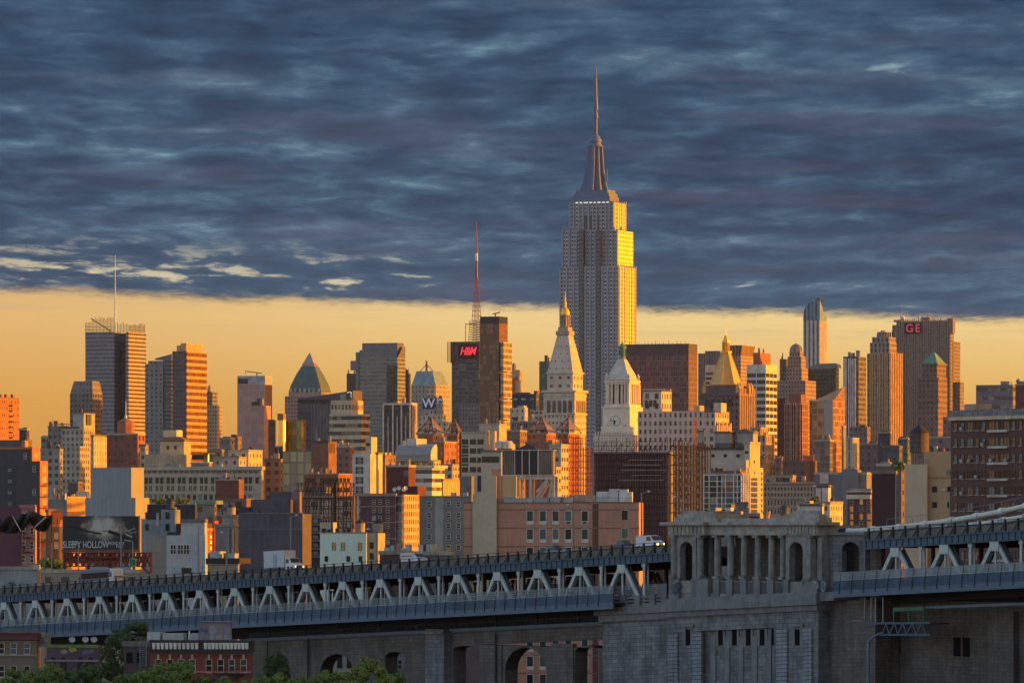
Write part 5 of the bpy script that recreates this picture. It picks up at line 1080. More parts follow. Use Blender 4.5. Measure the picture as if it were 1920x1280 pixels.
for yy in (0, 5):
    for i in range(9): l = l0+(l1-l0)*i/8; m.box(l-.13, l+.13, yy, yy+.26, 0, z1-(i > 5)*4)
    for j in range(16): z = z1-j*2.4; m.box(l0, l1 if j > 1 else l1-3, yy, yy+.25, z-.12, z+.12)
b.done()

# small rooftops showing over the pavilion and other bits
for (x0, xm, x1, y, D, lb, c) in [(1333, 1341, 1351, 955, 1560, 'tiny orange lit roof hut over the left attic of the pavilion', (196, 150, 100)), (1362, 1370, 1376, 949, 1540, 'tiny white roof hut with an orange end over the colonnade', (176, 170, 166)),
                                  (1381, 1402, 1404, 944, 1600, 'square grey roof box in front of the yellow stair shaft', (104, 98, 100)), (1352, 1388, 1392, 962, 1500, 'low grey roofline just over the colonnade', (112, 108, 112)), (1404, 1424, 1426, 965, 1490, 'low navy roof hump right of the square grey roof box', (58, 60, 74)),
                                  (1432, 1436, 1443, 962, 1520, 'small orange lit chimney hut over the colonnade', (190, 128, 84)), (1500, 1540, 1545, 947, 1600, 'white flat roofed hut behind the right attic of the pavilion', (168, 164, 164)), (1512, 1518, 1524, 942, 1610, 'little orange lit vent hut on the white flat roofed hut', (196, 140, 84))]:
    b = B('rooftop_shed', lb, xm, D); b.box('wall', S('shed_%d' % x0, c), x0, xm, x1, y, plain=True); b.bx('roof', ROOFD, b.lx(x0)-.2, b.lx(xm)+.2, -.25, .5, b.z(y)+.003, b.z(y)+.25); b.done()
WT_R = 9; water_tank(1471, 945, 966, 1540, 'dark squat roof tank over the colonnade near the right attic', S('tank_navy', (62, 64, 76)), legs=.3)
D = 2140; k = D/F
for i, q in enumerate((740, 748, 757, 760.5)):
    root = empty('satellite_dish', wpt(q, 925, D), 0, 'white roof satellite dish on the maroon block', 'satellite dish', 'roof dishes on the maroon block'); m = MB(); m.lathe(0, 0, [(.1, 0), (.55, .12), (.8, .3)], 12); o = m.build('dish', WFW, root); o.location = (0, 0, 1.5+(i % 2)*.5); o.rotation_euler = (radians(70), 0, radians(-15+i*12)); m = MB(); m.tube((0, 0, -.6), (0, 0, 1.5+(i % 2)*.5), .08, .08, 5); m.build('post', STEEL, root)
root = empty('hoist_mast', (wpt(1303, 840, 1985)[0], 1985, 0), .4, 'thin orange lattice hoist mast between scaffold and white stepped block', 'mast'); m = MB(); z1 = HC-(783-HY)*1985/F
for a in ((-.5, -.5), (.5, -.5), (.5, .5), (-.5, .5)): m.beam((a[0], a[1], 0), (a[0], a[1], z1), .16)
for i in range(40): z = z1-i*1.6; m.beam((-.5, -.5, z), (.5, -.5, z-1.6), .12); m.beam((.5, -.5, z), (.5, .5, z-1.6), .12); m.beam((-.5, -.5, z), (.5, -.5, z), .12)
m.build('frame', S('hoist_orange', (150, 80, 52), .7), root)
# ---------------- nearer buildings behind the bridge
b = B('apartment_building', 'dark brick building with pale windows and orange lit balconies on its side', 59, 1600)
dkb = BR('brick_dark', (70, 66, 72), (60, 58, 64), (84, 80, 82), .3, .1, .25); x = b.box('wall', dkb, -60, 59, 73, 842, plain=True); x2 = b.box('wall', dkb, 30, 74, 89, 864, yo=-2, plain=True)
orb = BR('brick_lit_side', (176, 108, 70), (160, 94, 62), (150, 110, 90), .3, .1, .2); xo = x2[1]; m, mi = b.mb('side_wall', orb); m.box(xo, xo+.1, -1.8, x2[3], 0, b.z(864)); m.box(.01, .12, .2, x[3], b.z(864), b.z(837))  # orange sunlight painted into the side wall and parapet brick
m, mi = b.mb('parapet', orb); m.box(b.lx(-40), .3, -.1, .6, b.z(842), b.z(837.5))
windows(b, 'f', (47,), (855, 880, 901, 922, 944), 1.05, 1.75, WFC, WBL, None, 1); windows(b, 'f', (18.5,), (881, 902, 923, 944), 1.0, .65, WFW, WBL, None, 0); windows(b, 'f', (64,), (879, 922), 1.0, 1.7, WFC, WBL, None, 1, yo=-2)
WGO = S('pane_gold', (190, 150, 90), .25)
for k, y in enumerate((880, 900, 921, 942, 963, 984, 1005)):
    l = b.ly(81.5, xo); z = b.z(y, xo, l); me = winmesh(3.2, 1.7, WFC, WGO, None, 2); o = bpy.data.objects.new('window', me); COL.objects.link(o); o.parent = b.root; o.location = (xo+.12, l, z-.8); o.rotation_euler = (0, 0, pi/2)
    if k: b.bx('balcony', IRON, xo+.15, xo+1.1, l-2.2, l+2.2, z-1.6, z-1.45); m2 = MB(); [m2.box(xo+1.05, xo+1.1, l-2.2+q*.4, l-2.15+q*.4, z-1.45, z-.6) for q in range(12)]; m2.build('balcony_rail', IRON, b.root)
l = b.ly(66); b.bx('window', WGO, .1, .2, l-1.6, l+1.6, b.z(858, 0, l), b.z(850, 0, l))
m, mi = b.mb('roof_house', S('bulkhead', (96, 78, 76))); m.box(b.lx(-30, 3), b.lx(46, 3), 3, 8, b.z(842), b.z(824)); 
m, mi = b.mb('roof_unit', S('roof_or', (176, 120, 80))); m.box(b.lx(40, 2), b.lx(47, 2), 2, 4, b.z(842), b.z(826)); b.done()
b = B('office_building', 'grey block with orange lit front corner and plant trough on its roof', 125, 1850, 42)
x = b.box('wall', S('grey_side', (112, 104, 104)), 88, 125, 159, 936, plain=True); m, mi = b.mb('side_wall', S('wall_sunlit', (190, 140, 84))); m.box(.01, .15, 0, x[3], 0, b.z(931)); m, mi = b.mb('cornice', S('trim_sunlit', (196, 152, 100))); m.box(-.1, .5, 0, x[3], b.z(934), b.z(930.5)); m.box(0, .3, 0, x[3], b.z(949), b.z(947.5))  # sunlit face and cornice: warm light put into their colours
windows(b, 'r', (131, 138, 146, 153), (941, 956), 1.1, 1.5, WFD, [WD, WGO], None, 1); b.done()
b = B('office_building', 'small dark shed roofs with an orange end between dark brick block and museum', 156, 2200)
b.box('wall', S('shed_brown', (96, 80, 78)), 128, 146, 155, 905, plain=True); b.box('roof_unit', S('white_unit', (170, 166, 162)), 143, 163, 168, 921, yo=-4, plain=True); b.box('roof_unit', S('grey_unit', (128, 134, 136)), 90, 100, 108, 914, yo=-5, plain=True); b.box('roof_unit', S('teal_unit', (82, 104, 104)), 109, 119, 121, 918, yo=-5, plain=True); b.done()
# museum of stacked boxes
b = B('museum', 'plain grey museum of shifted stacked boxes with peach lit flank', 246, 1950, cat='museum')
ms = BR('museum_mesh', (124, 128, 134), (118, 122, 128), (104, 108, 116), 1.6, 60, .12, .6, ms=.05, off=0); b.box('upper_box', ms, 170, 246, 270, 876, 932.5, plain=True); b.box('lower_box', ms, 159, 254, 280, 932.5, 972, yo=-1.6, plain=True); b.box('base_box', ms, 150, 246, 266, 972, plain=True)
m, mi = b.mb('skylight', S('skylight', (150, 140, 134))); m.box(b.lx(222, -1.6), b.lx(252, -1.6), -1.2, 2, b.z(973, 0, -1.6), b.z(960)); b.done()
# plum building and dark tarp
b = B('apartment_building', 'plum coloured blank wall with pinkish windowed front behind the black tarpaulin', 66, 1380, 14)
plum = S('plum_wall', (92, 56, 66), .85, 0, .15); pk = S('pink_brick', (150, 106, 104), .85); b.box('wall', plum, -40, 40, 40.5, 949, plain=True); x = b.box('front_wall', pk, 40, 66, 69, 949, yo=-.2, plain=True)
windows(b, 'f', (44, 60), (968, 995, 1021, 1047), .95, 1.7, WFW, WD, None, 1, yo=-.2); m, mi = b.mb('fire_escape', IRON)
for y in (980, 1007, 1034): m.box(b.lx(42), b.lx(63), -1.4, -.3, b.z(y)-.08, b.z(y)+.08); m.beam((b.lx(45), -.9, b.z(y)), (b.lx(58), -.9, b.z(y-26)), .18); m.box(b.lx(42), b.lx(63), -1.42, -1.36, b.z(y)+.8, b.z(y)+.9)
m, mi = b.mb('cornice', pk); m.box(x[0]-.3, .3, -.7, .2, b.z(952), b.z(948))
for q in (41, 47, 53, 59, 65): m.box(b.lx(q)-.35, b.lx(q)+.35, -.7, .2, b.z(948)+.003, b.z(945.5))
b.done()
root = empty('tarpaulin', wpt(45, 980, 1300), 0, 'black tarpaulin sagging in two swags on white ropes at the left border', 'tarpaulin')
m = MB(); k = 1300/F; rows = []
for i in range(49):
    xx = -14+i*2.35; u = (xx+14)/113; t0 = 965+5*sin(u*7)+3*sin(u*17); bt = (1000-22*abs((xx-18)/40)**2.4 if xx < 58 else 996-17*abs((xx-78)/22)**2) ; bt = max(bt, t0+5); bt += 1.6*sin(xx*1.3)
    rows.append(((xx-45)*k, [t0+(bt-t0)*j/6 for j in range(7)]))
for (xa, ra), (xb, rb_) in zip(rows, rows[1:]):
    for j in range(6):
        f = lambda y, xq, jj: (xq, .9*sin(xq*2.1+jj*.9)-1.2*sin(jj/6*pi), (980-y)*k)
        m.face([f(ra[j+1], xa, j+1), f(rb_[j+1], xb, j+1), f(rb_[j], xb, j), f(ra[j], xa, j)], None, 0, True)
o = m.build('cloth', S('tarp_black', (26, 27, 32), .7, 0, .3, 1.5), root); sol = o.modifiers.new('thick', 'SOLIDIFY'); sol.thickness = .12
for (xa, ya, xb, yb) in ((25, 967, 41, 996), (66, 988, 88, 968)): m = MB(); m.tube(((xa-45)*k, -2, (980-ya)*k), ((xb-45)*k, -2, (980-yb)*k), .09, .09, 6); m.build('rope', WFW, root)
for q in (-8, 40, 97): m = MB(); m.tube(((q-45)*k, .6, -38), ((q-45)*k, .6, (980-962)*k), .16, .14, 6); m.build('post', IRON, root)
b = B('apartment_building', 'red orange lit building top over a shaded brick wall left of the billboard', 91, 1480, 48)
x = b.box('wall', S('brick_sunlit', (188, 96, 66), .85), 86, 91, 117, 958, 987, plain=True); b.box('lower_wall', BR('brick_shade', (104, 82, 76), (94, 74, 70), (110, 94, 88)), 86, 91, 117, 987, yo=0, plain=True)  # sunlit top and shaded foot painted as separate brick colours
windows(b, 'r', (99, 110), (976,), .9, 1.5, WFD, WD); windows(b, 'r', (105,), (1004, 1022), 1.2, 1.6, WFW, WCU); b.done()
# billboard
D = 1240; k = D/F; root = empty('billboard', (wpt(189, 1030, D)[0], D, 0), 0, 'large dark film advertising billboard on a rust red steel truss', 'billboard'); Z = lambda y: HC-(y-HY)*k; X = lambda x: (x-189)*k
POSTER, pg_, pb_ = newmat('poster'); ptc = pg_.n('ShaderNodeTexCoord'); psp = pg_.n('ShaderNodeSeparateXYZ'); pg_.L.new(ptc.outputs['Object'], psp.inputs[0])
px2 = pg_.m('POWER', pg_.m('DIVIDE', pg_.m('SUBTRACT', psp.outputs[0], X(195)), 4.6), 2.0); pz2 = pg_.m('POWER', pg_.m('DIVIDE', pg_.m('SUBTRACT', psp.outputs[2], Z(988)), 3.1), 2.0)
pn = pg_.noise(ptc.outputs['Object'], .55, 6, .62); pmk = pg_.ss(pg_.m('ADD', pg_.m('SUBTRACT', 1.0, pg_.m('ADD', px2, pz2)), pg_.m('MULTIPLY', pg_.m('SUBTRACT', pn, .5), 2.2)), -.5, 1.1)
pcol = pg_.ramp(pmk, [(0.0, lin((30, 34, 40))), (.35, lin((64, 68, 66))), (.7, lin((118, 120, 112))), (1.0, lin((166, 170, 168)))])
pg_.L.new(pcol, pb_.inputs['Base Color']); pb_.inputs['Roughness'].default_value = .6
m = MB(); m.box(X(118), X(260), 0, .9, Z(1030), Z(967)); m.build('panel', POSTER, root)
m = MB(); n = 30
def blob(cx, cy, rx, ry, mat, y, nm, seed, jag=.25):
    R = random.Random(seed); m = MB(); pts = [(X(cx)+rx*k*cos(2*pi*i/26)*(1-jag*R.random()), y, Z(cy)+ry*k*sin(2*pi*i/26)*(1-jag*R.random())) for i in range(26)]
    m.face(pts); m.build(nm, mat, root)
ink = S('ink_dark', (34, 34, 38), .7); inkm = S('ink_mid', (74, 76, 76), .7); skin = S('print_pink', (150, 110, 106), .7); wht = S('print_white', (150, 154, 158), .7)
for i, (xa, ya, xb, yb, w, mt) in enumerate([(126, 985, 152, 990, 4, ink), (152, 991, 166, 996, 5, ink), (166, 996, 190, 1000, 3.6, ink), (203, 995, 226, 1004, 6, ink), (226, 1003, 240, 1012, 6, ink), (128, 983, 150, 986, 1, inkm), (150, 990, 190, 1000, .8, inkm), (232, 988, 247, 1000, 1.6, wht), (236, 1001, 248, 1006, 3.6, wht), (240, 994, 254, 990, 1.6, wht), (244, 999, 257, 996, 1.3, wht), (233, 1012, 248, 1014, 2.4, wht), (250, 985, 256, 1008, 1.1, wht)]):
    m = MB(); m.beam((X(xa), -.05-i*.002, Z(ya)), (X(xb), -.05-i*.002, Z(yb)), .03, w*k); m.build('poster_print', mt, root)
for i, (cx, cy, rx, ry) in enumerate([(156, 985, 5, 5.5), (167, 980, 3.6, 4), (197, 995, 5, 2), (224, 990, 3.4, 6), (235, 996, 4, 4)]): blob(cx, cy, rx, ry, skin, -.09-i*.002, 'poster_print', 20+i)
tx = S('letter_grey', (168, 182, 188), .6, 0, .1)
letters('sign_letters', 'SLEEPY HOLLOW', 2.05, tx, root, (X(161), -.16, Z(1021)), ext=.03, sx=.63, off=.02); letters('sign_letters', 'MONDAYS', .86, tx, root, (X(218), -.16, Z(1018.2)), ext=.03, sx=.82, off=.012); letters('sign_letters', 'SEPT', .8, S('letter_dim', (92, 100, 106)), root, (X(211.5), -.16, Z(1024.2)), ext=.03, sx=.84); letters('sign_letters', 'FOX', .8, tx, root, (X(224.5), -.16, Z(1024.2)), ext=.03, sx=.95, off=.012)
m = MB(); m.box(X(260), X(263), -.1, 1.4, Z(1034), Z(966)); m.build('edge_frame', S('edge_sunlit', (190, 140, 90)), root)  # right edge painted orange as if sunlit
rr = S('rust_steel', (116, 58, 50), .7); m = MB(); m.box(X(116), X(262), -.5, 1.2, Z(1034.5), Z(1030.2)); m.build('catwalk', rr, root)
for yy in (0, 3.4):
    m = MB(); m.box(X(118), X(284), yy, yy+.35, Z(1037), Z(1035)); m.box(X(118), X(274), yy, yy+.35, Z(1062), Z(1060))
    for i in range(14):
        xa, xb = 120+i*11.5, 131.5+i*11.5
        m.beam((X(xa), yy+.17, Z(1036)), (X(xb), yy+.17, Z(1061)), .3); m.beam((X(xb), yy+.17, Z(1036)), (X(xa), yy+.17, Z(1061)), .3); m.box(X(xa)-.15, X(xa)+.15, yy, yy+.3, Z(1062), Z(1036))
        m.beam((X(xa+4), yy+.1, Z(1036)), (X(xa), yy+.1, Z(1048)), .2)
    m.beam((X(264), yy+.17, Z(1060)), (X(280), yy+.17, Z(1076)), .3); m.box(X(281), X(284), yy, yy+.3, Z(1074), Z(1036)); m.build('truss', rr, root)
for q in (121, 165, 208, 250): m = MB(); m.box(X(q)-.3, X(q)+.3, 1, 1.6, 0, Z(1036)); m.build('leg', rr, root)
for q in range(128, 256, 16): m = MB(); m.lathe(X(q), -1.2, [(.1, Z(1037)), (.4, Z(1038.5)), (.15, Z(1041))], 8); m.build('floodlight', IRON, root)
# white and grey group right of the billboard
b = B('office_building', 'white panelled building with a wide white framed window beside the billboard', 388, 1330)
wp = BR('white_panel', (164, 162, 164), (156, 154, 156), (130, 128, 130), 2.6, 1.9, .15, ms=.03); x = b.box('wall', wp, 340, 384, 388.6, 977, plain=True); b.box('wall', wp, 312, 385, 389, 1003, yo=-.5, plain=True); b.box('annex', BR('beige_panel', (134, 130, 118), (128, 124, 112), (112, 108, 100), 3, 3.4, .15, ms=.03), 274, 312, 312.4, 1003, yo=-.3, plain=True)
b.box('annex', S('grey_annex', (128, 136, 142)), 265, 302, 303, 974, yo=4, plain=True); b.box('stair_tower', S('grey_tower', (118, 124, 132)), 302, 332, 338, 955, yo=2, plain=True)
for q in (325, 338.5, 350): windows(b, 'f', (q,), (1029.5,), 1.45, 2.2, WFW, WD, None, 3, yo=-.5)
windows(b, 'f', (314, 276), (966, 988), .9, 1.6, WFD, WD, None, 0, yo=1.9); m, mi = b.mb('glass_block', S('glass_block', (140, 158, 162), .3)); m.box(b.lx(323), b.lx(381), -.7, -.45, b.z(1073), b.z(1060)); m, mi = b.mb('entry', WD); m.box(b.lx(343), b.lx(361), -.85, -.7, b.z(1074), b.z(1064))
m, mi = b.mb('flue', S('flue_pale', (170, 160, 150))); m.tube((b.lx(329, 1.6), 1.6, b.z(985)), (b.lx(329, 1.6), 1.6, b.z(950)), .25, .25, 8); m.tube((b.lx(296, 3), 3, b.z(985)), (b.lx(296, 3), 3, b.z(961)), .35, .35, 8)
m, mi = b.mb('roof_unit', IRON); m.box(b.lx(313, .5), b.lx(336, .5), .6, 2, b.z(1003), b.z(997)); m.box(b.lx(329, .5), b.lx(337, .5), .9, 1.8, b.z(997), b.z(981)); b.done()
b = B('office_building', 'low black building behind the white panelled one carrying a dark roof tank', 366, 1600)
b.box('wall', S('black_wall', (46, 46, 56)), 276, 366, 369, 945, plain=True); m, mi = b.mb('parapet', S('para_lt', (120, 118, 120))); m.box(b.lx(335), b.lx(366), -.1, .4, b.z(946), b.z(943.5)); b.done()
WT_R = 8; water_tank(319, 932, 957, 1570, 'black roof tank on the low black building by the white panelled one', S('tank_black', (44, 44, 50)), legs=.6)
b = B('office_building', 'dull building with a pale green cornice right of the low black one', 402, 1850)
x = b.box('wall', GL((118, 110, 104), .5, .5, (60, 60, 62), (150, 146, 130), .4), 366, 402, 406, 945, per=3, fl=3.4); m, mi = b.mb('cornice', S('verdigris', (104, 132, 116))); m.box(x[0]-.5, .5, -.6, 6, b.z(945), b.z(938)); b.done()
b = B('office_building', 'deep red brick block with orange end standing on a larger brown building', 448, 1900)
b.box('wall', S('deep_red', (104, 62, 56)), 405, 448, 457, 899, plain=True); m, mi = b.mb('cornice', S('trim_lt', (150, 136, 126))); m.box(b.lx(405), .3, -.3, .2, b.z(900.5), b.z(898)); x = b.box('lower_wall', S('brown_lower', (110, 84, 78)), 402, 462, 476, 934, yo=-3, plain=True); windows(b, 'f', (411, 423, 436, 448), (946, 962), 2, 2, WFD, [WD, WCU], None, 2, yo=-3); b.done()
b = B('church', 'flaming orange red brick gable front with tall centre shaft', 388, 1680, 42, cat='church')
fl_ = S('brick_lit_gable', (190, 84, 58), .85); dk_ = S('brick_shadow', (110, 64, 60), .85); x = b.box('wall', fl_, 384, 388, 416, 993, plain=True); b.bx('shaft', fl_, -.6, .5, b.ly(400), b.ly(407), 0, b.z(976, 0, 6)); b.box('side_wall', dk_, 370, 386, 400, 981, yo=2, plain=True)  # front in a sunlit brick colour, side wall in a shaded copy
for q in (395, 412):
    for y in (1003, 1013, 1024): l = b.ly(q); b.bx('window', S('pane_or', (210, 150, 90), .3), -.1, .12, l-.35, l+.35, b.z(y+6, 0, l), b.z(y, 0, l))
b.done()
b = B('office_building', 'grey building with pipes under the pale roof tank left of the purple brick wall', 440, 1560)
b.box('wall', S('grey_mid', (110, 108, 110)), 403, 440, 447, 985, plain=True); b.box('roof_house', S('grey_lt', (140, 138, 130)), 417, 438, 446, 967, 985, yo=1, plain=True); m, mi = b.mb('pipe', STEEL)
for q in (430, 437): l = b.lx(q); m.tube((l, -.3, 0), (l, -.3, b.z(990)), .3, .3, 8)
m, mi = b.mb('green_sill', S('green_sill', (96, 130, 116))); m.box(b.lx(416, 1), b.lx(446, 1), .6, 3, b.z(968), b.z(965.5)); b.done()
WT_R = 8.4; water_tank(433.5, 944, 966.5, 1545, 'pale roof tank with glowing side left of the purple brick wall', WOODL, legs=.3)
b = B('apartment_building', 'low grey brown houses seen beneath the flaming brick gable', 446, 1500)
b.box('wall', GL((104, 98, 98), .4, .5, (56, 54, 58), (150, 146, 140), .3), 388, 446, 449, 1040, per=3, fl=3.2); m, mi = b.mb('roof_unit', HVAC); m.box(b.lx(395), b.lx(415), 1, 3, b.z(1040), b.z(1033)); b.done()
# purple brick
b = B('office_building', 'windowless dark purple brick building with stepped roof behind the box truck', 567, 1275, 12)
pb = BR('brick_purple', (86, 81, 92), (70, 66, 77), (100, 95, 102), .4, .14, .35); x = b.box('wall', pb, 448, 567, 584, 963, plain=True); b.box('wall', pb, 470, 545, 552, 936, 963.3, yo=1.5, plain=True); b.box('wall', S('plum_step', (116, 92, 92)), 545, 562, 566, 921, 963.3, yo=4, plain=True); b.box('wall', pb, 505, 546, 549, 921, 936.3, yo=4, plain=True)
m, mi = b.mb('coping', S('coping', (110, 100, 106))); m.box(x[0]-.1, .1, -.12, .3, x[5], x[5]+.25); m.box(x[0], 0, -.1, .02, b.z(992)-.1, b.z(992)+.1)
m, mi = b.mb('roof_unit', ROOFD); m.box(b.lx(448), b.lx(466), .6, 3, x[5], b.z(950)); m, mi = b.mb('blue_tarp', S('blue_tarp', (60, 62, 100))); m.box(b.lx(452), b.lx(484), .4, 1.4, x[5]+.26, b.z(958)); b.done()
b = B('apartment_building', 'narrow dark stack of balconies right of the purple brick building', 600, 1300)
b.box('wall', S('dark_bal', (64, 62, 70)), 584, 600, 602, 970, plain=True)
for y in (985, 1000, 1015, 1030, 1045): l0, l1 = b.lx(585), b.lx(600); b.bx('balcony', S('bal_grey', (104, 104, 108)), l0, l1, -.7, .05, b.z(y), b.z(y-3.5)); b.bx('window', [WD, WCU, WGO][y % 3], l0+.3, l1-.5, -.1, .05, b.z(y-5), b.z(y-12))
b.done()
b = B('office_building', 'old red brown loft building with wide windows behind the roof sign frame', 662, 1480)
x = b.box('wall', BR('brick_loft', (118, 84, 78), (106, 76, 72), (120, 98, 92)), 567, 662, 666, 930, plain=True); windows(b, 'f', (590, 612, 634, 652), (945, 962, 980, 997), 2.3, 1.7, WFC, [WD, WCU], None, 4); m, mi = b.mb('cornice', S('loft_trim', (140, 116, 106))); m.box(x[0], .3, -.4, .1, b.z(932), b.z(929)); m, mi = b.mb('roof_tank', S('loft_hut', (90, 84, 84))); m.box(b.lx(580), b.lx(606), 2, 6, x[5], b.z(912)); m.box(b.lx(575), b.lx(620), 1, 1.4, x[5], b.z(924)); b.done()
D = 1420; k = D/F; root = empty('sign_frame', (wpt(606, 985, D)[0], D, 0), radians(-12), 'empty black steel roof sign lattice with many thin bars', 'sign frame'); Z = lambda y: HC-(y-HY)*k; X = lambda x: (x-606)*k
for yy in (0, 3):
    m = MB()
    for i in range(8): m.box(X(558+i*14.5)-.1, X(558+i*14.5)+.1, yy, yy+.2, Z(992), Z(904))
    for j in range(7): m.box(X(550 if j > 3 else 558), X(660), yy, yy+.16, Z(990-j*14)-.08, Z(990-j*14)+.08)
    for i in range(7): m.beam((X(558+i*14.5), yy+.1, Z(946)), (X(572.5+i*14.5), yy+.1, Z(904)), .12); m.beam((X(572.5+i*14.5), yy+.1, Z(990)), (X(558+i*14.5), yy+.1, Z(946)), .12)
    m.build('lattice', IRON, root)
for q in (566, 606, 646): m = MB(); m.beam((X(q), 0, Z(1000)), (X(q), 5, 0), .4); m.build('brace', IRON, root)
m = MB(); m.box(X(627)-.35, X(627)+.35, 1, 1.5, 0, Z(904)); m.build('mast', IRON, root)
# cream building and two tanks
b = B('apartment_building', 'small cream rendered building with three dark windows and a lit orange end', 697, 1265, 15)
x = b.box('wall', S('cream_wall', (190, 204, 190), .85, 0, .12), 600, 687, 687.5, 999, plain=True); b.box('wall', S('cream_lower', (150, 146, 132)), 687, 709, 722, 999, yo=1.5, plain=True)
windows(b, 'f', (626, 643, 675), (1024,), .85, 1.75, WFD, [WD, WD, WGO], None, 1); windows(b, 'f', (612, 653, 676), (1047,), .8, 1.2, WFD, WD, None, 1); windows(b, 'f', (697,), (1022, 1042), .9, 1.4, WFD, WD, None, 1, yo=1.5); windows(b, 'r', (715.5,), (1024,), 1.5, 1.6, WFD, WD, None, 3)
m, mi = b.mb('coping', S('coping_b', (120, 116, 112))); m.box(x[0]-.1, x[1]+.1, -.12, .25, x[5], x[5]+.22)
m, mi = b.mb('roof_house', S('pale_hut', (176, 164, 140))); m.box(b.lx(600, 2), b.lx(624, 2), 2, 5, x[5], b.z(979)); m, mi = b.mb('roof_unit', IRON)
for q, y, w in ((606, 990, 5), (616, 992, 3), (632, 990, 6), (645, 992, 4), (655, 989, 7), (622, 979, 2)): l = b.lx(q, 1); m.box(l-w*.06, l+w*.06, .8, 1.8, x[5], b.z(y))
b.done()
WT_R = 9.5; water_tank(675, 972, 1000, 1285, 'pale grey roof tank, the shaded one on the cream building', WOODL, 'pair of roof tanks on the cream building', legs=.3); water_tank(709.5, 973, 1000, 1290, 'pale roof tank with bright yellow side, on the orange end of the cream building', WOODL, 'pair of roof tanks on the cream building', legs=.3)
b = B('apartment_building', 'maroon apartment building with pale string lines and a gridded orange side', 742, 1560)
mb_ = BR('brick_mar2', (86, 58, 64), (78, 52, 58), (96, 74, 78)); x = b.box('wall', mb_, 665, 742, 743, 928, plain=True); b.box('corner_bay', GL((120, 126, 132), .8, .7, (60, 74, 90), (150, 150, 150), .4, gr=.2), 741, 754, 757, 928, yo=.8, per=1.6, fl=2.4); b.box('side_wall', GL((196, 146, 116), .52, .6, (84, 82, 96), (150, 100, 76), .3), 754, 757.3, 786, 927, yo=1.4, per=1.7, fl=2.1)  # side wall colours carry the orange sun
windows(b, 'f', (672, 701, 713, 727), (941, 956, 971, 986, 1002, 1016), 1.0, 1.35, WFC, [WCU, WD, WD], None, 1); m, mi = b.mb('string_course', S('str_course', (150, 130, 126)))
for y in (929, 949, 979, 1009): m.box(x[0], 0, -.12, .02, b.z(y)-.1, b.z(y)+.1)
m, mi = b.mb('white_post', WFC); m.box(x[0]+.8, x[0]+1.2, -.2, .02, 0, b.z(928)); b.done()
b = B('apartment_building', 'grey concrete apartment building with white framed windows left of the brick one', 884, 1430)
gc_ = S('grey_conc', (116, 114, 110), .85, 0, .2); x = b.box('wall', gc_, 786, 884, 888, 931, plain=True); windows(b, 'f', (805, 841, 860), (945, 965.5, 985.5, 1006, 1026), 1.15, 1.3, WFW, WD, None, 1); m, mi = b.mb('panel_strip', S('conc_lt', (138, 138, 132))); m.box(b.lx(816), b.lx(832), -.1, .02, 0, b.z(932)); m, mi = b.mb('coping', S('conc_cop', (136, 132, 126))); m.box(x[0], .2, -.2, .3, x[5], x[5]+.3)
for q in (849, 872): l = b.lx(q, 1); b.bx('roof_unit', HVAC, l-.6, l+.6, 1, 2, x[5]+.3, b.z(923))
b.bx('roof_house', S('conc_hut', (104, 98, 96)), b.lx(862, 2), b.lx(884, 2), 2, 5, x[5]+.3, b.z(892)); b.done()
# terracotta brick building
TB = BR('brick_terra', (184, 132, 108), (172, 120, 96), (170, 142, 124), .3, .1, .18)
b = B('apartment_building', 'terracotta brick building with cream stair shaft and white framed green windows', 1198, 1290, 8)
x = b.box('wall', TB, 870, 1198, 1206, 942, plain=True); cr = BR('cream_block', (176, 166, 146), (170, 160, 140), (150, 142, 126), .8, .4, .12, ms=.01)
b.box('stair_shaft', cr, 889, 931, 931.2, 891, yo=-.8, plain=True); b.box('stair_shaft', cr, 886, 889.2, 889.3, 926, yo=-.7, plain=True); b.box('stair_shaft', TB, 921.5, 940, 941, 879, 941.8, yo=.3, plain=True); b.box('stair_shaft', cr, 912, 921.6, 921.7, 879, 891.2, yo=.25, plain=True); b.box('stair_shaft', S('beige_roofhouse', (176, 154, 116), .85, 0, .12), 940, 968, 969, 892, 941.8, yo=.6, plain=True)
m, mi = b.mb('shaft_recess', S('shaft_shadow', (52, 56, 74))); m.box(b.lx(895, -.85), b.lx(902, -.85), -.86, -.8, b.z(921), b.z(891)); m, mi = b.mb('coping', S('terra_cop', (110, 92, 84))); m.box(x[0]-.1, .1, -.15, .3, x[5], x[5]+.2); m, mi = b.mb('string_course', S('terra_str', (112, 100, 96)))  # shaft strip: flat panel painted dark as shadow
for y in (955, 989.5, 1024, 1058, 1092, 1126, 1160, 1194, 1228, 1262): m.box(x[0], .05, -.08, .02, b.z(y)-.12, b.z(y)+.12)
m, mi = b.mb('wall_recess', S('recess_shade', (92, 62, 56))); m.box(b.lx(1111), b.lx(1122), -.03, .02, 0, b.z(944))  # flat strip painted dark for the shade of the recess
wm = {}; R = random.Random(9); pans = [WTE, WTE, WBL, WD, S('pane_green', (70, 98, 90), .2), S('pane_brown', (70, 52, 52), .25)]
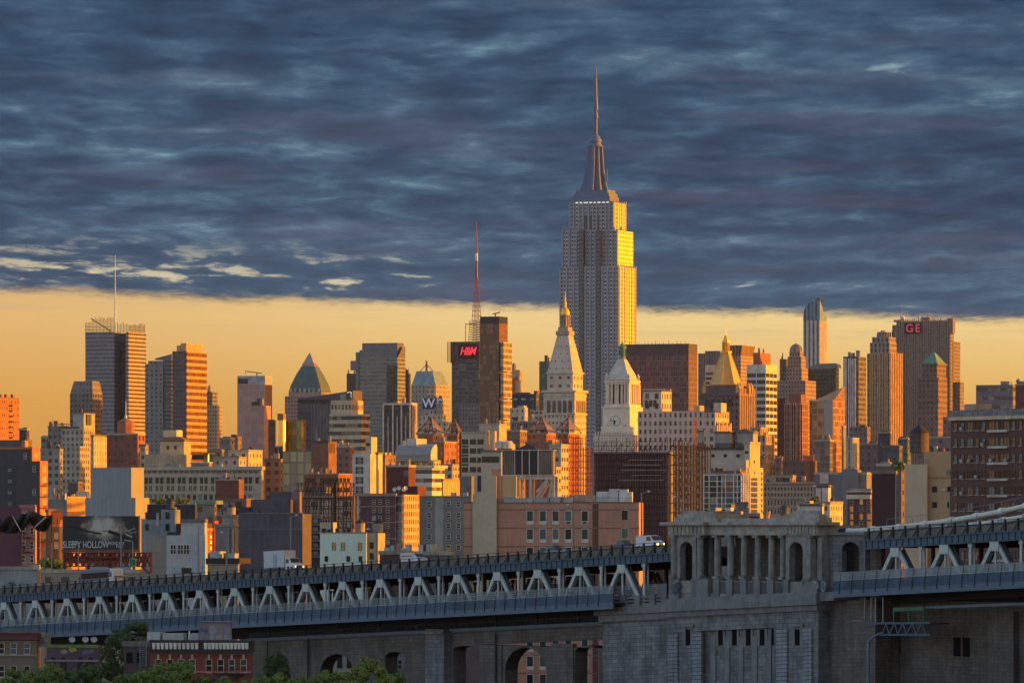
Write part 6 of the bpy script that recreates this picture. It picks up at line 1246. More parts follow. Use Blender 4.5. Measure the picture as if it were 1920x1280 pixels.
for j, y in enumerate(range(957, 1290, 34)):
    for i, q in enumerate((993.7, 1018, 1041.8, 1065.5, 1096.5)):
        p_ = pans[[0, 0, 5, 4, 3, 1, 2, 4, 3, 0][j*5+i]] if j < 2 else R.choice(pans)
        m2 = MB(); w, h = 1.62, 3.15; m2.box(-w/2, w/2, -.1, .02, 0, .12); m2.box(-w/2, w/2, -.1, .02, h-.16, h); m2.box(-w/2, -w/2+.13, -.1, .02, .12, h-.16); m2.box(w/2-.13, w/2, -.1, .02, .12, h-.16); m2.box(-w/2+.13, w/2-.13, -.07, .02, .12, .75)
        l = b.lx(q); zz_ = b.z(y+25.5, l); fo = m2.build('window', WFW, b.root, (l, -.003, zz_))
        m2 = MB(); m2.box(-w/2+.13, w/2-.13, -.04, .02, .75, h-.16); m2.build('pane', p_, fo); 
        if i in (3, 4) and j == 0: m2 = MB(); m2.box(-.45, .45, -.35, -.06, .2, .6); m2.build('air_conditioner', IRON, fo)
    l = b.lx(1171.5); me = winmesh(1.6, 2.4, WFW, pans[3 if j == 0 else 4], None, 0); o = bpy.data.objects.new('window', me); COL.objects.link(o); o.parent = b.root; o.location = (l, -.003, b.z(y+18.5, l))
b.done()
rb_ = [('roof_duct', 'long white metal roof ducts along the terracotta building roof edge', [(945, 968, 931), (968, 1000, 933.5), (1002, 1030, 932), (1032, 1058, 930.5), (1052, 1074, 932)], (160, 164, 168)), ('roof_plant', 'white box cooling units behind a railing on the terracotta roof', [(1118, 1142, 921), (1142, 1160, 916), (1161, 1178, 917), (1178, 1186, 922)], (182, 182, 186))]
for nm, lb, its, c in rb_:
    D = 1294; z0 = HC-(941.5-HY)*D/F; root = empty(nm, (wpt(its[0][0], 941, D)[0], D, z0), radians(-8), lb, 'roof plant'); x0 = its[0][0]; k = D/F
    for a, c_, y in its: m = MB(); m.box((a-x0)*k, (c_-x0)*k-.05, 0, 1.6, 0, HC-(y-HY)*k-z0); m.build('unit', S(nm+'_c', c, .5, .2), root)
    m = MB(); [m.box((a-x0)*k, (a-x0)*k+.05, -.4, -.35, 0, 1.1) for a in range(x0, its[-1][1], 5)]; m.box(0, (its[-1][1]-x0)*k, -.4, -.35, 1.05, 1.12); m.build('railing', STEEL, root)
# cooling tower on steel legs
D = 1305; k = D/F; z0 = HC-(941.5-HY)*D/F; root = empty('cooling_tower', (wpt(990, 941, D)[0], D, z0), radians(-6), 'ribbed cooling tower on white steel legs with a black pyramid cap', 'cooling tower'); Z = lambda y: HC-(y-HY)*k-z0; X = lambda x: (x-990)*k
rib1 = S('rib_beige', (122, 112, 102), .6, .1); 
for x0, x1, mt in ((941, 963, rib1), (1010, 1037, rib1)):
    m = MB(); n = 7; m.box(X(x0), X(x1), .4, 5, Z(889), Z(845)); [m.box(X(x0)+(X(x1)-X(x0))*i/n, X(x0)+(X(x1)-X(x0))*(i+.55)/n, .1, .4, Z(889), Z(845)) for i in range(n)]; m.build('ribbed_panel', mt, root)
m = MB(); m.box(X(966), X(1009), .1, 6, Z(890), Z(843)); m.build('dark_panel', S('louver_black', (44, 42, 48), .6), root)
for q in (965, 979, 992.5, 1009): m = MB(); m.box(X(q)-.1, X(q)+.1, -.1, .1, Z(890), Z(842)); m.build('mullion', WFC, root)
m = MB(); m.prism([(X(966), 0), (X(1009), 0), (X(1009), 6), (X(966), 6)], Z(843), Z(832), [(X(986), 2.9), (X(989), 2.9), (X(989), 3.1), (X(986), 3.1)]); m.build('cap', S('cap_dark', (38, 38, 44), .8), root)
m = MB(); m.box(X(940), X(1039), -.15, 6, Z(844.5), Z(843)); m.box(X(940), X(1039), -.15, 6, Z(892), Z(889.5)); m.box(X(962), X(1038), -.2, .2, Z(898.5), Z(893)); m.build('deck_frame', S('leg_white', (170, 164, 156), .6), root)
lw = S('leg_white', (170, 164, 156), .6)
for (xa, ya, xb, yb) in ((1038, 893, 1038, 941), (994, 893, 994, 941), (1025, 900, 1006, 922), (1036, 900, 1027, 941), (1001, 941, 1027, 900), (972, 893, 972, 941)): m = MB(); m.beam((X(xa), .1, Z(ya)), (X(xb), .1, Z(yb)), .5); m.build('leg', lw, root); m = MB(); m.beam((X(xa)+.3, 5, Z(ya)), (X(xb)+.3, 5, Z(yb)), .4); m.build('leg', lw, root)
# low roofs right behind the bridge rail
b = B('office_building', 'low maroon roof strip with white roof boxes beyond the bridge rail', 770, 1200)
b.box('wall', S('low_maroon', (84, 54, 54)), 712, 770, 775, 1037, plain=True)
for i, (q0, q1, y) in enumerate([(722, 733, 1026), (734, 741, 1022), (745, 752, 1018), (762, 770, 1020), (752, 760, 1027)]): b.bx('roof_unit', [HVAC, S('unit_w', (170, 168, 166)), S('unit_t', (150, 120, 100))][i % 3], b.lx(q0, 1), b.lx(q1, 1), .5, 1.8, b.z(1037), b.z(y))
b.done()
b = B('office_building', 'low grey roof with lockers and two orange pipe vents beyond the bridge rail', 845, 1190)
b.box('wall', S('low_grey', (96, 90, 90)), 775, 845, 850, 1038, plain=True)
for i, (q0, q1, y, c) in enumerate([(786, 795, 1021, (160, 160, 164)), (796, 800, 1021, (80, 50, 54)), (801, 807, 1020, (150, 158, 166)), (808, 816, 1020, (186, 178, 150))]): b.bx('roof_unit', S('locker%d' % i, c), b.lx(q0, 1), b.lx(q1, 1), .5, 1.8, b.z(1038), b.z(y))
for q, y in ((825, 1029), (840, 1027)): l = b.lx(q); m = MB(); m.tube((l, .2, b.z(1040)), (l, .2, b.z(y)), .22, .22, 8); m.tube((l, .2, b.z(y)), (l, .2, b.z(y-1.4)), .32, .32, 8); m.build('vent_pipe', S('vent_sunlit', (200, 130, 70), .4, .3), b.root)  # pipe colour holds the orange sunlight
b.done()
b = B('office_building', 'low pale concrete sheds behind the bridge rail at the left border', 70, 1230)
b.box('wall', S('low_conc', (128, 132, 134)), -30, 70, 74, 1066, plain=True); b.box('roof_house', S('low_conc2', (150, 150, 146)), 62, 74, 76, 1058, 1067, yo=-1, plain=True); b.bx('roof_unit', ROOFD, b.lx(28), b.lx(52), 1, 3, b.z(1066), b.z(1060)); b.done()
b = B('office_building', 'long low tan building under the billboard truss', 262, 1190)
b.box('wall', GL((140, 124, 104), .5, .4, (60, 58, 60), (120, 110, 100), .3), 76, 262, 266, 1072, per=3.5, fl=3.4); b.done()
b = B('office_building', 'low dark warehouse with a long black roof strip right of the white panelled one', 446, 1230)
b.box('wall', S('wh_tan', (132, 118, 100)), 389, 446, 449, 1056, plain=True); m, mi = b.mb('roof', IRON); m.box(b.lx(387), .5, -.4, 6, b.z(1056), b.z(1046)); m, mi = b.mb('roof_unit', HVAC); m.box(b.lx(394, 2), b.lx(412, 2), 2, 4, b.z(1046), b.z(1033)); m.box(b.lx(424, 2), b.lx(440, 2), 2, 4, b.z(1046), b.z(1037)); b.done()
# brown brick block on the right and unseen slabs added to shade the bridge
PBR = BR('brick_project', (94, 58, 50), (84, 52, 46), (96, 70, 62), .4, .12, .2); PW2 = S('pane_blind', (112, 104, 98), .35); PW = S('pane_sky', (60, 58, 60), .04, 0, .05, spec=1.0)
def slab(cx, cy, phi, w, d, h, lb, cols=None, rows=None, group=None, wx0=0):
    root = empty('apartment_building', (cx, cy, 0), -radians(phi), lb, 'building', group); m = MB(); m.prism([(-w, 0), (0, 0), (0, d), (-w, d)], 0, h); m.build('wall', PBR, root)
    m = MB(); m.box(-w-.3, .3, -.4, d+.3, h, h+.9); m.build('cornice', S('slab_cornice', (190, 164, 134)), root); m = MB(); m.box(-w+2, -1, 1.5, d-2, h+.9, h+3.1); m.build('roof_house', GL((120, 124, 132), .82, .9, (104, 112, 122), (130, 130, 134), .4), root)
    return root
b = B('apartment_building', 'big brown brick apartment block with pale cornice and yellow reflecting windows', 2010, 1180, 60)
w_ = b.lx(1782.5); H = b.z(788.5, w_); m = MB(); m.prism([(w_, 0), (0, 0), (0, 18), (w_, 18)], 0, H); m.build('wall', PBR, b.root); m = MB(); m.box(w_-.3, .3, -.5, 18.3, H, H+.75); m.build('cornice', S('slab_cornice', (190, 164, 134)), b.root)
m = MB(); m.box(b.lx(1792, 3), -1, 1.5, 16, H+.75, b.z(769, w_)); m.build('roof_house', GL((112, 118, 128), .82, .9, (100, 110, 122), (130, 130, 134), .4), b.root); m = MB(); m.box(b.lx(1808, 4), b.lx(1831, 4), 4, 8, b.z(769, w_), b.z(757, w_)); m.build('roof_unit', S('slab_tank', (150, 128, 108)), b.root)
cols = [1792, 1805, 1819.5, 1832.5, 1844.5, 1860, 1869.5, 1879, 1888, 1901, 1914]; fh = None; R = random.Random(6)
for j in range(13):
    z = b.z(799+j*30, w_)
    for q in cols:
        l = b.lx(q); wide = 2.2 if q in (1819.5, 1860, 1888) else 1.35; me = winmesh(wide, 1.7, WFD, R.choice([PW, PW, PW2, WD]), S('sill_stone', (150, 132, 116)), 2 if wide > 2 else 1); o = bpy.data.objects.new('window', me); COL.objects.link(o); o.parent = b.root; o.location = (l, -.003, z-.95)
        if R.random() < .16: m = MB(); m.box(l-.45, l+.45, -.55, -.13, z-.85, z-.25); m.build('air_conditioner', HVAC, b.root)
    l0, l1 = b.lx(1854), b.lx(1892); m = MB(); m.box(l0, l1, -.5, .02, z-1.5, z-1.2); m.box(l0, l1, -.5, -.44, z-1.2, z-1.0); m.build('balcony_sill', S('balc_white', (170, 160, 154)), b.root)
b.done()
for cx, cy, h in [(128+(cy-700)*.1, cy, 64+(cy//7) % 13) for cy in range(700, 1200, 48)]: slab(cx, cy, 60, 62, 18, h, 'brown brick apartment slab standing beyond the bridge on the right', group='added slabs shading the bridge')
# ---------------- the bridge
PHB = radians(55.178); BP, BQ, BRr = 9.271932905172582, 57.7597760852084, -0.00885269922500953
BD0 = 1106/(1+BRr*(-BP/BQ)); PAN = 11.91
def ipx(x): return (x-BP)/(BQ-BRr*x)
def bD(x): return BD0*(1+BRr*ipx(x))
BX0, BY0 = (BP-960)*BD0/F, BD0
GRD = .0415
def zt(s): return 28.55+GRD*s
def spx(x, yo=0.0):
    k = (x-960)/F; return (k*(BY0+yo*cos(PHB))-BX0-yo*sin(PHB))/(cos(PHB)+k*sin(PHB))
STEELB = S('bridge_blue', (58, 80, 98), .6, .1, .25, .6); STEELD = S('bridge_dark', (34, 44, 52), .65, .1, .25, .6); STEELG = S('bridge_grey', (168, 172, 170), .65, .05, .25, .8); BAND = S('bridge_band', (78, 94, 112), .6, .05, .2, .5); STEELM = S('bridge_inner_shaded', (78, 80, 84), .7, .05, .25, .8); CONC = S('bridge_conc', (104, 98, 90), .9, 0, .3, .8)  # inner steel: darker copy of the grey, interior shade in its colour
BACKP = S('panel_back', (56, 70, 86), .7); PANEL = MESHY('walk_mesh', (58, 76, 96), .3, 4); RAIL = MESHY('rail_mesh', (120, 126, 130), .62, 3)
def sbox(m, s0, s1, y0, y1, a, b_, mi=0, uvm=True):
    """box along the bridge following its grade: a..b_ = height from the rail-post tops"""
    P = lambda s, y, h: (s, y, zt(s)+h)
    L = s1-s0
    m.face([P(s0, y0, a), P(s1, y0, a), P(s1, y0, b_), P(s0, y0, b_)], [(0, a), (L, a), (L, b_), (0, b_)], mi); m.face([P(s1, y1, a), P(s0, y1, a), P(s0, y1, b_), P(s1, y1, b_)], [(0, a), (L, a), (L, b_), (0, b_)], mi)
    m.face([P(s0, y0, b_), P(s1, y0, b_), P(s1, y1, b_), P(s0, y1, b_)], None, mi); m.face([P(s0, y1, a), P(s1, y1, a), P(s1, y0, a), P(s0, y0, a)], None, mi)
    m.face([P(s1, y0, a), P(s1, y1, a), P(s1, y1, b_), P(s1, y0, b_)], None, mi); m.face([P(s0, y1, a), P(s0, y0, a), P(s0, y0, b_), P(s0, y1, b_)], None, mi)
def part(name, mat, root, fn):
    m = MB(); fn(m); return m.build(name, mat, root)
_mesh = {}
def inst(key, name, mat, root, s, fn, y=0.0):
    """repeat: one shared mesh per kind, its own object each time"""
    if key not in _mesh: m = MB(); fn(m); _mesh[key] = m.mesh(name, mat)
    o = bpy.data.objects.new(name, _mesh[key]); COL.objects.link(o); o.parent = root; o.location = (s, y, zt(s)); return o
def leg_pair(m, sg, back=False):
    a = (sg*.55, .45, -3.6); c = (sg*PAN*.47, .45, -10.2); 
    for yy in ((.9,) if back else (0,)): m.beam((a[0], yy, a[2]), (c[0], yy, c[2]+sg*GRD*PAN*.47), .34, .66)
    for q in range(9 if back else 0):
        u0, u1 = q/9, (q+1)/9; p0 = (a[0]+(c[0]-a[0])*u0, .06, a[2]+(c[2]-a[2])*u0); p1 = (a[0]+(c[0]-a[0])*u1, .84, a[2]+(c[2]-a[2])*u1); m.beam(p0, p1, .1)
def span(s0, s1, label, i0, i1, u0=None, w1=None):
    L0, W1_ = s0, (s1 if w1 is None else w1)
    root = empty('bridge', (BX0, BY0, 0), -PHB, label, 'bridge')
    s0 = s0 if u0 is None else u0
    part('upper_deck', S('asphalt', (52, 52, 54), .9), root, lambda m: sbox(m, s0, s1, .6, 34, -1.6, -.9))
    part('upper_girder', STEELB, root, lambda m: (sbox(m, s0, s1, -.1, .5, -3.2, -1.75), sbox(m, s0, s1, -.35, .6, -2.0, -1.85), sbox(m, s0, s1, -.3, .6, -3.3, -3.18)))
    part('deck_underside', STEELD, root, lambda m: (sbox(m, s0, s1, .5, 34, -2.6, -1.62), [sbox(m, s, s+.4, .6, 34, -3.1, -2.6) for s in [s0+.5+q*2.98 for q in range(int((s1-s0-1)/2.98)+1)]]))
    part('parapet', CONC, root, lambda m: sbox(m, s0, s1, .1, .35, -1.72, -.55)); part('top_rail', STEELD, root, lambda m: (sbox(m, s0, s1, -.1, .05, -.62, -.5), sbox(m, s0, s1, -.06, 0, -.12, -.04)))
    def post(m): m.box(-.12, .12, -.2, .1, -1.75, 0); m.beam((-.9, -.25, -1.75), (0, -.1, -.7), .14)
    def stiff(m): m.box(-.05, .05, -.22, -.1, -3.2, -2.0)
    n = int((s1-s0)/2.98)
    for q in range(n): inst('post', 'parapet_post', STEELD, root, s0+1+q*2.98, post)
    def st_(m):
        for q in range(int((s1-s0)/1.49)): s = s0+.4+q*1.49; sbox(m, s, s+.1, -.2, -.1, -3.2, -2.0)
    tag(part('girder_stiffener', STEELD, root, st_), kind='stuff')
    for yy, mt in ((0, STEELG), (32, STEELM)):
        for i in range(i0, i1+1):
            s = i*PAN
            if s0-6 < s < s1+3:
                inst(('gus', mt.name), 'gusset', mt, root, s, lambda m: (m.box(-1.05, 1.05, -.3, -.2, -4.7, -3.3)), yy)
                for sg in (-1, 1): inst(('leg', sg, mt.name), 'diagonal', mt, root, s, lambda m, sg=sg: leg_pair(m, sg), yy); inst(('legb', sg), 'diagonal_lacing', STEELM, root, s, lambda m, sg=sg: leg_pair(m, sg, True), yy)
                inst(('hang', mt.name), 'hanger', mt, root, s, lambda m: (m.box(-.2, .1, 0, .25, -10.2, -4.5), m.box(-.12, .06, .75, .85, -10.2, -4.5)), yy)
            s = (i+.5)*PAN
            if s0-2 < s < s1+2: inst(('post2', mt.name), 'truss_post', mt, root, s, lambda m: (m.box(-.3, .22, 0, .22, -10.2, -3.3), m.box(-.5, .42, -.04, .26, -3.9, -3.3), m.box(-.2, .15, .8, .95, -10.2, -3.3)), yy)
    part('lower_deck', STEELD, root, lambda m: (sbox(m, s0, s1, .9, 34, -10.4, -9.7), sbox(m, s0, s1, 4, 31, -11.6, -10.4)))
    part('track_beam', S('rust_beam', (92, 64, 60), .8), root, lambda m: [sbox(m, s0, s1, y, y+.5, -8.6+h, -8.0+h) for y, h in ((9, 0), (15, 1.1), (20, -.3), (26, .6), (30, 1.6))]+[sbox(m, s, s+.5, 13, 13.5, -9.7, -3) for s in [s0+q*5.9 for q in range(int((s1-s0)/5.9))]])
    part('walkway_floor', STEELD, root, lambda m: sbox(m, L0, W1_, -3, .9, -9.8, -9.5)); part('band_girder', BAND, root, lambda m: (sbox(m, L0, W1_, -3.1, -2.8, -10.5, -9.5), sbox(m, L0, W1_, -3.2, -2.7, -10.56, -10.5)))
    part('walkway_panel', PANEL, root, lambda m: sbox(m, L0, W1_, -3.05, -3.0, -9.5, -7.95)); part('panel_backing', BACKP, root, lambda m: sbox(m, L0, W1_, .3, .4, -9.5, -8.3)); part('fence_mesh', RAIL, root, lambda m: sbox(m, L0, W1_, -2.95, -2.93, -7.95, -6.7)); part('hand_rail', S('rail_grey', (140, 146, 150), .5), root, lambda m: (sbox(m, L0, W1_, -3.1, -3.0, -7.98, -7.88), sbox(m, L0, W1_, -3, -2.94, -6.74, -6.68), sbox(m, L0, W1_, -3, -2.94, -7.3, -7.25)))
    def bracket(m): m.box(-.06, .06, -3.25, -3.1, -10.0, -8.8); m.beam((0, -3.2, -8.8), (.18, -3.1, -7.9), .12); m.beam((.18, -3.05, -7.9), (.25, -2.95, -6.7), .07)
    for q in range(int((W1_-L0)/2.98)): inst('brk', 'fence_post', STEELB, root, L0+1.5+q*2.98, bracket)
    return root
SA0, SA1 = spx(1262), spx(1592)
LB = span(-16, SA0, 'two level steel truss bridge approach climbing left of the stone pavilion', -2, 17, None, spx(1150, -3))
RBR = span(SA1, 34*PAN, 'two level steel truss bridge span right of the stone pavilion', 23, 34, spx(1622))
# stone viaduct under the left approach
GRAN = BR('granite', (110, 108, 110), (88, 88, 92), (54, 54, 58), 1.7, .66, .55, ms=.028); QUOIN = BR('granite_quoin', (126, 125, 130), (110, 111, 116), (40, 41, 46), 3.0, .62, .45, ms=.05); GRANU = S('granite_upper_lit', (146, 138, 130), .85, 0, .45, .6); GRANC = S('granite_column', (126, 121, 117), .85, 0, .45, .7); GRANS = S('granite_smooth', (106, 104, 106), .85, 0, .35, .5); DKST = BR('granite_dark', (96, 86, 82), (80, 74, 72), (48, 46, 46), 1.3, .6, .5, ms=.03)  # granite copies: upper lighter, lower darker, light levels put into the colour
def arch_wall(m, s0, s1, zb, ztop, ops, y0, y1, n=10):
    """wall with round-headed openings: ops = (sa, sb, spring, crown)"""
    cur = s0
    def blk(a, b_, za, zc): 
        if b_-a > .01: m.prism([(a, y0), (b_, y0), (b_, y1), (a, y1)], za, zc, bot=True)
    for sa, sb, sp_, cr_ in ops:
        blk(cur, sa, zb, ztop); c_ = (sa+sb)/2; r = (sb-sa)/2
        pts = [(c_-r*cos(pi*i/n), sp_+(cr_-sp_)*sin(pi*i/n)) for i in range(n+1)]
        for (a, za), (b_, zc) in zip(pts, pts[1:]):
            m.face([(a, y0, za), (b_, y0, zc), (b_, y0, ztop), (a, y0, ztop)], [(a, za), (b_, zc), (b_, ztop), (a, ztop)]); m.face([(b_, y1, zc), (a, y1, za), (a, y1, ztop), (b_, y1, ztop)]); m.face([(a, y0, za), (a, y1, za), (b_, y1, zc), (b_, y0, zc)])
        m.face([(sa, y0, ztop), (sb, y0, ztop), (sb, y1, ztop), (sa, y1, ztop)]); cur = sb
    blk(cur, s1, zb, ztop)
root = empty('viaduct', (BX0, BY0, 0), -PHB, 'dark stone arched viaduct carrying the left bridge approach', 'viaduct')
YV = 2.5
def zpx(y, s, yo): D_ = BY0-s*sin(PHB)+yo*cos(PHB); return HC-(y-HY)*D_/F
ops = []
for xa, xb, ys_, yc in ((503, 543, 1240, 1225), (600, 664, 1262, 1225), (722, 760, 1232, 1221), (850, 899, 1217, 1210), (947, 1024, 1255, 1213), (1078, 1123, 1222, 1209)):
    a, c = spx(xa, YV), spx(xb, YV); ops.append((a, c, zpx(ys_, a, YV), zpx(yc, (a+c)/2, YV)))
S0, S1 = spx(470, YV), spx(1150, YV); ztop = min(zpx(1192, S0, YV), 24)
m = MB(); arch_wall(m, S0, S1, 0, zpx(1200, spx(640, YV), YV), ops, YV, YV+2.6); m.build('arcade_wall', DKST, root)
m = MB(); h = -12.9; sbox(m, S0, S1, YV-.5, YV+3, h-.1, h+.5); m.build('coping', BAND, root)
m = MB(); sbox(m, S0, S1, YV-.1, YV+2.5, h-2.4, h-.1); m.build('upper_wall', DKST, root)
m = MB(); sbox(m, S0, S1, YV-.45, YV-.38, h+1.3, h+1.38); sbox(m, S0, S1, YV-.45, YV-.38, h+.9, h+.95); [sbox(m, s, s+.09, YV-.45, YV-.38, h+.5, h+1.3) for s in [S0+q*1.1 for q in range(int((S1-S0)/1.1))]]; m.build('railing', STEELB, root)
m = MB(); sbox(m, S0, S1, 4, 30, -13.4, -12.6); m.build('lower_platform', STEELD, root)
for q in range(9): s = S0+6+q*12; part('hanger_post', STEELD, root, lambda m: sbox(m, s, s+.35, YV-.3, YV, h+.5, -10.5))
for xa, xb, yt, wd in ((797, 832, 1178, 1.6), (473, 500, 1200, .4), (1034, 1074, 1205, .3), (905, 940, 1208, .25)):
    a, c = spx(xa, YV-wd), spx(xb, YV-wd); part('pier', GRAN if wd > 1 else DKST, root, lambda m: (m.box(a, c, YV-wd, YV+.5, 0, zpx(yt, a, YV)), wd > 1 and m.box(a-.5, c+.5, YV-wd-.5, YV+.5, zpx(1187, a, YV), zpx(1181, a, YV))))
part('drain_pipe', STEELD, root, lambda m: m.tube((spx(577, YV-.3), YV-.3, 0), (spx(577, YV-.3), YV-.3, 20), .15)); part('drain_pipe', STEELD, root, lambda m: m.tube((spx(929, YV-.5), YV-.5, 0), (spx(929, YV-.5), YV-.5, 22), .18))
# ---------------- stone anchorage pavilion
AD = bD(1535)-4.2*cos(PHB); A = B('bridge_anchorage', 'grey granite bridge anchorage with colonnaded pavilion and two arched bays', 1535, AD, 55.178, cat='anchorage')
lx, zz = A.lx, A.z
def abox(nm, mat, x0, x1, y0, y1, yt, yb=None, yo_ref=None):
    l0, l1 = lx(x0, y0), lx(x1, y0); z1 = zz(yt, l1, y0) if not isinstance(yt, float) else yt; z0 = 0 if yb is None else zz(yb, l1, y0)
    m = MB(); m.prism([(l0, y0), (l1, y0), (l1, y1), (l0, y1)], z0, z1, bot=True); return m.build(nm, mat, A.root)
zlev = lambda y: HC-(y-HY)*AD/F                      # level courses, measured at the corner
def lbox(nm, mat, l0, l1, y0, y1, z0, z1): m = MB(); m.prism([(l0, y0), (l1, y0), (l1, y1), (l0, y1)], z0, z1, bot=True); return m.build(nm, mat, A.root)
def gbox(nm, mat, l0, l1, y0, y1, h0, h1):           # follows the road grade
    m = MB(); P = lambda l, y, h: (l, y, h+GRD*l)
    for (a, ya, c, yc) in ((l0, y0, l1, y0), (l1, y0, l1, y1), (l1, y1, l0, y1), (l0, y1, l0, y0)): L = hypot(c-a, yc-ya); m.face([P(a, ya, h0), P(c, yc, h0), P(c, yc, h1), P(a, ya, h1)], [(0, h0), (L, h0), (L, h1), (0, h1)])
    m.face([P(l0, y0, h1), P(l1, y0, h1), P(l1, y1, h1), P(l0, y1, h1)]); m.face([P(l0, y1, h0), P(l1, y1, h0), P(l1, y0, h0), P(l0, y0, h0)]); return m.build(nm, mat, A.root)
zc0 = zlev(1112)                                       # plinth top at the corner
LL = lx(1250); LW = lx(1128, 0)
RET = A.ly(1558)                                       # depth of the end return
WING = 30.0
# lower mass: left wing, two piers, recessed middle
gbox('plinth', GRANS, LL-.3, .5, -.9, RET+.6, zc0-1.7, zc0); gbox('plinth', GRANS, LL-.2, .2, -.5, RET+.3, zc0-2.6, zc0-1.7); gbox('frieze_wall', GRAN, LL, .05, -.1, RET, zc0-5, zc0-2.6)
LWg = lx(1130, 1.2)
gbox('plinth', GRANS, LWg-1.4, LL-.3, .4, 7, zc0-1.7, zc0-.5); gbox('plinth', GRANS, LWg-.7, LL-.3, .8, 7, zc0-2.8, zc0-1.7); gbox('wing_wall', GRAN, LWg, LL, 1.2, 8, -60, zc0-2.8)
l0, l1, l2, l3 = lx(1250), lx(1316), lx(1452, 0), 0.0
gbox('pier_wall', GRAN, l0, l1, -.1, 8, -60, zc0-5); gbox('pier_wall', GRAN, l2, l3, -.1, 8, -60, zc0-5); gbox('recess_wall', GRAN, l1, l2, .5, 8, -60, zc0-5)
for xa, xb in ((1252, 1270), (1297, 1315), (1455, 1475), (1504, 1521)): gbox('quoin_strip', QUOIN, lx(xa, -.45), lx(xb, -.45), -.45, -.1, -60, zc0-5.2)
for xa in (1332, 1358, 1384, 1410, 1436): l = lx(xa, .3); gbox('pilaster_strip', GRANS, l, l+1.3, .3, .5, -60, zc0-6.2)
for q, yo in ((1291, -.1), (1352, .5), (1378, .5), (1404, .5), (1430, .5), (1452, .5), (1496, -.1)):
    l = lx(q, yo); z1, z0 = zz(1179, l, yo), zz(1209, l, yo); o = lbox('slit_window', S('slit_dark', (14, 15, 18), .95, 0, .2, .3, .1), l-.65, l+.65, yo-.06, yo+.1, z0, z1)
    for nm_, a, c, za, zb in (('slit_frame', l-1.25, l-.66, z0-.3, z1+.4), ('slit_frame', l+.66, l+1.25, z0-.3, z1+.4), ('slit_hood', l-1.6, l+1.6, z1+.41, z1+.85)): lbox(nm_, GRANS, a, c, yo-(.14 if nm_ == 'slit_frame' else .35), yo, za, zb)
for i in range(24):
    l = LL+1+i*(abs(LL)-2)/23
    if l1+1 < l < l2-1: continue
# pavilion floor and columns
zf = zlev(1103); zcol0, zcol1 = zlev(1087), zlev(1003); zent, zcor, zcor1 = zlev(984), zlev(984), zlev(978)
Lp0, Lp1 = lx(1258), lx(1328); Rp0, Rp1 = lx(1470), 0.0
def archbay(nm, l0, l1, q0, q1):
    m = MB(); a, c = lx(q0, 0), lx(q1, 0); arch_wall(m, l0, l1, zf-1, zcol1, [(a, c, zlev(1030), zlev(1016))], 0, 1.1); m.build(nm, GRANC, A.root)
    lbox('bay_back', DKST, l0+.4, l1-.2, 4.2, 5.0, zf-1, zcol1)
    lbox('bay_floor', GRANC, a-.2, c+.2, .12, .9, zf-1, zlev(1091))
archbay('arch_bay', Lp0, lx(1305), 1275, 1298); archbay('arch_bay', lx(1473), lx(1512), 1480, 1505)
lbox('bay_side', DKST, Lp0+.2, Lp0+1.0, 1.1, 4.2, zf-1, zcol1); lbox('return_wall', GRANC, -1.2, -.02, .6, RET, zf-1, zcol1); lbox('bay_side', DKST, lx(1473)+.05, lx(1473)+.9, 1.11, 4.2, zf-1, zcol1); lbox('bay_side', DKST, lx(1305)-.9, lx(1305)-.05, 1.11, 4.2, zf-1, zcol1)
def column(q, yo, r=.6, square=False):
    l = lx(q, yo); m = MB(); n = 9; hh = (zcol1-zcol0-.9)/n
    for i in range(n):
        za = zcol0+.45+i*hh; rr_ = r*(1-.08*i/n)
        if square: m.box(l-rr_, l+rr_, yo-rr_, yo+rr_, za+.04, za+hh-.04); m.box(l-rr_*.9, l+rr_*.9, yo-rr_*.9, yo+rr_*.9, za-.04, za+.04, bot=False)
        else: m.lathe(l, yo, [(rr_*.9, za), (rr_, za+.06), (rr_, za+hh-.06), (rr_*.9, za+hh)], 18)
    o = m.build('column', GRANC, A.root)
    m = MB(); m.box(l-r*1.25, l+r*1.25, yo-r*1.25, yo+r*1.25, zcol1-.42, zcol1-.02); m.build('capital', GRANC, o); m = MB(); m.box(l-r*1.2, l+r*1.2, yo-r*1.2, yo+r*1.2, zcol0+.02, zcol0+.42); m.build('column_base', GRANC, o)
for q in (1346, 1370.5, 1396, 1422, 1447.5): column(q, 1.2)
column(1313.5, .2); column(1468.5, 1.0, .5); column(1520.5, .1, .58, True); column(1264.5, -.1, .5); column(1333, 3.0, .5)
lbox('colonnade_back', DKST, Lp1, lx(1472), 5.4, 6.2, zf-1, zcol1); lbox('colonnade_floor', GRANC, Lp0, 0, .3, 8, zf-2.2, zf-1)
gbox('base_course', GRANS, LL+.4, 0, -.35, RET, zc0, zf-.4+.0); lbox('base_course', GRANS, lx(1305), lx(1330), -.3, .9, zc0-1, zcol0)
lbox('base_course', GRANS, Lp0-.2, lx(1275), -.3, .9, zc0-1.5, zcol0); lbox('base_course', GRANS, lx(1298), lx(1306), -.3, .9, zc0-1.5, zcol0); lbox('base_course', GRANS, lx(1512), 0, -.3, RET, zc0-.6, zcol0); lbox('base_course', GRANS, lx(1470), lx(1480), -.3, .9, zc0-.6, zcol0); lbox('base_course', GRANS, lx(1505), lx(1512), -.3, .9, zc0-.6, zcol0)
for q in (1346, 1370.5, 1396, 1422, 1447.5): l = lx(q, .5); lbox('pedestal', GRANS, l-.8, l+.8, .1, 1.9, zc0-1, zcol0)
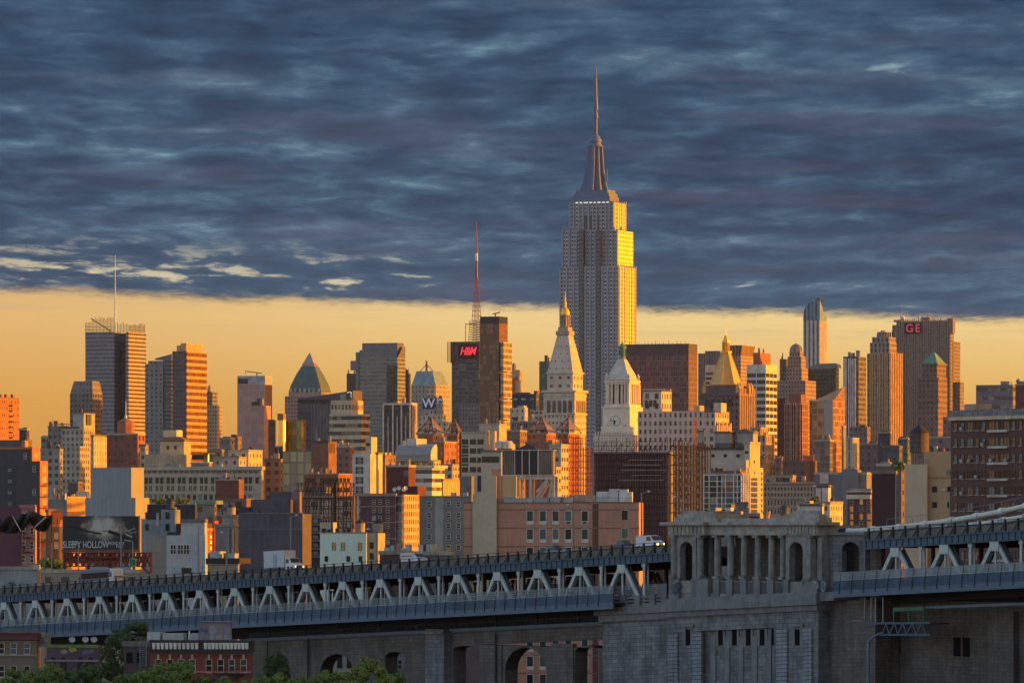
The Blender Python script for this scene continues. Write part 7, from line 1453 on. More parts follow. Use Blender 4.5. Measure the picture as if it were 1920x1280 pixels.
for qa, qb in ((1350, 1366), (1375, 1391), (1400, 1417), (1426, 1443), (1452, 1466), (1481, 1504)):
    a, c = lx(qa, .5), lx(qb, .5); lbox('balustrade', GRANS, a, c, .4, .75, zlev(1093), zlev(1090)); n = 7
    m = MB(); [m.box(a+(c-a)*(i+.3)/n, a+(c-a)*(i+.7)/n, .45, .7, zf-1.2, zlev(1093)) for i in range(n)]; m.build('baluster_row', GRANS, A.root)
# entablature, cornice, attic
lbox('entablature', GRANU, Lp0-.2, lx(1327), -.5, 7, zcol1, zent); lbox('entablature', GRANU, lx(1327)+.01, lx(1470), .3, 7, zcol1, zent); lbox('entablature', GRANU, lx(1470)+.01, .1, -.35, RET+.1, zcol1, zent); lbox('entablature_back', GRANU, lx(1500), -.1, RET+.1, 8, zcol1, zent)
R = random.Random(12)
for q0, q1, yo in ((1259, 1325, -.5), (1474, 1532, -.35)):
    for i in range(9): l = lx(q0+(q1-q0)*(i+.3)/9, yo); lbox('dentil', GRANU, l-.35, l+.35, yo-.2, yo, zcol1+.25, zent-.25)
lbox('cornice', GRANU, Lp0-1.2, lx(1328)+.6, -1.4, 7.5, zcor, zcor1); lbox('cornice', GRANU, lx(1328)+.61, lx(1470)-.2, -.5, 7.5, zcor, zcor1); lbox('cornice', GRANU, lx(1470)-.19, 1.0, -1.2, RET+1.0, zcor, zcor1)
lbox('attic', GRANU, lx(1262), lx(1342), .2, 7, zcor1, zlev(970)); lbox('attic', GRANU, lx(1270, .8), lx(1340, .8), .8, 6.5, zlev(970), zlev(963)); lbox('attic', GRANU, lx(1281, 1.4), lx(1338, 1.4), 1.4, 6, zlev(963), zlev(956.5)); lbox('attic', GRANU, lx(1342)+.01, lx(1465), 1, 6, zcor1, zlev(971))
lbox('attic', GRANU, lx(1465)+.02, -.1, .2, RET+.3, zcor1, zlev(970)); lbox('attic', GRANU, lx(1474, .8), -.9, .8, RET-.2, zlev(970), zlev(963)); lbox('attic', GRANU, lx(1484, 1.3), -1.8, 1.3, RET-.6, zlev(963), zlev(956.5)); 
# right wing with a large arch, and the wall under the right span
yw = RET+.5; m = MB(); 
def wingx(q, y=2.0): return lx(q, y)
a0, a1 = wingx(1548), wingx(1622); m = MB(); arch_wall(m, a0, a1, zf-2, zlev(1002), [(wingx(1578), wingx(1611), zlev(1032), zlev(1015))], 2.0, 3.0); m.build('wing_wall', GRAN, A.root); lbox('wing_coping', GRANS, a0-.2, a1+.3, 1.6, 3.3, zlev(1002), zlev(997)); lbox('wing_back', DKST, a0, a1, 5.2, 6, zf-2, zlev(1002))
gbox('base_course', GRANS, .5, wingx(1584), -.2, 6, zc0-1.2, zc0+.2); gbox('pier_wall', DKST, -1.5, wingx(1640), RET-.3, 9, -60, zc0-1.2)
ow_ = spx(1990); m = MB(); s_off = 0
lbox('abutment_wall', DKST, wingx(1600, 7), wingx(1985, 7)+70, 7.0, 14, 0, zlev(1112)-1.0)
for q in (1683, 1795, 1812): l = wingx(q, 7); lbox('slit_window', S('slit_dark', (14, 15, 18), .95, 0, .2, .3, .1), l-.8, l+.8, 6.9, 7.05, zlev(1225), zlev(1190))
for xa, xb in ((1655, 1672), (1862, 1900)): lbox('buttress', DKST, wingx(xa, 6), wingx(xb, 6), 6, 7, 0, zlev(1140))
for q in (1143, 1169, 1196, 1224, 1246): l = lx(q, 1); gbox('pedestal', GRANS, l-.7, l+.7, .8, 2.0, zc0-.5, zc0+1.3)
for qa, qb in ((1146, 1166), (1172, 1193), (1199, 1221), (1227, 1244)): a, c = lx(qa, 1), lx(qb, 1); gbox('balustrade', GRANS, a, c, 1.1, 1.6, zc0+.75, zc0+1.1); gbox('balustrade', GRANS, a, c, 1.1, 1.6, zc0+.2, zc0+.5); gbox('balustrade', GRANS, a, c, 1.1, 1.6, zc0-.5, zc0-.05)
m = MB(); a, c = lx(1136, 2.2), lx(1250, 2.2); P = lambda l, h: (l, 2.2, h+GRD*l); m.face([P(a, zc0-.4), P(c, zc0-.4), P(c, zc0+3.0), P(a, zc0+3.0)], [(0, 0), (c-a, 0), (c-a, 3.4), (0, 3.4)]); m.build('fence_mesh', RAIL, A.root)
# graffiti on the base
for i, (q0, q1, y0, y1, c) in enumerate([(1523, 1536, 1112, 1090, (150, 158, 168)), (1536, 1552, 1110, 1086, (128, 138, 150)), (1560, 1574, 1098, 1082, (84, 100, 130)), (1258, 1278, 1118, 1096, (70, 84, 100)), (1462, 1471, 1104, 1088, (84, 108, 124)), (1505, 1511, 1096, 1080, (84, 108, 118))]):
    R = random.Random(40+i); yo = -.32 if q0 < 1530 else -.32
    ca, cz = lx((q0+q1)/2, yo), zlev((y0+y1)/2); rx, rz = abs(lx(q1, yo)-lx(q0, yo))/2, abs(zlev(y1)-zlev(y0))/2
    for k_ in range(4):
        m = MB(); ox, oz = (R.random()-.5)*rx, (R.random()-.5)*rz; pts = [(ca+ox+rx*.6*cos(2*pi*j/12)*(.7+.5*R.random()), yo-.02-k_*.004, cz+oz+rz*.6*sin(2*pi*j/12)*(.7+.5*R.random())) for j in range(12)]; m.face(pts); m.build('graffiti', S('graf%d%d' % (i, k_ % 2), tuple(int(v*(.7 if k_ % 2 else 1)) for v in c)), A.root)
A.done()
# ---------------- main cables over the right span
CABLE = S('cable_cream', (190, 184, 170), .55, 0, .15)
for n_, (q0, y0, q1, y1, qm, ym, yo, lb) in enumerate([(1588, 996, 1925, 948, 1760, 979, 3, 'thick cream suspension cable, the longest and highest, with dark socket'), (1700, 996, 1925, 968, 1820, 984, 13, 'thick cream suspension cable, middle of the three'), (1846, 995, 1930, 986, 1890, 991, 25, 'thick cream suspension cable, the short low one at the right border')]):
    def pt(q, y): s = spx(q, yo); D_ = BY0-s*sin(PHB)+yo*cos(PHB); return Vector((s, yo, HC-(y-HY)*D_/F))
    p0, pm, p1 = pt(q0, y0), pt(qm, ym), pt(q1, y1); 
    root = empty('suspension_cable', (BX0, BY0, 0), -PHB, lb, 'cable', 'suspension cables over the right span'); m = MB(); pts = []
    for i in range(30): u = i/14; pts.append(p0*((u-.5)*(u-1)/.5)+pm*(u*(u-1)/-.25)+p1*(u*(u-.5)/.5))
    for a, c in zip(pts, pts[1:]): m.tube(a, c, .42, .42, 12)
    m.build('cable', CABLE, root)
    d = (pts[1]-pts[0]).normalized(); m = MB(); m.tube(pts[0]-d*6, pts[0]+d*.3, .62, .62, 10); m.build('socket', STEELD, root); m = MB(); m.tube(pts[0]+d*.2, pts[0]+d*1.0, .6, .5, 10); m.build('collar', WHITEP, root)
    for i in range(2, 28, 2 if n_ == 0 else 3):
        a = pts[i]; dd_ = (pts[i+1]-pts[i]).normalized(); m = MB(); m.tube(a-dd_*.5, a+dd_*.5, .56, .56, 12); m.build('clamp', WHITEP, root)
        m = MB()
        for o_ in (-.5, -.2, .2, .5): m.tube(a+Vector((o_, -.45, 0)), (a.x+o_, a.y-.45, zt(a.x)-1.2), .045, .045, 5)
        m.build('hanger_rope', STEEL, root)
    if n_ == 0:
        m = MB(); up = Vector((0, 0, 1.45)); q_ = [p+up for p in pts[3:]]; [m.tube(a, c, .05, .05, 5) for a, c in zip(q_, q_[1:])]; [m.tube(p, p+up, .05, .05, 5) for p in pts[3::2]]; m.build('hand_rope', STEEL, root)
# inspection platform under the right span
root = empty('inspection_platform', (BX0, BY0, 0), -PHB, 'dark steel inspection platform with green frame hung below the right span', 'platform')
P3 = lambda q, y, yo=-2.5: (spx(q, yo), yo, zpx(y, spx(q, yo), yo))
m = MB(); [m.beam(P3(a, 1188), P3(b_, 1168), .22) for a, b_ in ((1655, 1662), (1668, 1662), (1668, 1678), (1684, 1678), (1684, 1694), (1700, 1694), (1700, 1712), (1718, 1712), (1718, 1730), (1736, 1730))]; m.beam(P3(1650, 1189), P3(1745, 1189), .3); m.beam(P3(1625, 1168), P3(1745, 1167), .3); m.build('truss', STEELB, root)
m = MB(); m.box(spx(1630, -2.5), spx(1742, -2.5), -2.4, 1.5, zpx(1168, spx(1690), 0), zpx(1165.5, spx(1690), 0)); m.build('floor', STEELD, root)
for q in (1622, 1634, 1642, 1656): m = MB(); m.beam(P3(q, 1120), P3(q, 1166), .18); m.build('hanger', STEEL, root)
m = MB(); m.beam(P3(1676, 1142), P3(1732, 1140), .3, .6); m.beam(P3(1676, 1142), P3(1676, 1165), .2); m.beam(P3(1732, 1140), P3(1732, 1165), .2); m.beam(P3(1704, 1142), P3(1704, 1165), .2); m.build('guard_rail', S('green_paint', (34, 84, 64), .6), root)
m = MB(); m.beam(P3(1700, 1140, -1), P3(2150, 1122, -1), .5, .4); m.build('rail_beam', BAND, root)
m = MB(); m.beam(P3(1598, 1163), P3(1620, 1163), .3); [m.beam(P3(q, 1145), P3(q, 1163), .12) for q in (1600, 1608, 1616)]; m.build('side_stage', S('rust_stage', (120, 92, 84)), root)
# ---------------- lamps and signs on the bridge
LAMPP = S('lamp_grey', (128, 132, 134), .5, .3)
def lamp(q, yt, yo, label, arm=0, hgt=None, mat=LAMPP, by=None, group='street lamps along the bridge'):
    s = spx(q, yo); D_ = BY0-s*sin(PHB)+yo*cos(PHB); X_, Y_ = BX0+s*cos(PHB)+yo*sin(PHB), BY0-s*sin(PHB)+yo*cos(PHB); zb = zt(s)-.92; z1 = HC-(yt-HY)*D_/F
    root = empty('street_lamp', (X_, Y_, zb), -PHB*0, label, 'street lamp', group); h = z1-zb
    m = MB(); m.tube((0, 0, 0), (0, 0, h), .17, .11, 8); m.build('pole', mat, root); m = MB(); m.tube((0, 0, 0), (0, 0, .7), .28, .26, 8); m.build('base', mat, root)
    if arm:
        L = arm*D_/F; m = MB(); m.tube((0, 0, h-.15), (L*.8, 0, h+.25), .07, .06, 6); m.build('arm', mat, root); m = MB(); m.box(L*.7, L*1.05 if L > 0 else L*.7, -.2, .2, h+.15, h+.42) if L > 0 else m.box(L*1.05, L*.7, -.2, .2, h+.15, h+.42); m.build('lamp_head', S('lamp_head', (190, 192, 194), .4), root)
    return root
for a in [(545, 968, 14, 'street lamp before the purple brick building with two arms', 12), (227, 995, 10, 'tall street lamp crossing the right half of the billboard', 0), (147, 1022, 10, 'short lamp post crossing the lettering of the billboard', -10), (372, 988, 12, 'street lamp before the white panelled building', 8), (425, 1000, 12, 'pale lamp post before the black warehouse roof', -11), (97, 1018, 12, 'lamp post left of the billboard in front of the grey block', 0), (83, 1030, 12, 'orange lit lamp post left of the billboard', -9), (1075, 949, 14, 'street lamp with one arm before the terracotta building', -12), (1203, 924, 12, 'street lamp behind the white van with arm to its right', 15), (1278, 934, 20, 'street lamp behind the left end of the stone pavilion', -15), (1540, 914, 22, 'street lamp rising behind the stone pavilion roof', -14), (1680, 891, 4, 'tall bare lamp pole before the dark blank slab', 0), (1781, 921, 20, 'street lamp with grey box between beige building and brown block', -14), (751, 1022, 12, 'lamp post above the low maroon roof', 0), (705, 994, 14, 'lamp post before the orange end of the cream building', -18), (1435, 935, 26, 'thin lamp pole behind the colonnade roof', 0)]: lamp(*a)
s = spx(249, 10); D_ = BY0-s*sin(PHB)+10*cos(PHB); root = empty('road_sign', wpt(249, 1066, D_), 0, 'green road sign on a post before the billboard truss', 'road sign')
k = D_/F; m = MB(); m.box(-6.4*k, 6.4*k, -.05, .05, 5*k, 19.5*k); m.build('panel', S('sign_green', (30, 108, 82), .5, 0, .1), root); m = MB(); m.box(-6*k, 6*k, -.07, -.051, 18.6*k, 19.1*k); m.box(-6*k, 6*k, -.07, -.051, 5.4*k, 5.9*k); m.box(-6*k, -5.5*k, -.07, -.051, 5.9*k, 18.6*k); m.box(5.5*k, 6*k, -.07, -.051, 5.9*k, 18.6*k); m.build('border', WFW, root); m = MB(); m.tube((0, .1, -8*k), (0, .1, 50*k), .1, .1, 6); m.build('post', LAMPP, root)
# ---------------- vehicles on the upper deck
TYRE = S('tyre', (24, 24, 26), .9); VWHITE = S('van_white', (186, 188, 194), .35, 0, .08); VGL = S('car_glass', (28, 34, 42), .08, 0, .05); HEAD = EM('headlight', (255, 196, 120), 3.0); RED = EM('tail', (200, 40, 30), .6)
def veh(q, yo, name, label, cat, front=1):
    s = spx(q, yo); D_ = BY0-s*sin(PHB)+yo*cos(PHB); X_, Y_ = BX0+s*cos(PHB)+yo*sin(PHB), D_
    r = empty(name, (X_, Y_, zt(s)-.88), 0, label, cat); r.rotation_euler = Matrix.Rotation(-PHB, 3, 'Z').to_4x4().to_euler(); r.rotation_euler = (0, -math.atan(GRD), -PHB) ; return r
def wheel(root, x, y, r=.36, w=.24):
    m = MB(); m.tube((x, y-w/2, r), (x, y+w/2, r), r, r, 16); o = m.build('wheel', TYRE, root); m = MB(); m.tube((x, y-w/2-.01, r), (x, y+w/2+.01, r), r*.55, r*.55, 12); m.build('rim', STEEL, o)
def loft(secs, mat, name, root, smooth=False):
    """body from cross sections (x, half width bottom, half width top, z0, z1)"""
    m = MB(); q = [[(x, -wb, z0), (x, -wt_, z1), (x, wt_, z1), (x, wb, z0)] for x, wb, wt_, z0, z1 in secs]
    for a, c in zip(q, q[1:]):
        for i in range(4): j = (i+1) % 4; m.face([a[i], c[i], c[j], a[j]] if True else 0, None, 0, smooth)
    m.face(q[0][::-1]); m.face(q[-1]); return m.build(name, mat, root)
def van():
    r = veh(1220, 5.5, 'van', 'white van with lit headlights left of the stone pavilion', 'van'); L = 5.6
    loft([(-2.8, .98, .9, .4, 2.25), (1.1, .98, .88, .4, 2.3), (1.9, .98, .82, .4, 1.45), (2.7, .94, .8, .42, 1.15), (2.85, .88, .8, .5, 1.0)], VWHITE, 'body', r)
    m = MB(); m.face([(1.14, -.8, 2.18), (1.88, -.76, 1.5), (1.88, .76, 1.5), (1.14, .8, 2.18)]); o = m.build('windscreen', VGL, r); o.location = (.05, 0, .03)
    for sg in (-1, 1):
        m = MB(); m.face([(.2, sg*.965, 1.45), (1.5, sg*.955, 1.45), (1.05, sg*.92, 2.1), (.2, sg*.92, 2.1)]); o = m.build('side_window', VGL, r); o.location = (0, sg*.02, 0)
        m = MB(); m.lathe(0, 0, [(.02, 0), (.13, .01), (.13, .06)], 12); o = m.build('headlight', HEAD, r); o.location = (2.9, sg*.68, .8); o.rotation_euler = (0, pi/2, 0)
        for x in (-1.8, 1.9): wheel(r, x, sg*.9)
    m = MB(); [m.box(-2.2, .8, y-.03, y+.03, 2.36, 2.42) for y in (-.6, .6)]; [m.box(x-.03, x+.03, -.7, .7, 2.3, 2.36) for x in (-2, -.7, .6)]; m.build('roof_rack', STEEL, r); m = MB(); m.box(2.8, 2.95, -.9, .9, .4, .62); m.build('bumper', TYRE, r)
def truck():
    r = veh(535, 6, 'box_truck', 'white box truck with cab facing right before the purple brick wall', 'truck')
    m = MB(); m.box(-5.2, 1.6, -1.25, 1.25, 1.0, 4.1); m.build('cargo_box', S('truck_box', (170, 174, 180), .5, 0, .1), r); m = MB(); m.box(-5.25, 1.65, -1.28, 1.28, 4.1, 4.18); m.box(-5.25, 1.65, -1.28, 1.28, .9, 1.0); m.build('trim', STEEL, r); m = MB(); m.box(-1.9, -.8, -1.28, -1.25, 1.1, 3.4); m.build('side_door', S('truck_door', (150, 154, 162), .5), r)
    loft([(1.75, 1.15, 1.05, .7, 2.75), (2.9, 1.15, 1.0, .7, 2.7), (3.4, 1.12, .95, .7, 1.75), (4.6, 1.05, .9, .7, 1.5), (4.75, 1.0, .9, .8, 1.3)], VWHITE, 'cab', r)
    m = MB(); m.face([(2.94, -.9, 2.6), (3.38, -.86, 1.82), (3.38, .86, 1.82), (2.94, .9, 2.6)]); o = m.build('windscreen', VGL, r); o.location = (.05, 0, .02); m = MB(); m.face([(1.95, -1.13, 1.75), (2.95, -1.12, 1.75), (2.7, -1.06, 2.5), (1.95, -1.06, 2.5)]); o = m.build('side_window', VGL, r); o.location = (0, -.02, 0); m = MB(); m.box(4.72, 4.82, -.6, .6, .85, 1.25); m.build('grille', S('grille', (70, 72, 76), .4, .5), r)
    for sg in (-1, 1):
        m = MB(); m.box(4.7, 4.84, sg*.8-.14, sg*.8+.14, .95, 1.2); m.build('headlight', EM('headlight_dim', (255, 220, 180), .8), r)
        for x in (-3.6, 3.9): wheel(r, x, sg*1.05, .5, .3)
def bus():
    r = veh(192, 6, 'bus', 'long blue grey city bus with white front below the billboard', 'bus')
    loft([(-6, 1.25, 1.2, .4, 2.95), (4.6, 1.25, 1.2, .4, 2.95)], S('bus_blue', (88, 98, 114), .4, 0, .1), 'body', r); loft([(4.6, 1.26, 1.21, .4, 2.97), (5.7, 1.25, 1.18, .4, 2.95), (5.95, 1.15, 1.05, .5, 2.7)], VWHITE, 'front', r)
    m = MB(); m.box(-5.6, 4.3, -1.29, -1.24, 1.3, 2.35); m.build('window_band', VGL, r); m = MB(); m.box(-5.9, 4.5, -1.2, 1.2, 2.95, 3.05); m.build('roof', S('bus_roof', (150, 158, 168), .5), r); m = MB(); m.face([(5.74, -1.05, 2.6), (5.93, -1.0, 1.3), (5.93, 1.0, 1.3), (5.74, 1.05, 2.6)]); o = m.build('windscreen', VGL, r); o.location = (.06, 0, 0)
    m = MB(); m.box(4.7, 5.5, -1.3, -1.25, 1.4, 2.3); m.build('door', S('bus_door', (70, 96, 120), .2), r); m = MB(); m.box(4.62, 4.9, -1.31, -1.26, 2.3, 2.8); m.build('logo_patch', S('logo_red', (190, 70, 84)), r)
    for sg in (-1, 1):
        for x in (-3.4, 3.6): wheel(r, x, sg*1.1, .48, .3)
def car(q, yo, label, col, tall=0.0):
    r = veh(q, yo, 'car', label, 'car'); mt = S('paint%d%d%d' % col, col, .3, .2, .08)
    loft([(-2.2, .82, .8, .35, .85), (-1.9, .88, .84, .3, .95), (1.0, .88, .84, .3, .95), (1.9, .86, .8, .3, .8), (2.2, .78, .72, .38, .66)], mt, 'body', r); loft([(-1.9, .84, .7, .94, 1.0), (-1.3, .84, .62, .94, 1.45+tall), (.2, .84, .62, .94, 1.48+tall), (1.1, .84, .72, .94, .97)], VGL, 'cabin', r); loft([(-1.25, .63, .6, 1.45+tall, 1.5+tall), (.2, .63, .6, 1.48+tall, 1.53+tall)], mt, 'roof', r)
    for sg in (-1, 1):
        for x in (-1.4, 1.35): wheel(r, x, sg*.8, .32, .2)
        m = MB(); m.box(2.05, 2.2, sg*.58-.14, sg*.58+.14, .55, .7); m.build('headlight', HVAC, r)
van(); truck(); bus(); car(1172, 6, 'dark blue car close behind the white van', (60, 68, 92), .3); car(1042, 7, 'grey car passing the terracotta building', (110, 116, 124), .35); car(1757, 8, 'silver blue car under the suspension cables', (150, 160, 176), .25); car(1800, 8, 'dim teal car right of the silver blue one', (96, 112, 118), .1); car(20, 6, 'dark car at the left border of the bridge deck', (70, 74, 80), .2)
r = veh(778, 7, 'ambulance', 'white ambulance low behind the bridge rail near the grey roof', 'ambulance'); m = MB(); m.box(-2.8, 1, -1.1, 1.1, .6, 2.2); m.build('body', VWHITE, r); loft([(1, 1.05, .95, .5, 2.1), (1.9, 1.0, .9, .5, 1.3), (2.7, .95, .85, .5, 1.15)], VWHITE, 'cab', r); m = MB(); m.box(-2.6, .8, -1.13, -1.1, 1.5, 1.75); m.build('stripe', S('amb_or', (190, 110, 60)), r); m = MB(); m.face([(1.06, -.9, 2.02), (1.86, -.86, 1.36), (1.86, .86, 1.36), (1.06, .9, 2.02)]); o = m.build('windscreen', VGL, r); o.location = (.05, 0, .03); [wheel(r, x, sg*.95) for x in (-1.7, 1.8) for sg in (-1, 1)]
# lamp post under the right span
D_ = 842; root = empty('street_lamp', wpt(1628, 1330, D_), 0, 'blue grey lamp post with curved arm under the right span', 'street lamp'); k = D_/F; m = MB(); m.tube((0, 0, -10), (0, 0, 130*k), .3, .24, 10); m.build('pole', S('post_blue', (84, 104, 120), .5, .2), root); m = MB(); pts = [Vector((0, 0, 128*k))+Vector((28*k*u, 0, 16*k*sin(u*pi/2))) for u in [i/6 for i in range(7)]]; [m.tube(a, c, .16, .14, 8) for a, c in zip(pts, pts[1:])]; m.build('arm', S('post_blue', (84, 104, 120), .5, .2), root)
# ---------------- row houses in front of the bridge
b = B('row_house', 'tan row house with maroon cornice at the lower left corner', 68, 880, 14, 'house')
TN = BR('brick_tan', (120, 106, 92), (110, 98, 86), (112, 102, 92)); x = b.box('wall', TN, -40, 68, 72, 1199, plain=True); m, mi = b.mb('cornice', S('maroon_tin', (88, 44, 52), .7)); m.box(x[0], .4, -.7, x[3], b.z(1199), b.z(1186)); m.box(x[0], .5, -.9, .1, b.z(1187.5), b.z(1185)); m, mi = b.mb('string_course', S('tan_str', (140, 126, 110))); m.box(x[0], .1, -.2, .02, b.z(1228)-.12, b.z(1228)+.12); m.box(x[0], .1, -.15, .02, b.z(1202)-.1, b.z(1202)+.1)
windows(b, 'f', (3, 26, 51), (1215, 1258), 1.0, 1.75, WFC, [WD, WBL], S('sill_tan', (140, 128, 114)), 1)
gr1 = [S('tag%d' % i, c) for i, c in enumerate([(110, 150, 76), (140, 116, 104), (120, 126, 140), (96, 84, 110), (150, 140, 60)])]
b.box('roof_house', S('bulk_grey', (112, 108, 110)), 68, 90, 95, 1188, 1212, yo=1, plain=True); b.box('roof_house', S('rail_grey2', (86, 94, 100)), 8, 70, 74, 1178, 1187, yo=3, plain=True)
for i, (q, y, r_) in enumerate(((80, 1189, 5), (74, 1196, 4), (87, 1198, 4.5), (80, 1203, 4))):
    R = random.Random(i); l = b.lx(q, 1); rr_ = r_*880/F; m = MB(); m.face([(l+rr_*cos(2*pi*j/10)*(.7+.5*R.random()), .97-i*.004, b.z(y, l, 1)+rr_*sin(2*pi*j/10)*(.7+.5*R.random())) for j in range(10)]); m.build('graffiti', gr1[i % 5], b.root)
b.done()
b = B('row_house', 'low purple brick house covered in graffiti with arched windows and roof dishes', 184, 870, 14, 'house')
PU = BR('brick_violet', (84, 66, 82), (76, 60, 76), (88, 76, 86)); x = b.box('wall', PU, 87, 184, 188, 1209, plain=True); m, mi = b.mb('coping', S('olive_strip', (96, 112, 60))); m.box(x[0], .1, -.15, .3, b.z(1214), b.z(1208)); m, mi = b.mb('string_course', S('vio_str', (120, 108, 118))); m.box(x[0], .1, -.14, .02, b.z(1238)-.15, b.z(1238)+.15)
for q in (100, 119, 151, 170): l = b.lx(q); m2 = MB(); arch(m2, l-.45, l+.45, b.z(1256, l), b.z(1231, l), -.02, dep=.1); m2.build('window', WD, b.root)
for i, (q, y, r_, c) in enumerate(((136, 1216, 8, 4), (160, 1222, 7, 3), (120, 1221, 6, 1), (150, 1236, 6, 2), (172, 1220, 6, 3))):
    R = random.Random(60+i); l = b.lx(q); rr_ = r_*870/F; m = MB(); m.face([(l+rr_*cos(2*pi*j/10)*(.8+.5*R.random()), -.03-i*.004, b.z(y, l)+.75*rr_*sin(2*pi*j/10)*(.7+.5*R.random())) for j in range(10)]); m.build('graffiti', gr1[c], b.root)
for q in (135, 160, 176): 
    l = b.lx(q, 2); m = MB(); m.lathe(0, 0, [(.05, 0), (.35, .06), (.5, .16)], 12); o = m.build('satellite_dish', HVAC, b.root, (l, 2, b.z(1199, l, 2))); o.rotation_euler = (radians(60), 0, radians(20)); m = MB(); m.tube((l, 2.1, b.z(1209)), (l, 2.1, b.z(1199)), .05, .05, 5); m.build('dish_pole', STEEL, b.root)
b.done()
b = B('row_house', 'small shadowed brick house with stair ladders left of the red row house', 281, 880, 14, 'house')
x = b.box('wall', BR('brick_small', (92, 72, 70), (84, 66, 66), (90, 78, 76)), 232, 281, 283, 1208, plain=True); m, mi = b.mb('roof_unit', HVAC); m.box(b.lx(232), b.lx(262), .3, 2, b.z(1208), b.z(1202)); m.box(b.lx(272), b.lx(300), 1, 3, b.z(1208), b.z(1185)); windows(b, 'f', (243, 262), (1232,), 1, 1.7, WFD, WD, None, 1); m, mi = b.mb('ladder', S('ladder_grey', (110, 118, 128)))
for q in (264, 276): m.box(b.lx(q)-.05, b.lx(q)+.05, -.5, -.4, b.z(1250), b.z(1200))
for y in range(1202, 1250, 4): m.box(b.lx(264), b.lx(276), -.5, -.42, b.z(y)-.04, b.z(y)+.04)
b.done()
b = B('row_house', 'red brick row house with black bracketed cornice and graffiti roof hut', 471, 850, 12, 'house')
x = b.box('wall', BR('brick_row', (122, 52, 50), (110, 46, 46), (116, 72, 68)), 283, 471, 474, 1222, plain=True); CT = S('cornice_black', (34, 34, 38), .6)
m, mi = b.mb('cornice', CT); m.box(x[0], .3, -.5, .6, b.z(1222), b.z(1203)); m.box(x[0]-.1, .4, -.9, .7, b.z(1203), b.z(1199.5)); m.box(x[0], .3, -.7, .02, b.z(1224), b.z(1221.8))
for q in list(range(291, 372, 8))+list(range(388, 470, 7)): l = b.lx(q); m2 = MB(); m2.prism([(l-.2, -.75), (l+.2, -.75), (l+.2, -.5), (l-.2, -.5)], b.z(1216, l), b.z(1204, l), [(l-.26, -.88), (l+.26, -.88), (l+.26, -.5), (l-.26, -.5)]); m2.build('bracket', WHITEP, b.root)
windows(b, 'f', (297, 319, 340, 361, 392, 414, 435, 457), (1247, 1290), .98, 1.9, WFC, [WD, WTE, WBL, WD], S('sill_red', (150, 134, 122)), 1)
for q in (297, 319, 340, 361, 392, 414, 435, 457): l = b.lx(q); m2 = MB(); m2.box(l-.16, l+.16, -.15, .02, b.z(1236, l), b.z(1226, l)); m2.build('keystone', S('key_cream', (168, 152, 128)), b.root)
m, mi = b.mb('string_course', S('red_str', (150, 90, 80))); m.box(x[0], .1, -.12, .02, b.z(1225.5)-.1, b.z(1225.5)+.1); m.box(x[0], .1, -.14, .02, b.z(1259)-.14, b.z(1259)+.14)
b.box('roof_house', S('hut_pink', (124, 108, 116)), 373, 432, 434.5, 1167, 1200, yo=3, plain=True); m, mi = b.mb('hut_roof', S('hut_roof', (92, 92, 98))); m.box(b.lx(371, 3), b.lx(436, 3), 2.7, 7, b.z(1167), b.z(1165))
for i, (q0, q1, y0, y1, c) in enumerate(((393, 407, 1172, 1196, 2), (420, 432, 1172, 1196, 2), (376, 388, 1180, 1194, 3), (409, 417, 1184, 1198, 1))):
    R = random.Random(80+i)
    for k_ in range(5): l = b.lx(q0+(q1-q0)*R.random(), 3); zc_ = b.z(y0+(y1-y0)*R.random(), l, 3); rr_ = .45; m = MB(); m.face([(l+rr_*cos(2*pi*j/9)*(.5+.7*R.random()), 2.96-k_*.004, zc_+rr_*sin(2*pi*j/9)*(.5+.8*R.random())) for j in range(9)]); m.build('graffiti', gr1[c if k_ % 2 else 2], b.root)
for q0, q1, y in ((305, 344, 1188), (288, 300, 1187), (357, 372, 1188)): b.bx('roof_unit', HVAC, b.lx(q0, 4), b.lx(q1, 4), 4, 6, b.z(1201), b.z(y))
m2 = MB(); m2.tube((b.lx(355, 3), 3, b.z(1200)), (b.lx(355, 3), 3, b.z(1183)), .14, .14, 8); m2.build('flue', WHITEP, b.root); m2 = MB(); m2.box(b.lx(405), b.lx(458), -1.3, -.1, b.z(1262)-.08, b.z(1262)+.08); [m2.box(b.lx(405+i*5.3)-.03, b.lx(405+i*5.3)+.03, -1.3, -1.24, b.z(1262), b.z(1253)) for i in range(11)]; m2.box(b.lx(405), b.lx(458), -1.3, -1.24, b.z(1253)-.06, b.z(1253)); m2.beam((b.lx(448), -.8, b.z(1262)), (b.lx(425), -.8, b.z(1290)), .3); m2.build('fire_escape', IRON, b.root); b.done()
b = B('office_building', 'pale facade with a tall window seen through the big viaduct arch', 662, 1180, 10)
b.box('wall', S('arch_facade', (150, 146, 138)), 625, 690, 692, 1195, plain=True); b.box('wall', S('arch_facade_g', (122, 132, 140)), 560, 625, 625.5, 1195, yo=1.5, plain=True); windows(b, 'f', (637, 655), (1240, 1290), 1.1, 2.6, WFD, WD, None, 1); b.done()
b = B('office_building', 'smooth pale blue wall seen through the viaduct arch right of the light pier', 872, 1150, 10)
b.box('wall', S('blue_wall', (122, 130, 150)), 838, 871, 872, 1196, plain=True); b.box('wall', S('brown_wall', (104, 86, 84)), 871, 905, 906, 1196, yo=-1, plain=True); b.done()
b = B('office_building', 'brick ruin wall seen through the narrow viaduct arch', 764, 1120, 10)
b.box('wall', BR('brick_ruin', (120, 90, 84), (104, 80, 78), (126, 112, 104)), 700, 740, 741, 1216, plain=True); b.box('wall', S('ruin_grey', (130, 138, 148)), 736, 764, 766, 1200, yo=2, plain=True); windows(b, 'f', (733, 750), (1245,), .9, 1.8, WFW, WD, None, 1); b.done()
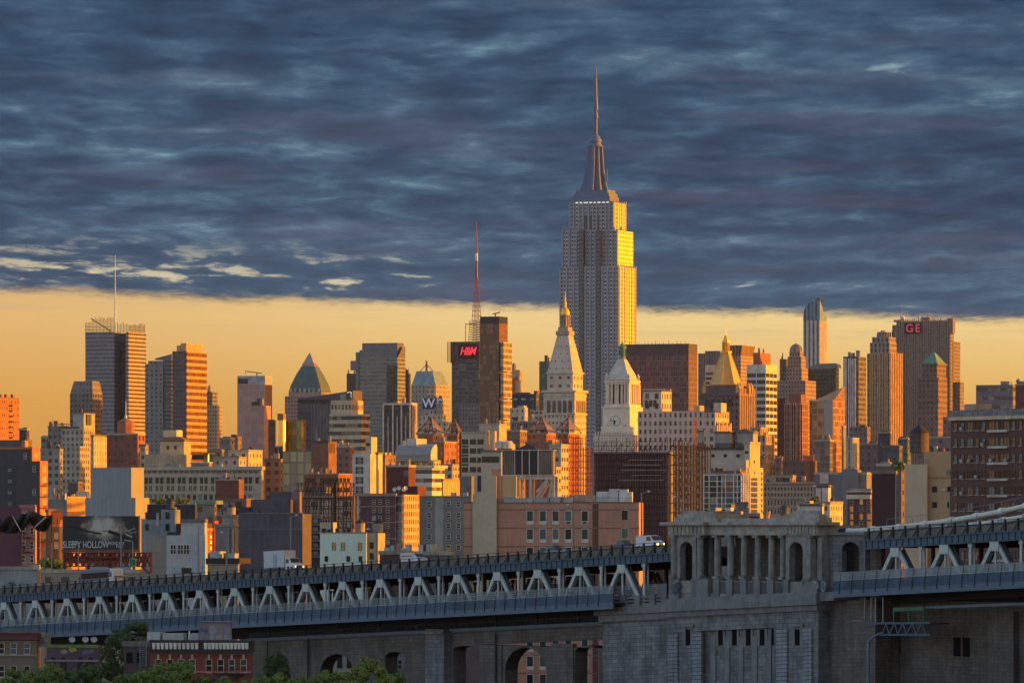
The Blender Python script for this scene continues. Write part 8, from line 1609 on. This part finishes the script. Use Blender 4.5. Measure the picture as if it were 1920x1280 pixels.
# ---------------- trees
def leafmat(name, c, c2):
    m, g, bs = newmat(name); oi = g.n('ShaderNodeTexCoord'); n = g.noise(oi.outputs['Object'], .9, 3, .6); uv = g.n('ShaderNodeUVMap'); s = g.n('ShaderNodeSeparateXYZ'); g.L.new(uv.outputs[0], s.inputs[0])
    col = g.mix(g.m('ADD', g.m('MULTIPLY', n, .6), g.m('MULTIPLY', s.outputs[0], .5)), lin(c), lin(c2)); g.L.new(col, bs.inputs['Base Color']); bs.inputs['Roughness'].default_value = .7; bs.inputs['Specular IOR Level'].default_value = .2; return m
LG = leafmat('leaf_green', (66, 90, 46), (102, 124, 60)); LD = leafmat('leaf_dark', (48, 68, 44), (76, 98, 56)); LY = leafmat('leaf_yellow', (74, 96, 46), (118, 132, 60)); BARK = S('bark', (66, 56, 48), .9)
def crown(seed, rx, ry, rz, n, leaf=.3, nb=30):
    R = random.Random(seed); m = MB(); cl = []
    for i in range(nb):
        a, u = R.random()*2*pi, R.random()*1.7-.7; q = sqrt(max(0, 1-min(1, abs(u))**2)); rr_ = .3+.65*R.random(); cl.append((rx*q*cos(a)*rr_*1.15, ry*q*sin(a)*rr_*1.15, rz*u*.85, .15+.22*R.random()))
    for i in range(n):
        c = cl[i % nb]; v = Vector((R.gauss(0, 1), R.gauss(0, 1), R.gauss(0, 1))).normalized()*(.55+.5*R.random()); p = Vector((c[0]+v.x*rx*c[3], c[1]+v.y*ry*c[3], c[2]+v.z*rz*c[3]*.85))
        nrm = (v+Vector((R.gauss(0, .5), R.gauss(0, .5), R.gauss(0, .5)+.5))).normalized(); t_ = nrm.orthogonal().normalized(); b_ = nrm.cross(t_); s = leaf*(.6+.8*R.random()); k_ = R.random()
        m.face([p-t_*s, p-b_*s*.5, p+t_*s, p+b_*s*.5], [(k_, 0)]*4)
    return m.mesh('crown', LG)
CROWNS = {}
def tree(x, ytop, ybot, wpx, D, label, mat=LG, seed=1, n=7200, leaf=.2, group='trees along the foot of the bridge', base=0.0, deep=1.0):
    k = D/F; X_, _, z1 = wpt(x, ytop, D); z0 = HC-(ybot-HY)*k; rz = (z1-z0)/2; rx = wpx*k/2; root = empty('tree', (X_, D, base), random.Random(seed).random()*6, label, 'tree', group)
    me = crown(seed, rx, rx*deep, rz, n, leaf); me.materials.clear(); me.materials.append(mat); o = bpy.data.objects.new('crown', me); COL.objects.link(o); o.parent = root; o.location = (0, 0, (z1+z0)/2-base)
    m = MB(); zc_ = (z1+z0)/2-base; m.tube((0, 0, 0), (0, 0, zc_), .32, .16, 8); R = random.Random(seed+5)
    for i in range(7): a = R.random()*6.28; h = zc_*(.55+.4*R.random()) if base == 0 else zc_*.5; m.tube((0, 0, max(.1, h-.5)), (cos(a)*rx*.7, sin(a)*rx*.7, zc_+rz*(R.random()-.3)), .1, .03, 5)
    m.build('trunk', BARK, root)
for a in [(28, 1250, 1330, 84, 800, 'rounded tree at the very lower left corner', LG, 1), (95, 1243, 1330, 84, 790, 'bushy tree in front of the purple graffiti house', LG, 2), (160, 1246, 1330, 90, 785, 'broad tree under the roof dishes of the purple house', LD, 3), (213, 1192, 1290, 58, 905, 'tall dark tree between purple house and red row house', LD, 4), (255, 1166, 1215, 84, 950, 'dark spreading tree top touching the bridge above the small brick house', LD, 5), (255, 1250, 1330, 80, 790, 'low tree left of the rounded one by the red row house', LG, 13), (325, 1237, 1330, 128, 770, 'large rounded tree covering the left half of the red row house', LG, 6), (452, 1272, 1340, 66, 760, 'small tree at the bottom edge below the red row house', LG, 7), (530, 1262, 1330, 92, 800, 'low yellow green tree before the first viaduct arch', LY, 8), (520, 1222, 1285, 48, 985, 'dark tree filling the first viaduct arch', LD, 9), (622, 1252, 1330, 94, 800, 'yellow green tree before the big viaduct arch', LY, 10), (695, 1236, 1330, 96, 790, 'tallest yellow green tree left of the light stone pier', LY, 11), (742, 1262, 1330, 60, 800, 'darker green tree nearest the light stone pier', LG, 12), (385, 1262, 1340, 66, 770, 'small tree between the large rounded tree and the fire escape', LD, 14), (490, 1268, 1340, 60, 770, 'low green tree at the bottom edge left of the first viaduct arch', LG, 15), (578, 1266, 1340, 62, 780, 'low tree at the bottom edge between first and big viaduct arch', LG, 16), (420, 1270, 1340, 60, 750, 'low bush like tree under the fire escape', LG, 17)]: tree(*a)
gR = 'roof and street greenery behind the bridge'
for a in [(92, 1046, 1072, 60, 1260, 'yellow green tree clump left of the billboard truss', LY, 21, 2600, .3, gR), (205, 1040, 1062, 60, 1300, 'small tree clump seen through the billboard truss', LY, 22, 2200, .3, gR)]: tree(*a)
for x, yt, yb, w, D, lb, mt, sd, zb in [(300, 934, 945, 40, 1660, 'yellowish roof hedge left of the black roof tank', LY, 31, 945), (342, 934, 945, 32, 1660, 'yellowish roof hedge right of the black roof tank', LY, 32, 945), (1684, 864, 884, 26, 1660, 'green shrub on the roof garden by the beige building', LG, 33, 884), (1526, 932, 942, 12, 1640, 'tiny roof shrub beside the white hut', LY, 34, 942)]: tree(x, yt, yb, w, D, lb, mt, sd, 1500, .3, gR, HC-(zb-HY)*D/F)
# ---------------- air
hm, hg, hb = newmat('haze_air'); hg.N.clear()
hv = hg.n('ShaderNodeVolumePrincipled'); hv.inputs['Color'].default_value = (.78, .86, 1.0, 1); hv.inputs['Density'].default_value = 3.6e-6; hv.inputs['Anisotropy'].default_value = 0.0
hg.L.new(hv.outputs[0], hg.n('ShaderNodeOutputMaterial').inputs['Volume'])
m = MB(); m.box(-1600, 1600, -100, 9500, -2, 520); tag(m.build('haze', hm), 'thin warm morning haze over the city', None, None, 'stuff')
